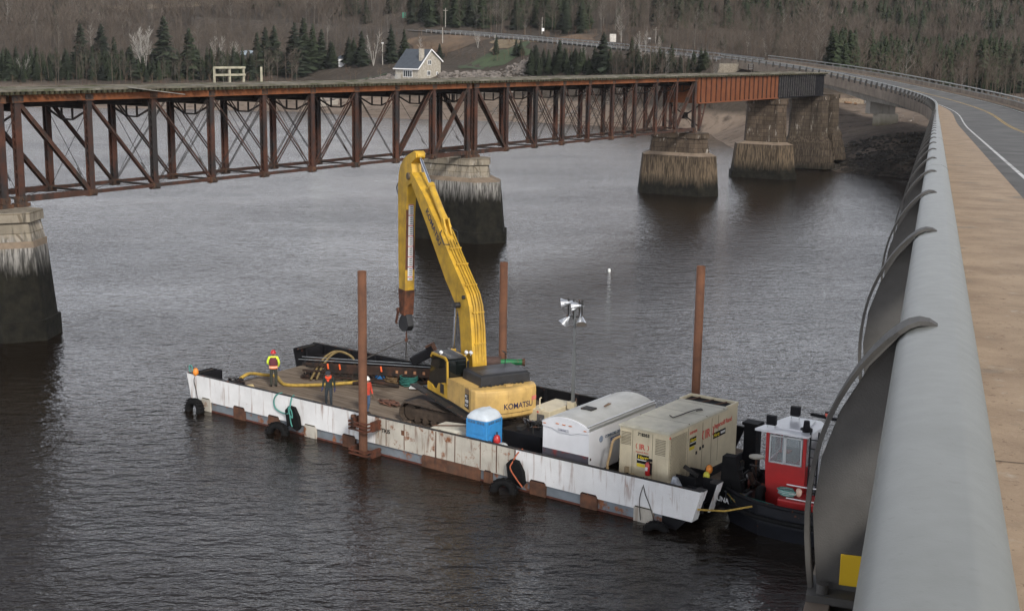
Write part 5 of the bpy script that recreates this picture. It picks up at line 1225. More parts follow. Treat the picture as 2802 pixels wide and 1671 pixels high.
for x_ in (-.35, -.1, .2, .33): MB().box(MX + x_ - .02, MX + x_ + .02, MY, MY + .05, 5.1, 5.95).build('lamp_bracket', steel_d, t)
# white diving trailer
t = bthing('enclosed_trailer', 'glossy white enclosed trailer with rounded roof and blue lettering on its side', 'trailer', 20.32, .42, DK)
Wt, Lt, Ht = 2.12, 4.95, 2.18
mb = MB(); rings = []
for y_ in (0, .04, Lt - .04, Lt):
    ring = [(.0, y_, .42), (Wt, y_, .42), (Wt, y_, Ht)]; k = .0 if 0 < y_ < Lt else .03
    for i in range(9): a = i / 8; ring.append((Wt - .02 - a * (Wt - .04), y_, Ht + .02 + .27 * math.sin(PI * a) ** .8 - k))
    ring.append((0, y_, Ht)); rings.append(ring)
body = mb.loft(rings).build('body', wht, t)
MB().loft([[(.03, y_, Ht + .022)] + [(Wt - .02 - (1 - i / 8) * (Wt - .04), y_, Ht + .035 + .275 * math.sin(PI * (1 - i / 8)) ** .8) for i in range(9)] + [(Wt - .03, y_, Ht + .022)] for y_ in (.06, Lt - .06)]).build('roof', pm('roof_grey', (.43, .43, .41), .45, var=.08, scale=1.5, grime=.2), t)
# moulded front cap and edge rails
P = [(.0, 2.02), (.5, 1.98), (.75, 1.88), (1.4, 1.88), (1.65, 1.98), (Wt, 2.0), (Wt, Ht)] + [(Wt - i / 8 * Wt, Ht + .27 * math.sin(PI * i / 8) ** .8) for i in range(1, 8)] + [(0, Ht)]
MB().prism(P, lambda a, b, c: (a, c, b), -.05, .0).build('front_cap', wht, t, bevel=.015)
for x_ in (.7, 1.0, 1.3): MB().cb(x_, -.058, 2.2, .14, .02, .035).build('marker_lamp', pm('amber', (.5, .15, .03), .4), t)
for x_ in (.1, Wt - .15): MB().cb(x_, -.058, 2.12, .12, .02, .035).build('marker_lamp', pm('amber', (.5, .15, .03), .4), t)
MB().cb(.98, -.055, 1.98, .5, .012, .12).build('badge', pm('badge_grey', (.45, .46, .5), .4), t); text_on(t, 'MIRAGE', .08, navy, face_M((.82, -.063, 1.95), (1, 0, 0)))
sgm = NM('stone_guard_mat', .25, .6); sgm.col(sgm.mix(sgm.noise(1.1, 3, (1, 1, 2), lo=.55, hi=.68), (.13, .125, .15), (.36, .06, .05))); MB().box(.0, Wt, -.012, .0, .40, 1.13).build('stone_guard', sgm.m, t)  # red blotches paint a reddish reflection into the guard's metal colour
alm = pm('trim_alu', (.5, .51, .52), .35, .7, var=.08)
MB().box(Wt - .01, Wt + .03, -.03, Lt, Ht - .06, Ht + .03).build('roof_rail', alm, t); MB().box(-.03, .01, -.03, Lt, Ht - .06, Ht + .03).build('roof_rail', alm, t); MB().box(Wt - .08, Wt - .02, 0, Lt, Ht + .08, Ht + .12).build('roof_trim', alm, t)
MB().cb(1.05, 1.6, 2.50, .5, .42, .07).build('roof_vent', steel_d, t, bevel=.01)
MB().loft([[(1.25, 2.7, 2.50), (1.37, 2.75, 2.50), (1.42, 2.2, 2.50), (1.36, 2.2, 2.50)], [(1.25, 2.7, 2.53), (1.37, 2.75, 2.53), (1.42, 2.2, 2.53), (1.36, 2.2, 2.53)]]).build('wood_scrap', pm('scrap_brown', (.16, .10, .06), .9), t)
text_on(t, 'CONNORS DIVING SERVICES', .165, pm('letter_grey_blue', (.10, .14, .2), .5), face_M((Wt + .012, 1.12, 1.62), (0, 1, 0)), bold=.004)
MB().cb(Wt + .005, 2.15, 1.47, .01, 1.2, .11).build('blue_panel', pm('panel_blue', (.04, .10, .32), .5), t); text_on(t, 'CONNORSDIVING.COM', .085, whit, face_M((Wt + .014, 1.60, 1.44), (0, 1, 0)))
MB().cyl((Wt, .86, 1.64), (Wt + .012, .86, 1.64), .13, n=20).build('emblem', pm('emblem_grey', (.22, .27, .36), .5, var=.5, scale=14), t)
MB().cb(Wt + .01, .12, 1.0, .02, .08, .1).build('socket', steel_d, t); text_on(t, '2', .10, navy, face_M((1.82, -.015, 1.05), (1, 0, 0)))
for y_ in (2.5, 3.3):
    w_ = MB().cyl((Wt - .05, y_, .34), (Wt + .12, y_, .34), .34, n=22).build('wheel', rub, t); MB().cyl((Wt + .1, y_, .34), (Wt + .13, y_, .34), .17, n=16).build('rim', wht, w_)
MB().cyl((Wt + .0, 2.9, .5), (Wt + .03, 2.9, .5), .62, n=24).build('wheel_arch', blk, t) if False else None
for x_ in (.3, Wt - .3): MB().box(x_ - .05, x_ + .05, .2, Lt - .2, .25, .42).build('chassis_rail', steel_d, t)
# big beige generator / compressor
t = bthing('generator', 'large beige generator trailer with louvred ends and yellow stickers, beside the white trailer', 'generator', 23.35, 1.15, DK)
Wg, Lg, Z0, Hg = 2.12, 5.55, .28, 2.48
MB().box(0, Wg, 0, Lg, Z0, Hg - .10).build('enclosure', cream, t, bevel=.02)
# roof with open radiator bay at the back
mb = MB(); mb.loft([[(-.04, -.06, Hg - .10), (Wg + .04, -.06, Hg - .10), (Wg + .04, Lg - .95, Hg - .10), (-.04, Lg - .95, Hg - .10)], [(-.04, -.06, Hg - .04), (Wg + .04, -.06, Hg - .04), (Wg + .04, Lg - .95, Hg - .04), (-.04, Lg - .95, Hg - .04)], [(.04, .06, Hg), (Wg - .04, .06, Hg), (Wg - .04, Lg - .95, Hg), (.04, Lg - .95, Hg)]]); mb.build('roof', creamt, t)
for (x0, x1, y0, y1) in ((-.02, .06, Lg - .95, Lg), (Wg - .06, Wg + .02, Lg - .95, Lg), (0.06, Wg - .06, Lg - .08, Lg)): MB().box(x0, x1, y0, y1, Hg - .12, Hg + .02).build('bay_edge', cream, t)
MB().box(.06, Wg - .06, Lg - .94, Lg - .08, Hg - .095, Hg - .085).build('radiator_bay', blk, t)
for i in range(3): MB().beam((.3 + i * .6, Lg - .9, Hg - .03), (.5 + i * .6, Lg - .15, Hg - .04), .05, .03).build('bay_brace', rustp, t)
for y_ in (1.5, 2.9, 4.3): MB().box(-.03, Wg + .03, y_, y_ + .012, Hg - .1, Hg + .004).build('roof_seam', pm('seam_grey', (.22, .2, .16), .7), t)
MB().tube([(1.0, 2.0, Hg + .03), (1.25, 1.8, Hg + .03), (1.3, 2.3, Hg + .03), (1.35, 2.9, Hg + .04), (1.42, 3.3, Hg + .05), (1.5, 3.6, Hg + .04), (1.62, 3.5, Hg + .04), (1.5, 3.2, Hg + .04)], .02, 6).build('lifting_cable', steel_d, t)
lv = pm('louvre_dark', (.09, .08, .065), .7)
def louvre(x0, x1, z0, z1, n_, face):
    q = MB(); q2 = MB(); h_ = (z1 - z0) / n_
    for i in range(n_):
        z_ = z0 + i * h_
        if face == 'f': q.box(x0, x1, -.006, .0, z_, z_ + h_ * .45); q2.beam((x0, -.02, z_ + h_ * .6), (x1, -.02, z_ + h_ * .6), .03, .012)
        else: q.box(Wg, Wg + .006, x0, x1, z_, z_ + h_ * .45); q2.beam((Wg + .02, x0, z_ + h_ * .6), (Wg + .02, x1, z_ + h_ * .6), .03, .012)
    q.build('louvre', lv, t); q2.build('louvre_slats', cream, t)
louvre(.08, .50, 1.70, 2.22, 9, 'f'); louvre(1.55, 1.98, 1.55, 2.18, 10, 'f'); louvre(.15, 1.35, .62, 2.25, 30, 's')
seam = pm('seam_dark', (.14, .12, .09), .8)
for x_ in (.56, 1.42): MB().box(x_, x_ + .012, -.006, .0, .45, 2.3).build('door_seam', seam, t)
for y_ in (1.45, 2.6, 3.35, 3.9): MB().box(Wg, Wg + .006, y_, y_ + .014, .45, 2.3).build('door_seam', seam, t)
text_on(t, '768353', .17, steel_d, face_M((.78, -.012, 2.14), (1, 0, 0)), bold=.006)
def ring_logo(c, xd, s_):
    M = face_M(c, xd); mb = MB(); mb.M = M
    for a0, a1 in ((-.55, .55), (PI - .55, PI + .55)):
        P = [(.30 * s_ * math.cos(a0 + (a1 - a0) * i / 8) * 1.2, .26 * s_ * math.sin(a0 + (a1 - a0) * i / 8)) for i in range(9)]
        mb.tube([(a, b, 0) for a, b in P], .018 * s_, 4)
    mb.build('logo_ring', redt, t); M2 = M @ Matrix.Translation((-.19 * s_, -.13 * s_, 0)); text_on(t, 'IR', .38 * s_, redt, M2, bold=.012 * s_)
ring_logo((1.0, -.012, 1.72), (1, 0, 0), .75); ring_logo((Wg + .012, 3.05, 1.78), (0, 1, 0), 1.25)
text_on(t, 'Ingersoll Rand', .095, redt, face_M((.72, -.012, 1.48), (1, 0, 0))); text_on(t, 'Ingersoll Rand', .26, redt, face_M((Wg + .012, 3.55, 1.84), (0, 1, 0)), bold=.006)
text_on(t, 'XHP1070', .15, redt, face_M((Wg + .012, 1.55, 2.04), (0, 1, 0)), bold=.004)
for (c, xd, sx_) in (((.78, -.01, 1.08), (1, 0, 0), 1.0), ((Wg + .01, 1.58, 1.55), (0, 1, 0), .9), ((Wg + .01, 3.5, 1.42), (0, 1, 0), 2.0)):
    M = face_M(c, xd); mb = MB(); mb.M = M; mb.box(0, .52 * sx_ if sx_ > 1 else .52, 0, .34 if sx_ <= 1 else .24, -.004, .0); mb.build('sticker', blk, t)
    text_on(t, 'Hertz', .20, yel, M @ Matrix.Translation((.03, .17 if sx_ <= 1 else .06, .004)), bold=.006, shear=.2); mb = MB(); mb.M = M
    if sx_ <= 1: mb.box(.02, .5, .11, .15, .001, .004); mb.build('sticker_stripe', whit, t); mb = MB(); mb.M = M; mb.box(0, .4, -.14, -.02, -.004, .001); mb.build('sticker_base', yel, t)
    else: mb.box(.62, 1.0, .08, .17, .001, .004); mb.build('sticker_stripe', whit, t)
for (y_, z_) in ((2.15, 1.2), (2.45, 1.3), (2.68, 1.33)): MB().cb(Wg + .012, y_, z_, .02, .1, .12).build('door_latch', steel_d, t)
MB().cb(1.38, -.02, 1.28, .14, .03, .1).build('door_latch', steel_d, t)
for z_ in (2.25,): MB().cyl((Wg + .0, .06, z_), (Wg + .02, .06, z_), .05, n=10).build('reflector', redt, t)
MB().box(-.02, Wg + .02, -.02, Lg, .22, .30).build('base_frame', cream, t)
for i in range(12): MB().cb(Wg + .024, .35 + i * .42, .26, .006, .2, .04).build('reflective_strip', pm('strip_red', (.5, .06, .05), .5) if i % 2 == 0 else whit, t)
for y_ in (2.3, 3.2): w_ = MB().cyl((Wg - .22, y_, .12), (Wg + .02, y_, .12), .34, n=20).build('wheel', rub, t)
q = MB(); q.box(.2, 1.9, -.55, 0, .18, .42); q.build('tow_step', pm('step_tan', (.33, .27, .17), .8, var=.25, rust=.2), t); q = MB(); q.beam((.4, -.5, .3), (1.05, -1.0, .28), .12, .14); q.beam((1.7, -.5, .3), (1.05, -1.0, .28), .12, .14); q.build('drawbar', steel_d, t)
q = MB(); q.cyl((.55, -.35, .55), (.55, -.35, .95), .09, n=10); q.ell((.8, -.35, .62), (.16, .14, .14)); q.build('air_outlet', pm('brass', (.25, .19, .11), .6), t)
fe = bthing('fire_extinguisher', 'red fire extinguisher hung on the front of the beige generator', 'fire extinguisher', 23.35 + 1.33, 1.15 - .13, DK + .72)
MB().lathe([(.09, 0), (.1, .03), (.1, .42), (.05, .52)], 14).build('cylinder', pm('ext_red', (.40, .015, .015), .3), fe); MB().cb(0, 0, .58, .05, .14, .08).build('handle', steel_d, fe); MB().box(-.05, .05, -.108, -.098, .2, .34).build('label_plate', whit, fe); MB().tube([(.05, 0, .55), (.13, -.02, .4), (.12, -.02, .1)], .015, 5).build('hose', blk, fe)
MB().box(-.11, .11, .08, .13, 0, .45).build('bracket', steel_d, fe)
rope('air_hose', [(23.5, .95, 2.75), (23.25, .85, 2.55), (23.15, .8, 2.0), (23.05, .8, 1.5), (23.2, .75, 1.1), (23.6, .6, .95), (23.9, .75, 1.15)], .055, pm('hose_tan', (.36, .25, .13), .7, var=.2), 'thick tan air hose curving down beside the beige generator', 'hose')
rope('air_hose', [(24.9, .5, 1.0), (24.5, .35, 1.1), (24.2, .5, 1.35), (24.05, .6, 1.5), (23.9, .5, 1.2), (24.2, .3, 1.0)], .035, blk, 'thin dark hose looped in front of the beige generator', 'hose')
rope('air_hose', [(22.5, 2.9, .9), (22.9, 2.0, .95), (23.3, 1.2, .9), (22.9, .5, .85), (22.4, .4, .85)], .06, pm('hose_red', (.35, .03, .02), .6), 'red hose on the deck between white trailer and generator', 'hose')
# exhausts, floats and junk at the stern corner
o = MB().ell((0, 0, 0), (.13, .13, .17)).build('float', pm('float_yellow', (.6, .55, .06), .5), loc=BL(26.6, 2.05, 1.55), label='small yellow float at the right-hand end of the barge', category='float')
o = MB().ell((0, 0, 0), (.13, .13, .18)).build('float', pm('float_orange', (.65, .22, .03), .5), loc=BL(26.55, 2.35, 1.72), label='small orange float above the yellow one at the barge end', category='float')
o = MB().loft([[(0, 0, 0), (.5, 0, 0), (.5, .4, 0), (0, .4, 0)], [(.1, .05, .4), (.42, .0, .45), (.5, .3, .4), (.05, .35, .5)], [(.2, .1, .75), (.35, .1, .7), (.35, .25, .7), (.2, .25, .75)]], smooth=True).build('plastic_sack', pm('sack_clear', (.34, .36, .40), .35, var=.35, scale=7), loc=BL(25.75, .55, 1.0), rz=BR, label='crumpled translucent plastic sack behind the generator at the barge end', category='sack')
t = bthing('deck_winch', 'dark winch and cleats at the right-hand end of the barge', 'winch', 26.05, 1.55, DK)
MB().cyl((0, 0, .45), (0, .9, .45), .3, n=18).build('drum', blk, t); MB().box(-.4, .4, -.12, -.04, 0, .85).build('side_frame', blk, t); MB().box(-.4, .4, .94, 1.02, 0, .85).build('side_frame', blk, t); MB().beam((.2, .5, .75), (-.35, .4, 1.05), .12, .12).build('lever', steel_d, t)
# steel lattice frame lying across the far bow half
fr = bthing('lattice_frame', 'long dark rusty lattice frame lying across the left deck, hung from the sling', 'steel frame', 2.3, 5.55, DK, math.atan2(3.0, 5.8))
Lf = 6.55; fm = rustm('frame_rust', (.05, .026, .018), (.018, .015, .014), .40, .6, 2)
for y_ in (-.45, .45):
    for z_ in (.18, .46, .80):
        MB().beam((0, y_, z_), (Lf, y_, z_), .08, .09 if z_ < .8 else .14).build('chord', fm, fr)
    for i in range(13):
        x_ = .2 + i * .5; q = MB(); q.beam((x_, y_, .2), (x_ + .25, y_, .45), .04, .04); q.beam((x_ + .25, y_, .45), (x_ + .5, y_, .2), .04, .04); q.build('lacing', fm, fr)
    MB().box(1.2, Lf, y_ - .02, y_ + .02, .50, .76).build('web_plate', fm, fr)
for i in range(9): MB().box(i * .8, i * .8 + .08, -.45, .45, .84, .88).build('cross_bar', blk, fr)
for y_ in (-.2, .2): MB().box(1.5, Lf - .2, y_ - .12, y_ + .12, .88, .92).build('walk_plate', blk, fr)
for y_ in (-.46, .1): MB().cyl((-.2, y_, 1.02), (Lf, y_, .95), .016, n=6).build('tension_cable', pm('cable_grey', (.3, .32, .34), .5, .5), fr)
for i, x_ in enumerate((1.3, 1.9, 4.0)): MB().beam((x_, -.52, .88), (x_ + .05, -.56, .62), .08, .03).build('orange_tag', pm('tag_orange', (.75, .12, .03), .6), fr)
for i in range(4): MB().cb(4.8 + i * .45, -.475, .63, .12, .01, .14).build('lamp_patch', pm('tag_tan', (.34, .16, .08), .7), fr)
MB().cyl((.2, 0, -.0), (.2, 0, .3), .12, n=12).build('pedestal', fm, fr); MB().cyl((.2, 0, 0), (.2, 0, .08), .45, n=18).build('foot', fm, fr)
for dx in (-.2, .2):
    for dy in (-.2, .2): MB().cyl((.2 + dx, dy, .08), (.2 + dx, dy, .3), .04, n=6).build('leg', fm, fr)
q = MB(); q.M = Matrix.Translation((Lf - .5, .15, 1.40)) @ Matrix.Rotation(-.5, 4, 'Y'); q.box(-.7, .5, -.3, .3, -.22, .22); q.box(.3, .62, -.34, .34, -.3, .32); q.build('grapple_head', blk, fr, bevel=.04)
q = MB(); q.M = Matrix.Translation((Lf - .35, .1, 1.55)) @ Matrix.Rotation(-.5, 4, 'Y'); q.box(.1, .5, -.26, .1, -.2, .34); q.build('head_plate', rustp, fr)
# bow clutter
t = bthing('anchor_gear', 'dark jumble of anchor chain and steel plates inside the far bow corner', 'anchor gear', 1.0, 6.3, DK, .5)
for i in range(11): q = MB(); a = Vector((R.uniform(-.2, 1.6), R.uniform(-.2, 1.3), R.uniform(.1, .8))); b = a + Vector((R.uniform(-.9, 1.2), R.uniform(-.6, .6), R.uniform(-.2, .25))); q.beam(a, b, R.uniform(.05, .25), R.uniform(.03, .08)); q.build('scrap_bar', R.choice([fm, blk, steel_d]), t)
t = bthing('chain_pile', 'tangled heap of chain and hose at the near bow corner', 'chain', 1.3, 1.9, DK)
for i in range(16):
    P = []; a = R.uniform(0, 6.3)
    for k in range(6): P.append((.45 * math.cos(a + k) * R.uniform(.4, 1.2), .35 * math.sin(a + k) * R.uniform(.4, 1.2), .08 + R.uniform(0, .4)))
    MB().tube(P, R.uniform(.025, .05), 6).build('coil', R.choice([steel_d, fm, pm('hose_mid', (.14, .13, .12), .6), blk]), t)
MB().cyl((.7, -.1, .12), (.8, .3, .12), .16, n=14).build('roller', pm('roller_tan', (.42, .33, .17), .7), t)
hy = pm('hose_yellow', (.40, .26, .045), .7, var=.3, scale=6)
rope('suction_hose', [(1.2, 2.2, 1.1), (1.25, 2.6, 1.25), (1.0, 3.2, 1.15), (.95, 3.9, .95), (1.3, 4.5, .8), (2.1, 4.0, .80), (2.9, 3.65, .8), (3.8, 4.3, .8), (4.6, 5.3, .8), (5.3, 6.2, .82)], .085, hy, 'thick yellow hose snaking across the left deck behind the men', 'hose')
rope('suction_hose', [(3.1, 5.1, .8), (3.0, 5.7, 1.3), (3.05, 6.2, 1.75), (3.35, 6.6, 2.0), (3.8, 6.9, 1.9), (4.1, 7.1, 1.7)], .06, pm('hose_ochre', (.17, .12, .045), .7, var=.3, scale=6), 'ochre hose arching high over the lattice frame', 'hose', group='hoses arched over the frame')
rope('suction_hose', [(3.3, 5.3, .8), (3.25, 5.8, 1.4), (3.35, 6.3, 1.85), (3.7, 6.6, 2.05), (4.2, 6.9, 1.8), (4.3, 7.0, 1.4)], .06, pm('hose_ochre', (.27, .18, .06), .7), 'second ochre hose arching just right of the first', 'hose', group='hoses arched over the frame')
rope('suction_hose', [(2.9, 6.3, .9), (3.5, 6.0, 1.2), (4.1, 6.2, 1.45), (4.7, 6.6, 1.2), (5.6, 7.0, .9), (6.2, 7.2, .85)], .05, blk, 'black hose draped in front of the lattice frame', 'hose')
for k in range(3): rope('hose_loop', [(4.1 + .04 * k, 6.5, 1.3), (4.0, 6.4, .95), (4.3, 6.2, .75 + .02 * k), (4.6, 6.4, .85), (4.65, 6.6, 1.25)], .035, pm('hose_olive', (.10, .085, .045), .7), 'olive hose hanging in a loop from the lattice frame', 'hose', group='hose loops on the frame')
rope('pipe', [(5.2, 5.9, .8), (5.9, 6.2, .95), (6.8, 6.4, .95), (7.3, 6.9, .8)], .09, fm, 'rusty curved pipe lying behind the brown pile', 'pipe')
t = bthing('rope_heap', 'reddish brown rope heap on the deck right of the brown pile', 'rope', 8.75, 4.3, DK)
for i in range(12): a = R.uniform(0, 6); MB().tube([(R.uniform(-.5, .5) + .1 * k, .28 * math.sin(a + k), .05 + .12 * R.random()) for k in range(6)], .035, 6).build('strand', pm('rope_brown', (.13, .06, .04), .9, var=.3), t)
rope('rope', [(9.2, 4.4, .78), (9.9, 4.3, .78), (10.6, 4.2, .78), (11.3, 3.9, .78)], .04, pm('rope_brown', (.13, .06, .04), .9), 'reddish brown rope trailing from the heap towards the tracks')
t = bthing('rope_coil', 'coil of teal rope on the deck beside the excavator cab', 'rope coil', 7.35, 7.55, DK)
for i in range(14): MB().tube([(.42 * (1 + R.uniform(-.2, .2)) * math.cos(k * PI / 7), .36 * (1 + R.uniform(-.2, .2)) * math.sin(k * PI / 7), .06 + i * .03 + R.uniform(-.03, .05)) for k in range(14)], .028, 5, True).build('turn', pm('rope_teal_dark', (.02, .12, .10), .9, var=.3, scale=20), t)
t = bthing('rope_coil', 'brown rope coil between the blue drum and the teal coil', 'rope coil', 6.45, 7.35, DK)
for i in range(8): MB().tube([(.35 * (1 + R.uniform(-.3, .3)) * math.cos(k * PI / 6), .3 * (1 + R.uniform(-.3, .3)) * math.sin(k * PI / 6), .06 + i * .035 + R.uniform(-.03, .05)) for k in range(12)], .04, 5, True).build('turn', pm('rope_rust', (.12, .075, .035), .9, var=.3, scale=20), t)
t = bthing('drum', 'blue plastic drum cut open, in front of the lattice frame', 'drum', 5.85, 7.2, DK); q = MB().lathe([(.27, 0), (.29, .05), (.29, .62), (.27, .68)], 18); q.build('shell', pm('drum_blue', (.02, .13, .34), .45, var=.3, scale=6), t); MB().cyl((0, 0, .66), (0, 0, .69), .24, n=18).build('opening', blk, t)
MB().ell((0, 0, 0), (.25, .2, .1)).build('white_rags', pm('rag_white', (.5, .5, .48), .9, var=.3, scale=10), loc=BL(5.1, 7.1, DK + .1), label='white rags on the deck left of the blue drum', category='rags')
MB().ell((0, 0, 0), (.2, .2, .2)).build('buoy', pm('buoy_orange', (.45, .10, .03), .6), loc=BL(5.0, 7.55, 1.15), label='dull orange buoy against the lattice frame', category='buoy')
for (a, b, l) in ((3.55, 6.55, 'teal net bundle at the foot of the arched hoses'), (4.55, 6.9, 'smaller teal net bundle nearer the brown pile')): MB().ell((0, 0, 0), (.25, .18, .12)).build('net_bundle', ropeb, loc=BL(a, b, DK + .35), label=l, category='net')
MB().beam((0, 0, 0), (1.6, .9, 0), .4, .06).build('white_board', whit, loc=BL(7.9, 7.0, DK + .12), rz=BR, label='white board lying on the deck just left of the cab', category='board')
t = bthing('steel_plate', 'dark oily steel plate lying flat on the deck left of the tracks', 'plate', 9.0, 5.3, DK); MB().box(0, 2.4, 0, 1.3, .0, .02).build('sheet', pm('oily_plate', (.045, .035, .03), .7, var=.4, scale=2), t)
t = bthing('timber_stack', 'short loose timbers on the deck beside the crawler track', 'timber', 9.9, 1.6, DK)
for i in range(5): MB().beam((.0 + i * .3, R.uniform(0, .4), .08), (1.6 + i * .2, .3 + R.uniform(0, .5), .08 + .06 * i), .14, .1).build('timber', pm('timber_brown', (.14, .10, .07), .9, var=.4), t)
t = bthing('pipe_sleeve', 'dark sleeve with a green flanged pipe, by the far pile behind the excavator', 'pipe', 11.75, 7.75, 2.55, .62)
MB().cyl((-.1, 0, 0), (.85, 0, 0), .27, n=20).build('sleeve', pm('sleeve_brown', (.06, .035, .03), .8, var=.3), t); MB().cyl((.8, 0, 0), (1.9, 0, .02), .14, n=18).build('pipe', grn, t); MB().cyl((1.86, 0, .02), (1.98, 0, .02), .18, n=18).build('flange', rustp, t)
MB().box(.0, .7, -.2, .2, -1.8, -.26).build('cradle', steel_d, t)
# ------------------------------------------------------------ tug at the right-hand end of the barge
TG = math.radians(-0.0) + math.atan2(.13, 1) * 1.0
tug = bthing('tugboat', 'small tug with red wheelhouse and black hull pushing at the right end of the barge', 'tugboat', 27.35, 3.15, 0, .11)
nav = pm('hull_navy', (.007, .008, .012), .45, var=.4, scale=2, rust=.12)
Lh = 9.5
def half(x):
    t_ = max(0, min(1, x / 2.2)); return 1.15 + .95 * math.sin(t_ * PI / 2)
xs = [0, .35, .8, 1.5, 2.4, 4, 6, 8, 9.2]
def ring_(z, k, inset=0.): return [(x + inset * (1 if x < 1 else 0), -half(x) * k, z) for x in xs] + [(x, half(x) * k, z) for x in xs[::-1]]
mb = MB(); mb.loft([ring_(-1.2, .75, .5), ring_(0, .93, .15), ring_(.55, 1.0), ring_(1.25, 1.03)], caps=False); mb.add(ring_(.55, .99), [list(range(2 * len(xs)))]); mb.build('hull', nav, tug)
mb = MB(); mb.tube([(x, -half(x) * 1.04, 1.27) for x in xs] + [(x, half(x) * 1.04, 1.27) for x in xs[::-1]], .075, 8, True); mb.build('gunwale', blk, tug)
mb = MB(); mb.tube([(x, -half(x) * 1.05, .75) for x in xs], .09, 8); mb.tube([(x, half(x) * 1.05, .75) for x in xs], .09, 8); mb.build('rubbing_strake', rub, tug)
MB().add([(x, y, .60) for x, y, _ in ring_(0, .98)], [list(range(2 * len(xs)))]).build('deck', pm('tug_deck', (.12, .045, .035), .8, var=.4, scale=2, grime=.5), tug)
text_on(tug, 'CAROLINA', .26, whit, face_M((-.62, -1.62, .88), (1, -.44, 0)), bold=.006)
lt = [c for c in sc.objects if c.parent == tug and c.name.startswith('lettering')][-1]; lt.matrix_local = face_M((-.92, -1.28, .90), (1, -.36, 0))
# pushing knees
for y_ in (-.70,):
    mb = MB(); P = [(-.40, .4), (.75, .4), (.45, 1.3), (.22, 2.2), (.15, 2.4), (-.32, 2.4)]; mb.prism(P, lambda a, b, c: (a, c, b), y_ - .2, y_ + .2); mb.build('pushing_knee', rub, tug, bevel=.03)
    for i in range(4): MB().beam((.72 - i * .12, y_ - .2, .75 + i * .4), (.72 - i * .12, y_ + .2, .75 + i * .4), .12, .05).build('step', rub, tug)
MB().tube([(.6, -.5, 2.1), (.95, -.5, 2.1), (1.0, -.5, 1.9)], .025, 6).build('grab_bar', steel_d, tug)
# wheelhouse
whx0, whx1, why = 1.15, 2.65, .85
wy0, wy1 = -.42, 1.35
mb = MB(); mb.loft([[(whx0 + .1, wy0, .6), (whx1, wy0, .6), (whx1, wy1, .6), (whx0 + .1, wy1, .6)], [(whx0, wy0, 2.3), (whx1, wy0, 2.3), (whx1, wy1, 2.3), (whx0, wy1, 2.3)]]); mb.build('lower_house', red, tug)
for (a, b) in ((whx0, wy0), (whx1 - .12, wy0), (whx0, wy1 - .08), (whx1 - .12, wy1 - .08), (whx0 + .62, wy0)):
    q = MB(); w_ = .12 if not (a == whx0 + .62) else .04; q.box(a, a + w_, b, b + .07, 2.3, 3.46); q.build('corner_post', red if w_ > .1 else alm, tug)
MB().box(whx0, whx1, wy0, wy1, 3.40, 3.48).build('header', red, tug)
MB().box(whx0 + .3, whx0 + 1.0, wy0 + .5, wy1 - .3, 2.3, 2.55).build('console', pm('console', (.12, .1, .09), .6), tug); MB().box(whx0 + .3, whx0 + .7, wy0 + .6, wy0 + .9, 2.55, 2.62).build('chart', pm('chart_red', (.45, .08, .04), .7), tug)
def win(parent, fn, a0, a1, z0, z1, nm='window'):
    q = MB(); t_ = .05
    for (p, r_, s, u) in ((a0, a1, z0, z0 + t_), (a0, a1, z1 - t_, z1), (a0, a0 + t_, z0, z1), (a1 - t_, a1, z0, z1)): q.prism([(p, s), (r_, s), (r_, u), (p, u)], fn, -.02, .03)
    f = q.build(nm, alm, parent); g_ = MB(); g_.prism([(a0 + t_, z0 + t_), (a1 - t_, z0 + t_), (a1 - t_, z1 - t_), (a0 + t_, z1 - t_)], fn, .0, .008); g_.build('pane', wglass, f); return f
wg = NM('window_glass', .03, 0, .5); wg.b.inputs['Transmission Weight'].default_value = .85; wg.b.inputs['IOR'].default_value = 1.1; wg.col((.75, .8, .82)); wglass = wg.m
fnf = lambda a, b, c: (a, wy0 - c, b)
win(tug, fnf, whx0 + .14, whx0 + .72, 2.32, 3.36); win(tug, fnf, whx0 + .72, whx1 - .14, 2.32, 3.36)
fnb = lambda a, b, c: (a, wy1 + c, b)
win(tug, fnb, whx0 + .14, whx0 + .72, 2.4, 3.36); win(tug, fnb, whx0 + .72, whx1 - .14, 2.4, 3.36)
fnl = lambda a, b, c: (whx0 - c, a, b); win(tug, fnl, wy0 + .1, wy0 + .85, 2.35, 3.36); win(tug, fnl, wy0 + .95, wy1 - .1, 2.35, 3.36)
fnr = lambda a, b, c: (whx1 + c, a, b)
win(tug, fnr, wy0 + .1, wy0 + .55, 2.35, 2.85); win(tug, fnr, wy0 + .1, wy0 + .55, 2.88, 3.36)
MB().box(whx1 - .0, whx1 + .01, wy0 + .6, wy1, .9, 3.4).build('door', wht, tug)
P = [(whx0 - .38, wy0 - .22), (whx1 + .12, wy0 - .28), (whx1 + .22, wy1 - .2), (whx1 - .1, wy1 + .25), (whx0 + .2, wy1 + .28)]
rf = MB().prism(P, lambda a, b, c: (a, b, c), 3.48, 3.56).build('roof', wht, tug, bevel=.02)
MB().box(whx0 + .2, whx1 - .2, wy0 + .2, wy1 - .1, 3.56, 3.62).build('roof_pad', wht, rf)
def flood(x, y, z, nm):
    q = MB(); q.box(x - .17, x + .17, y - .10, y + .10, z, z + .34); q.build(nm, blk, rf)
    q = MB(); q.beam((x - .15, y, 3.56), (x - .15, y, z), .02, .02); q.beam((x + .15, y, 3.56), (x + .15, y, z), .02, .02); q.build('lamp_bracket', alm, rf)
flood(whx0 + .12, wy0 + .15, 3.68, 'floodlight'); flood(whx0 + .55, wy1 - .2, 3.75, 'floodlight')
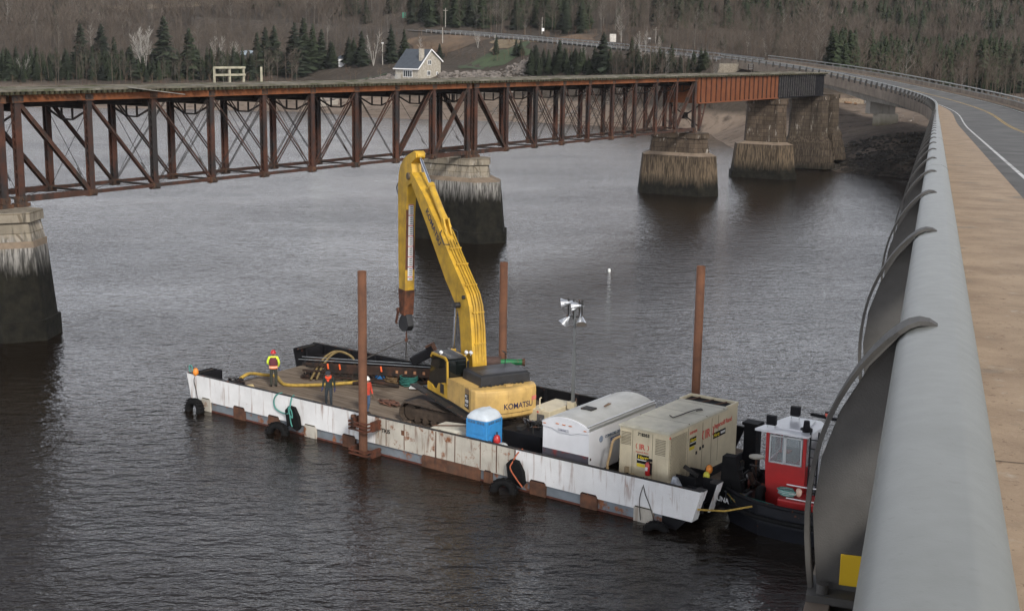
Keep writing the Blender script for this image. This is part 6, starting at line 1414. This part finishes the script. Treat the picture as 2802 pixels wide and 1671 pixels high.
q = MB(); q.cyl((whx1 - .15, wy0 + .4, 3.56), (whx1 - .15, wy0 + .4, 3.66), .22, n=16); q.cyl((whx1 - .15, wy0 + .4, 3.66), (whx1 - .15, wy0 + .4, 3.95), .13, .10, 14); q.build('radar_mount', blk, rf)
# light bar on the after mast
q = MB(); q.beam((whx1 - .3, wy1 - .4, 3.95), (whx1 + 1.6, wy1 - .65, 3.90), .12, .10); q.build('light_bar', blk, tug)
for i in range(3):
    c = Vector((whx1 + .35 + i * .5, wy1 - .48 - i * .06, 4.05)); MB().cyl(c - Vector((0, 0, .09)), c + Vector((0, 0, .09)), .12, n=12).build('navigation_lamp', blk, tug); MB().cyl(c + Vector((0, -.05, -.05)), c + Vector((0, -.14, .04)), .07, n=10).build('lens', redt if i != 1 else creamt, tug)
for dx in (.12, .42): MB().beam((whx1 + dx, wy0 + .05, 1.2), (whx1 + dx, wy0 + .05, 3.7), .04, .05).build('ladder_rail', blk, tug)
for i in range(7): MB().beam((whx1 + .12, wy0 + .05, 1.4 + i * .33), (whx1 + .42, wy0 + .05, 1.4 + i * .33), .03, .03).build('rung', blk, tug)
# after house (white) and engine casing
MB().box(whx1 + .55, whx1 + 2.6, -.2, 1.3, .6, 3.25).build('after_house', pm('house_white', (.5, .5, .5), .5, var=.08, grime=.15), tug)
fna = lambda a, b, c: (a, -.2 - c, b); win(tug, fna, whx1 + .7, whx1 + 1.25, 2.35, 2.85); win(tug, fna, whx1 + .7, whx1 + 1.25, 2.88, 3.15)
MB().box(whx0 + .85, whx1 + 2.6, -1.45, -.42, .6, 1.35).build('engine_casing', red, tug, bevel=.06)
MB().box(whx0 + .7, whx0 + 1.6, -1.75, -1.47, .6, 1.05).build('locker', wht, tug)
q = MB()
for z_ in (1.95, 1.45): q.tube([(whx1 - .3, -1.5, z_), (whx1 + .5, -1.5, z_), (whx1 + 1.6, -1.4, z_ + .05)], .025, 6)
for x_ in (whx1 + .5,): q.tube([(x_, -1.5, 1.3), (x_, -1.5, 1.98)], .025, 6)
q.build('hand_rail', pm('rail_white', (.6, .6, .6), .5), tug)
# gear lying on the tug
def tp(a, b, z): c, s = math.cos(.11), math.sin(.11); return BL(27.35 + a * c - b * s, 3.15 + a * s + b * c, z)
t = thing('tyre_fender', 'black tyre leaning against the base of the red wheelhouse', 'tyre', tp(1.12, -.62, 1.0), BR); torus(q := MB(), (0, 0, 0), .30, .12, (1, .2, 0)); q.build('tyre', rub, t)
t = thing('rope_coil', 'white and teal rope coil on the red engine casing of the tug', 'rope coil', tp(2.3, -.95, 1.36), BR)
for i in range(7): MB().tube([(.3 * (1 + R.uniform(-.3, .3)) * math.cos(k * PI / 6) - .1, .2 * math.sin(k * PI / 6), .03 + .03 * i) for k in range(12)], .022, 5, True).build('turn', pm('rope_pale', (.40, .48, .46), .9) if i % 2 else ropeb, t)
MB().ell((0, 0, 0), (.12, .12, .17)).build('float', pm('float_pale', (.6, .42, .32), .5), loc=tp(2.62, -.9, 1.52), label='pale pink float on the red engine casing of the tug', category='float')
t = thing('rope_coil', 'teal and yellow ropes heaped along the bulwark of the tug', 'rope coil', tp(1.1, -1.35, .75), BR)
for i in range(12): MB().tube([(R.uniform(-.9, .9) + .15 * math.cos(k), .2 * math.sin(k * 1.3 + i), .05 + .35 * R.random()) for k in range(6)], .026, 5).build('strand', ropeb if i % 3 else ropey, t)
o = MB().tube([Vector((0, 0, 0)), (BL(29.0, 1.0, 1.2) - BL(27.3, .1, .95)) * .5 + Vector((0, 0, -.12)), BL(29.0, 1.0, 1.2) - BL(27.3, .1, .95)], .035, 6).build('mooring_line', ropey, loc=BL(27.3, .1, .95), label='taut yellow mooring line from the barge corner to the tug', category='rope')
t = thing('stool', 'round cream stool top among the gear on the tug foredeck', 'stool', tp(.3, 1.1, .6), BR); MB().cyl((0, 0, 1.3), (0, 0, 1.35), .28, n=18).build('seat', creamt, t); MB().cyl((0, 0, 0), (0, 0, 1.3), .04, n=8).build('leg', rustp, t)
t = thing('deck_machinery', 'rusty winch, hoses and buckets heaped on the tug foredeck', 'machinery', tp(.55, .1, .6), BR)
for i in range(16):
    a = Vector((R.uniform(-.3, .8), R.uniform(-.7, 1.5), R.uniform(.05, .6))); b = a + Vector((R.uniform(-.4, .4), R.uniform(-.5, .5), R.uniform(-.1, .5)))
    MB().cyl(a, b, R.uniform(.03, .14), n=8).build('machine_part', R.choice([rustp, blk, steel_d, fm, pm('part_red', (.16, .035, .02), .8)]), t)
MB().ell((0, 0, 0), (.14, .14, .12)).build('white_bag', whit, loc=tp(.2, .7, 1.25), label='small white bag on the gear of the tug foredeck', category='bag')
t = thing('generator_box', 'grey box lid on the tug foredeck under the wheelhouse', 'box', tp(.3, -.7, .6), BR); MB().box(-.4, .4, -.3, .3, 0, .45).build('box', pm('lid_grey', (.09, .09, .1), .6), t, bevel=.04); MB().box(-.42, .42, -.32, .32, .45, .5).build('lid', pm('lid_top', (.16, .16, .17), .5), t)
for (a, b, z, l) in ((-2.7, 4.1, 0, 'black exhaust stack standing at the far corner between generator and tug'),):
    t = thing('exhaust_stack', l, 'stack', tp(-1.0, 4.3, 0), BR); MB().box(-.28, .28, -.25, .25, -.5, 2.2).build('stack', blk, t, bevel=.03); MB().box(-.34, .34, -.3, .3, 2.2, 2.32).build('cap', blk, t)
# float out on the water
p = Uz(1667, 744, 0); t = thing('marker_buoy', 'small white buoy floating alone on the open water', 'buoy', p); MB().ell((0, 0, .1), (.11, .11, .2)).build('float', pm('buoy_white', (.75, .76, .76), .4), t); MB().cyl((0, 0, .28), (0, 0, .36), .04, n=8).build('eye', blk, t)

# ------------------------------------------------------------ people
def person(label, loc, rz, pose, cols, h=1.78, extra=None):
    "pose: joints in metres for a 1.78 m figure, x right, y forward; grown as one skinned surface"
    k = h / 1.78; t = thing('person', label, 'person', loc, rz)
    J = dict(pelvis=(0, 0, .95), waist=(0, .0, 1.10), chest=(0, .01, 1.34), neck=(0, .01, 1.50), head=(0, .03, 1.60), crown=(0, .03, 1.72),
             lsh=(-.19, .0, 1.44), lel=(-.27, -.02, 1.17), lwr=(-.26, .10, .93), lha=(-.26, .13, .85), rsh=(.19, .0, 1.44), rel=(.27, -.02, 1.17), rwr=(.26, .10, .93), rha=(.26, .13, .85),
             lhip=(-.10, 0, .90), lkn=(-.11, .03, .50), lan=(-.11, 0, .10), lto=(-.12, .16, .04), rhip=(.10, 0, .90), rkn=(.11, .03, .50), ran=(.11, 0, .10), rto=(.12, .16, .04))
    J.update(pose)
    Rd = dict(pelvis=.155, waist=.15, chest=.17, neck=.065, head=.095, crown=.075, lsh=.075, lel=.055, lwr=.04, lha=.042, rsh=.075, rel=.055, rwr=.04, rha=.042, lhip=.10, lkn=.075, lan=.06, lto=.045, rhip=.10, rkn=.075, ran=.06, rto=.045)
    E = [('pelvis', 'waist'), ('waist', 'chest'), ('chest', 'neck'), ('neck', 'head'), ('head', 'crown'), ('chest', 'lsh'), ('lsh', 'lel'), ('lel', 'lwr'), ('lwr', 'lha'), ('chest', 'rsh'), ('rsh', 'rel'), ('rel', 'rwr'), ('rwr', 'rha'), ('pelvis', 'lhip'), ('lhip', 'lkn'), ('lkn', 'lan'), ('lan', 'lto'), ('pelvis', 'rhip'), ('rhip', 'rkn'), ('rkn', 'ran'), ('ran', 'rto')]
    names = list(J); vs = [Vector(J[n]) for n in names]; rs = [Rd[n] for n in names]; es = [(names.index(a), names.index(b)) for a, b in E]
    for s_ in 'lr':      # five fingers, unequal and slightly curled
        w_ = Vector(J[s_ + 'wr']); ha = Vector(J[s_ + 'ha']); d = (ha - w_).normalized(); side = Vector((0, 1, 0)) - d * d.y; side.normalize(); pn = d.cross(side)
        for i, (off, ln) in enumerate(((-.030, .062), (-.010, .078), (.010, .082), (.030, .070))):
            a = ha + side * off + d * .03; b = a + d * ln * .5 + pn * .006; c = b + d * ln * .4 + pn * .02
            o = len(vs); vs += [a, b, c]; rs += [.011, .010, .008]; es += [(names.index(s_ + 'ha'), o), (o, o + 1), (o + 1, o + 2)]
        a = ha - d * .01 + side * .045; b = a + d * .035 + side * .02; o = len(vs); vs += [a, b]; rs += [.013, .010]; es += [(names.index(s_ + 'ha'), o), (o, o + 1)]
    me = bpy.data.meshes.new('b'); me.from_pydata([v * k for v in vs], es, []); ob = bpy.data.objects.new('b', me); sc.collection.objects.link(ob)
    md = ob.modifiers.new('skin', 'SKIN'); sv = me.skin_vertices[0].data
    for i, r_ in enumerate(rs): sv[i].radius = (r_ * k, r_ * k * (.72 if i < 3 else 1))
    sv[0].use_root = True; sb_ = ob.modifiers.new('s', 'SUBSURF'); sb_.levels = 2; sb_.render_levels = 2
    bpy.context.view_layer.update(); m2 = bpy.data.meshes.new_from_object(ob.evaluated_get(bpy.context.evaluated_depsgraph_get())); bpy.data.objects.remove(ob)
    m2.name = 'body'; m2.materials.clear()
    for c_ in ('jacket', 'trousers', 'boots', 'skin', 'gloves'): m2.materials.append(cols[c_])
    Lw, Rw = Vector(J['lwr']) * k, Vector(J['rwr']) * k; sk = set(('skin',)); zt = J['pelvis'][2] * k
    for p in m2.polygons:
        c = p.center; p.use_smooth = True
        if c.z > 1.50 * k and abs(c.x) < .14 and c.z > J['neck'][2] * k: i = 3
        elif (c - Lw).length < .13 * k and c.z < Lw.z + .01 or (c - Rw).length < .13 * k and c.z < Rw.z + .01 or (c - Vector(J['lha']) * k).length < .11 * k or (c - Vector(J['rha']) * k).length < .11 * k: i = 4
        elif c.z < .13 * k: i = 2
        elif c.z < zt - .02: i = 1
        else: i = 0
        if c.z < zt and i == 1 and abs(c.x) > .2 * k: i = 0
        p.material_index = i
    b = bpy.data.objects.new('body', m2); sc.collection.objects.link(b); b.parent = t
    hd = Vector(J['head']) * k; q = MB(); q.ell(hd + Vector((0, .095, -.005)) * k, (.014, .02, .022)); q.build('nose', cols['skin'], t)
    for s_ in (-1, 1):
        MB().ell(hd + Vector((s_ * .033, .085, .022)) * k, (.012, .008, .007), 8, 6).build('eye', pm('eye', (.03, .02, .02), .3), t); MB().ell(hd + Vector((s_ * .092, .0, .0)) * k, (.012, .022, .032), 8, 6).build('ear', cols['skin'], t)
    MB().ell(hd + Vector((0, .083, -.045)) * k, (.026, .008, .007), 8, 6).build('mouth', pm('lips', (.25, .09, .07), .6), t)
    return t, J, k
def cm(n, c, r=.85): return pm(n, c, r, var=.15, scale=6)
skin = cm('skin_tone', (.42, .24, .17), .6)
def helmet(t, J, k, mat, brim=True, nm='helmet'):
    h = Vector(J['head']) * k; q = MB(); n_ = 20
    q.lathe([(.150 if brim else .12, 0), (.152 if brim else .122, .012), (.125, .02), (.122, .06), (.105, .11), (.07, .145), (.0201, .16)], n_, h + Vector((0, .0, .045 * k))); o = q.build(nm, mat, t); return o
# yellow-clad man, facing away to the far side
t, J, k = person('person in a yellow and orange safety jacket and red helmet, standing near the bow', BL(2.55, 3.15, DK), BR + .75, {'lwr': (-.16, .24, 1.02), 'lha': (-.10, .27, .97), 'lel': (-.28, .02, 1.18), 'rel': (.27, .0, 1.17), 'rwr': (.20, .14, .95)},
    dict(jacket=cm('hi_vis_yellow', (.62, .78, .05)), trousers=cm('olive_trousers', (.035, .038, .03)), boots=cm('boot_black', (.012, .011, .01)), skin=skin, gloves=cm('glove_blue', (.03, .04, .14))), 1.83)
helmet(t, J, k, cm('helmet_red', (.42, .015, .02), .4))
q = MB()
rings = []
for z, rx, ry in ((1.06, .195, .15), (1.2, .205, .165), (1.35, .215, .17), (1.46, .15, .13)):
    rings.append([(rx * math.cos(2 * PI * i / 20), .01 + ry * math.sin(2 * PI * i / 20) - .005, z * k) for i in range(20)])
q.loft(rings, smooth=True, caps=False); lj = q.build('life_jacket', cm('life_jacket', (.11, .025, .035)), t)
MB().loft([[(.213 * math.cos(2 * PI * i / 20), .168 * math.sin(2 * PI * i / 20), z * k) for i in range(20)] for z in (.93, 1.06)], smooth=True, caps=False).build('jacket_band', cm('hi_vis_orange', (.85, .22, .08)), t)
MB().loft([[(.216 * math.cos(2 * PI * i / 20), .171 * math.sin(2 * PI * i / 20), z * k) for i in range(20)] for z in (.985, 1.02)], smooth=True, caps=False).build('reflective_tape', cm('tape', (.7, .72, .6), .4), t)
# man in dark green walking, head bowed
t, J, k = person('person in dark green work clothes with an orange hood and dark cap', BL(7.0, 2.36, DK), BR + math.radians(20) + PI + .2, {'head': (0, .12, 1.57), 'crown': (0, .17, 1.67), 'neck': (0, .05, 1.48), 'lwr': (-.30, .06, .92), 'lha': (-.31, .10, .84), 'rwr': (.30, .04, .92), 'rha': (.31, .08, .84), 'lkn': (-.12, .10, .50), 'lan': (-.13, .08, .10), 'lto': (-.14, .24, .05), 'rkn': (.14, -.02, .50), 'ran': (.17, -.14, .10), 'rto': (.18, .02, .04)},
    dict(jacket=cm('green_jacket', (.022, .032, .028)), trousers=cm('denim_dark', (.035, .045, .055)), boots=cm('boot_navy', (.012, .02, .04)), skin=skin, gloves=cm('glove_blue', (.03, .04, .14))), 1.70)
helmet(t, J, k, cm('cap_dark', (.03, .035, .045)), False, 'cap')
q = MB(); torus(q, (0, .05, 1.46 * k), .105, .055, (0, .25, 1), 18, 8, 1.1); q.prism([(-.10, 1.44 * k), (.10, 1.44 * k), (.03, 1.26 * k), (-.03, 1.26 * k)], lambda a, b, c: (a, c, b), .135, .16); q.build('orange_hood', cm('hood_orange', (.85, .09, .03)), t)
# man in orange behind the pile
t, J, k = person('person in orange jacket, jeans and white hard hat, half hidden by the near pile', BL(9.28, 2.42, DK), BR - PI / 2 - .2, {'rkn': (.12, .14, .52), 'ran': (.12, .02, .12), 'rto': (.12, .17, .06), 'lkn': (-.11, .0, .5), 'lan': (-.11, -.14, .12)},
    dict(jacket=cm('jacket_orange', (.48, .055, .03)), trousers=cm('jeans', (.06, .11, .20)), boots=cm('boot_brown', (.05, .035, .025)), skin=skin, gloves=cm('glove_brown', (.12, .08, .05))), 1.76)
helmet(t, J, k, cm('helmet_white', (.75, .75, .74), .35))
# ------------------------------------------------------------ far bank: house, shed, lawn, rocks, poles, signs
def patch(name, a0, a1, d0, d1, mat, dz=.12, rag=1.2, **props):
    "a ragged piece of ground cover following the terrain (azimuth in degrees, distance in metres)"
    n, m = 26, 18; X = np.zeros((n, m)); Y = X.copy()
    for i in range(n):
        for j in range(m):
            u, v_ = i / (n - 1), j / (m - 1); a = math.radians(a0 + (a1 - a0) * u); d = d0 + (d1 - d0) * v_
            d += rag * math.sin(u * 17 + 3 * v_) * (1 - v_) - rag * math.sin(u * 11) * v_; a += .002 * rag * math.sin(v_ * 9) * (1 if u > .5 else -1)
            X[i, j] = math.sin(a) * d; Y[i, j] = math.cos(a) * d
    return grid_obj(name, X, Y, ground(X, Y) + dz, mat, **props)
grass = pm('lawn_grass', (.042, .062, .026), .95, var=.25, scale=.3); tan = pm('dry_grass', (.17, .13, .08), .95, var=.3, scale=.3); rusty = pm('rusty_grass', (.115, .075, .045), .95, var=.45, scale=.12, grime=.5)
patch('lawn', -2.35, .55, 375, 388, grass, kind='structure'); patch('lawn', -7.3, -5.6, 377, 383, grass, kind='structure')
patch('meadow', -1.0, 1.7, 389, 401, tan, kind='structure'); patch('grass_slope', -4.5, 3.4, 404, 424, rusty, dz=.15, kind='structure'); patch('grass_slope', -17, -11.5, 620, 650, tan, .4, kind='structure')
patch('driveway', -8.75, -7.6, 352, 392, pm('gravel_track', (.30, .26, .21), .95, var=.2, scale=.5), dz=.2, rag=.5, kind='structure')
# riprap
def ico():
    bm_ = [(-.526, 0, .851), (.526, 0, .851), (-.526, 0, -.851), (.526, 0, -.851), (0, .851, .526), (0, .851, -.526), (0, -.851, .526), (0, -.851, -.526), (.851, .526, 0), (-.851, .526, 0), (.851, -.526, 0), (-.851, -.526, 0)]
    f = [(0, 4, 1), (0, 9, 4), (9, 5, 4), (4, 5, 8), (4, 8, 1), (8, 10, 1), (8, 3, 10), (5, 3, 8), (5, 2, 3), (2, 7, 3), (7, 10, 3), (7, 6, 10), (7, 11, 6), (11, 0, 6), (0, 1, 6), (6, 1, 10), (9, 0, 11), (9, 11, 2), (9, 2, 5), (7, 2, 11)]
    return np.array(bm_), np.array(f)
IV, IF = ico()
def rocks(name, n, a0, a1, d0, d1, s0, s1, mat, zmin=.0, **props):
    V = []; T = []; rg_ = np.random.RandomState(5 + n)
    for i in range(n):
        a = math.radians(R.uniform(a0, a1)); d = R.uniform(d0, d1); x, y = math.sin(a) * d, math.cos(a) * d; z = gz(x, y)
        if z < zmin: continue
        s = R.uniform(s0, s1) * (1 if R.random() < .85 else 1.8); V.append((IV * rg_.uniform(.6, 1.25, (12, 1))) * np.array([s, s * R.uniform(.7, 1.2), s * R.uniform(.4, .8)]) + [x, y, z + s * .1]); T.append(IF + 12 * (len(V) - 1))
    me = mesh_np(name, np.concatenate(V), np.concatenate(T), mat); o = bpy.data.objects.new(name, me); sc.collection.objects.link(o)
    for k, x in props.items(): o[k] = x
    return o
rk_p = pm('riprap_pale', (.16, .14, .125), .95, var=.45, scale=.6); rk_d = pm('weedy_rock', (.035, .03, .024), .85, var=.6, scale=.5)
rocks('riprap', 1500, -8.1, -5.0, 358, 374, .25, .6, rk_p, label='grey-pink rock bank below the lawn left of the stone house', category='rocks', kind='stuff')
rocks('riprap', 1500, -3.3, .9, 352, 371, .25, .6, rk_p, label='grey-pink rock bank below the lawn right of the stone house', category='rocks', kind='stuff')
rocks('weedy_rocks', 1500, 11.9, 19, 188, 219, .12, .38, rk_d, .02, label='dark seaweed covered rocks along the shore beside the last piers', category='rocks', kind='stuff')
rocks('shore_stones', 160, 11, 19, 225, 262, .08, .22, rk_p, .5, label='scattered stones on the mud under the road bridge', category='rocks', kind='stuff')
rocks('shore_stones', 500, -1, 9, 318, 338, .15, .5, rk_p, .5, label='scattered stones along the far tide line', category='rocks', kind='stuff')

stone = NM('house_stone', .9, 0, .2); x = stone.mix(stone.noise(1.6, 5), (.26, .235, .19), (.40, .37, .32)); stone.col(x); slate = pm('slate_roof', (.05, .06, .075), .8, var=.15, scale=.8)
whp = pm('white_trim', (.70, .70, .70), .6, var=.05); dglass = pm('dark_pane', (.03, .035, .04), .15)
hs = thing('stone_house', 'grey stone house with slate roof and white gable trim above the deck of the railway bridge', 'house', (-26.3, 361, 7.6), math.radians(-38))
hs['label'] = 'grey stone house with slate roof, white gable trim and beige chimney'
Lx, Wy = 8.4, 9.2; ef, rd, eb = 3.7, 8.5, 5.8; ry = 4.9
# local: x along ridge towards the gable end on the right (x = 0 is that gable), y into the hill
prof_ = [(0, -1.5), (Wy, -1.5), (Wy, eb), (ry, rd), (0, ef)]
MB().prism(prof_, lambda a, b, c: (c, a, b), -Lx, 0).build('wall', stone.m, hs)
mb = MB()
for (p, q) in (((-.5, ef - .45), (ry, rd + .05)), ((Wy + .5, eb - .5), (ry, rd + .05))):
    d = Vector((q[0] - p[0], q[1] - p[1], 0)).normalized(); nx = Vector((-d.y, d.x, 0)) * (.12 if d.y * 1 > 0 and d.x > 0 else -.12)
    mb.prism([(p[0], p[1]), (q[0], q[1]), (q[0] + nx.x, q[1] + nx.y), (p[0] + nx.x, p[1] + nx.y)], lambda a, b, c: (c, a, b + .1), -Lx - .4, .45)
roof = mb.build('roof', slate, hs)
mb = MB()
for (p, q) in (((-.5, ef - .38), (ry, rd + .2)), ((ry, rd + .2), (Wy + .5, eb - .42))): mb.beam((.5, p[0], p[1]), (.5, q[0], q[1]), .10, .32)
mb.box(-Lx - .4, .5, -.62, -.5, ef - .45, ef - .15); mb.build('gable_trim', whp, hs)
mb = MB(); mb.box(-1.2, -.2, 1.6, 2.7, 3, rd + .35); mb.build('chimney', stone.m, roof)
def hwin(x0, x1, z0, z1, panes, face='f'):
    f = MB(); g_ = MB(); w_ = (x1 - x0) / panes
    for i in range(panes):
        if face == 'f': f.box(x0 + i * w_ - .06, x0 + (i + 1) * w_ + .06, -.06, .02, z0, z1); g_.box(x0 + i * w_ + .1, x0 + (i + 1) * w_ - .1, -.09, -.05, z0 + .15, z1 - .15)
        else: f.box(-.02, .06, x0 + i * w_ - .06, x0 + (i + 1) * w_ + .06, z0, z1); g_.box(.05, .09, x0 + i * w_ + .1, x0 + (i + 1) * w_ - .1, z0 + .15, z1 - .15)
    o = f.build('window', whp, hs); g_.build('pane', dglass, o)
hwin(-5.4, -2.2, 1.2, 3.1, 4); hwin(-5.4, -2.4, -.5, .5, 3); hwin(3.9, 5.2, 4.6, 5.9, 2, 'g'); hwin(3.6, 4.9, 1.7, 3.0, 2, 'g'); hwin(7.4, 8.0, 1.7, 2.7, 1, 'g')
MB().loft([[(-8.6, -1.6, -1.5), (-6.2, -1.6, -1.5), (-6.2, -.1, -1.5), (-8.6, -.1, -1.5)], [(-6.9, -1.6, 2.0), (-6.2, -1.6, 2.0), (-6.2, -.1, 2.0), (-6.9, -.1, 2.0)]]).build('stair', pm('stair_grey', (.3, .29, .27), .9), hs)
p = hit(935, 184, 300, 600); sh = thing('garden_shed', 'small white shed with a grey hipped roof at the top of the gravel drive', 'shed', p, .3)
MB().box(-1.1, 1.1, -1, 1, -.3, 2.3).build('wall', whp, sh); MB().loft([[(-1.4, -1.3, 2.3), (1.4, -1.3, 2.3), (1.4, 1.3, 2.3), (-1.4, 1.3, 2.3)], [(-.5, -.1, 3.3), (.5, -.1, 3.3), (.5, .1, 3.3), (-.5, .1, 3.3)]]).build('roof', slate, sh); MB().box(-.5, .2, -1.04, -.99, 1.3, 1.7).build('window', dglass, sh)
p = hit(697, 170, 300, 700); hb = thing('cottage', 'blue-grey roofed cottage mostly hidden behind spruces left of the shed', 'house', p, .1)
MB().box(-4, 4, -2.5, 2.5, -.5, 2.0).build('wall', pm('cottage_wall', (.10, .11, .13), .8), hb); MB().loft([[(-4.4, -3, 2.0), (4.4, -3, 2.0), (4.4, 3, 2.0), (-4.4, 3, 2.0)], [(-4.4, -.1, 3.5), (4.4, -.1, 3.5), (4.4, .1, 3.5), (-4.4, .1, 3.5)]]).build('roof', pm('cottage_roof', (.30, .36, .42), .6), hb)
pole_m = pm('pole_wood', (.30, .28, .25), .9)
for k, (x, yt, yb, lab) in enumerate([(1219, 25, 76, 'utility pole standing on the highway above the stone house'), (1211, 79, 121, 'thin pole on the slope between stone house and highway'), (1483, 50, 95, 'utility pole with a white box beside the highway'), (1794, 79, 122, 'utility pole where the highway guard rail begins again'), (1047, 122, 180, 'lamp pole on the lawn just left of the stone house'), (614, -12, 24, 'utility pole at the top edge, second from the left'), (733, -14, 12, 'utility pole at the top edge above the spruce row'), (927, -20, 30, 'utility pole at the top edge above the white shed'), (470, -14, 14, 'leftmost utility pole at the top edge of the picture'), (1355, 99, 112, 'short grey post on the slope below the highway')]):
    p = hit(x, yb, 250, 900); d = math.hypot(p.x, p.y); h = (yb - yt) / FPX * d
    t = thing('utility_pole', lab, 'pole', (p.x, p.y, p.z - .3), 0, 'poles on the far bank'); MB().cyl((0, 0, 0), (0, 0, h + .3), .17, .12, 8).build('shaft', pole_m, t)
    if k == 2: MB().box(-.1, .7, -.2, .0, 1.2, 2.2).build('box', whp, t)
    if k == 4: MB().box(-.3, .3, -.1, .1, h, h + .3).build('lamp', whp, t)
    if k in (0, 3, 5, 6, 7): MB().box(-.8, .8, -.05, .05, h - .6, h - .45).build('crossarm', pole_m, t)
for (x0, x1, y0, y1, col, lab) in ((1101, 1113, 38, 52, (.05, .25, .17), 'green road sign high among the trees above the stone house'), (1668, 1685, 95, 116, (.52, .49, .45), 'pale notice board beside the highway among bare trees'), (1772, 1781, 105, 109, (.65, .65, .65), 'small white road sign near the gap in the guard rail')):
    p = hit((x0 + x1) / 2, y1 + 8, 250, 900); d = math.hypot(p.x, p.y); k = d / FPX; z0 = (p.z + 8 * k); w_ = (x1 - x0) * k; h_ = (y1 - y0) * k
    t = thing('road_sign', lab, 'sign', p); MB().box(-w_ / 2, w_ / 2, -.08, 0, 8 * k, 8 * k + h_).build('panel', pm('sign_%d' % x0, col, .6), t)
    for s_ in (-1, 1): MB().cyl((s_ * w_ * .35, .08, -.3), (s_ * w_ * .35, .08, 8 * k + h_), .08, n=6).build('post', galv, t)
# debris under the road bridge
t = thing('pale_container', 'small white crate on the bank under the road bridge', 'crate', hit(2377, 288, 200, 400), .2); MB().box(-.9, .9, -.5, .5, 0, 1.1).build('frame', whp, t); MB().box(-.6, -.1, -.52, -.49, .2, .8).build('opening', dglass, t); MB().box(.15, .65, -.52, -.49, .2, .8).build('opening', dglass, t)
o = MB().loft([[(-6, -.5, -1), (6, -.5, -1), (6, .5, -1), (-6, .5, -1)], [(-6, -.4, 1.1), (6, -.4, .9), (6, .4, .9), (-6, .4, 1.1)]]).build('retaining_wall', pm('old_wall', (.24, .19, .14), .95, var=.3), loc=hit(2335, 284, 200, 400), rz=-.2, label='low brown retaining wall on the bank under the road bridge', category='wall')
for k in range(9): p = hit(R.uniform(2285, 2400), R.uniform(282, 296), 200, 400); o = MB().cyl((0, 0, .2), (R.uniform(-3, 3), R.uniform(-1.5, 1.5), .35), R.uniform(.12, .25), n=7).build('driftwood', pm('drift_wood', (.20, .12, .07), .95, var=.4), loc=p, label='brown driftwood log on the bank under the road bridge', category='log', group='driftwood logs under the bridge')
# reflector on the nearest post web and the bolts at its foot
RAILT
pp = Matrix.Translation(RP(1.2 + 3.5, 0, -RH + .21)) @ Matrix.Rotation(-float(np.interp(4.7, RS, RTH)), 4, 'Z')
q = MB(); q.box(-.24, -.06, -.016, -.0115, .235, .355); o = q.build('yellow_reflector', pm('reflector_yellow', (.62, .40, .01), .5, var=.06), RAILT, bevel=.002); o.matrix_local = pp @ Matrix.Translation((-.035, 0, .0))

# ------------------------------------------------------------ thin haze over the whole place
hz = bpy.data.materials.new('haze_air'); hz.use_nodes = True; t_ = hz.node_tree; t_.nodes.clear()
om = t_.nodes.new('ShaderNodeOutputMaterial'); pv = t_.nodes.new('ShaderNodeVolumePrincipled'); t_.links.new(pv.outputs[0], om.inputs['Volume'])
pv.inputs['Color'].default_value = (.86, .88, .92, 1); pv.inputs['Density'].default_value = 0.00008; pv.inputs['Anisotropy'].default_value = .2
MB().box(-1960, 1960, -1250, 1960, -5.2, 330).build('haze', hz, kind='stuff', label='thin pale haze in the air over the river', category='haze')
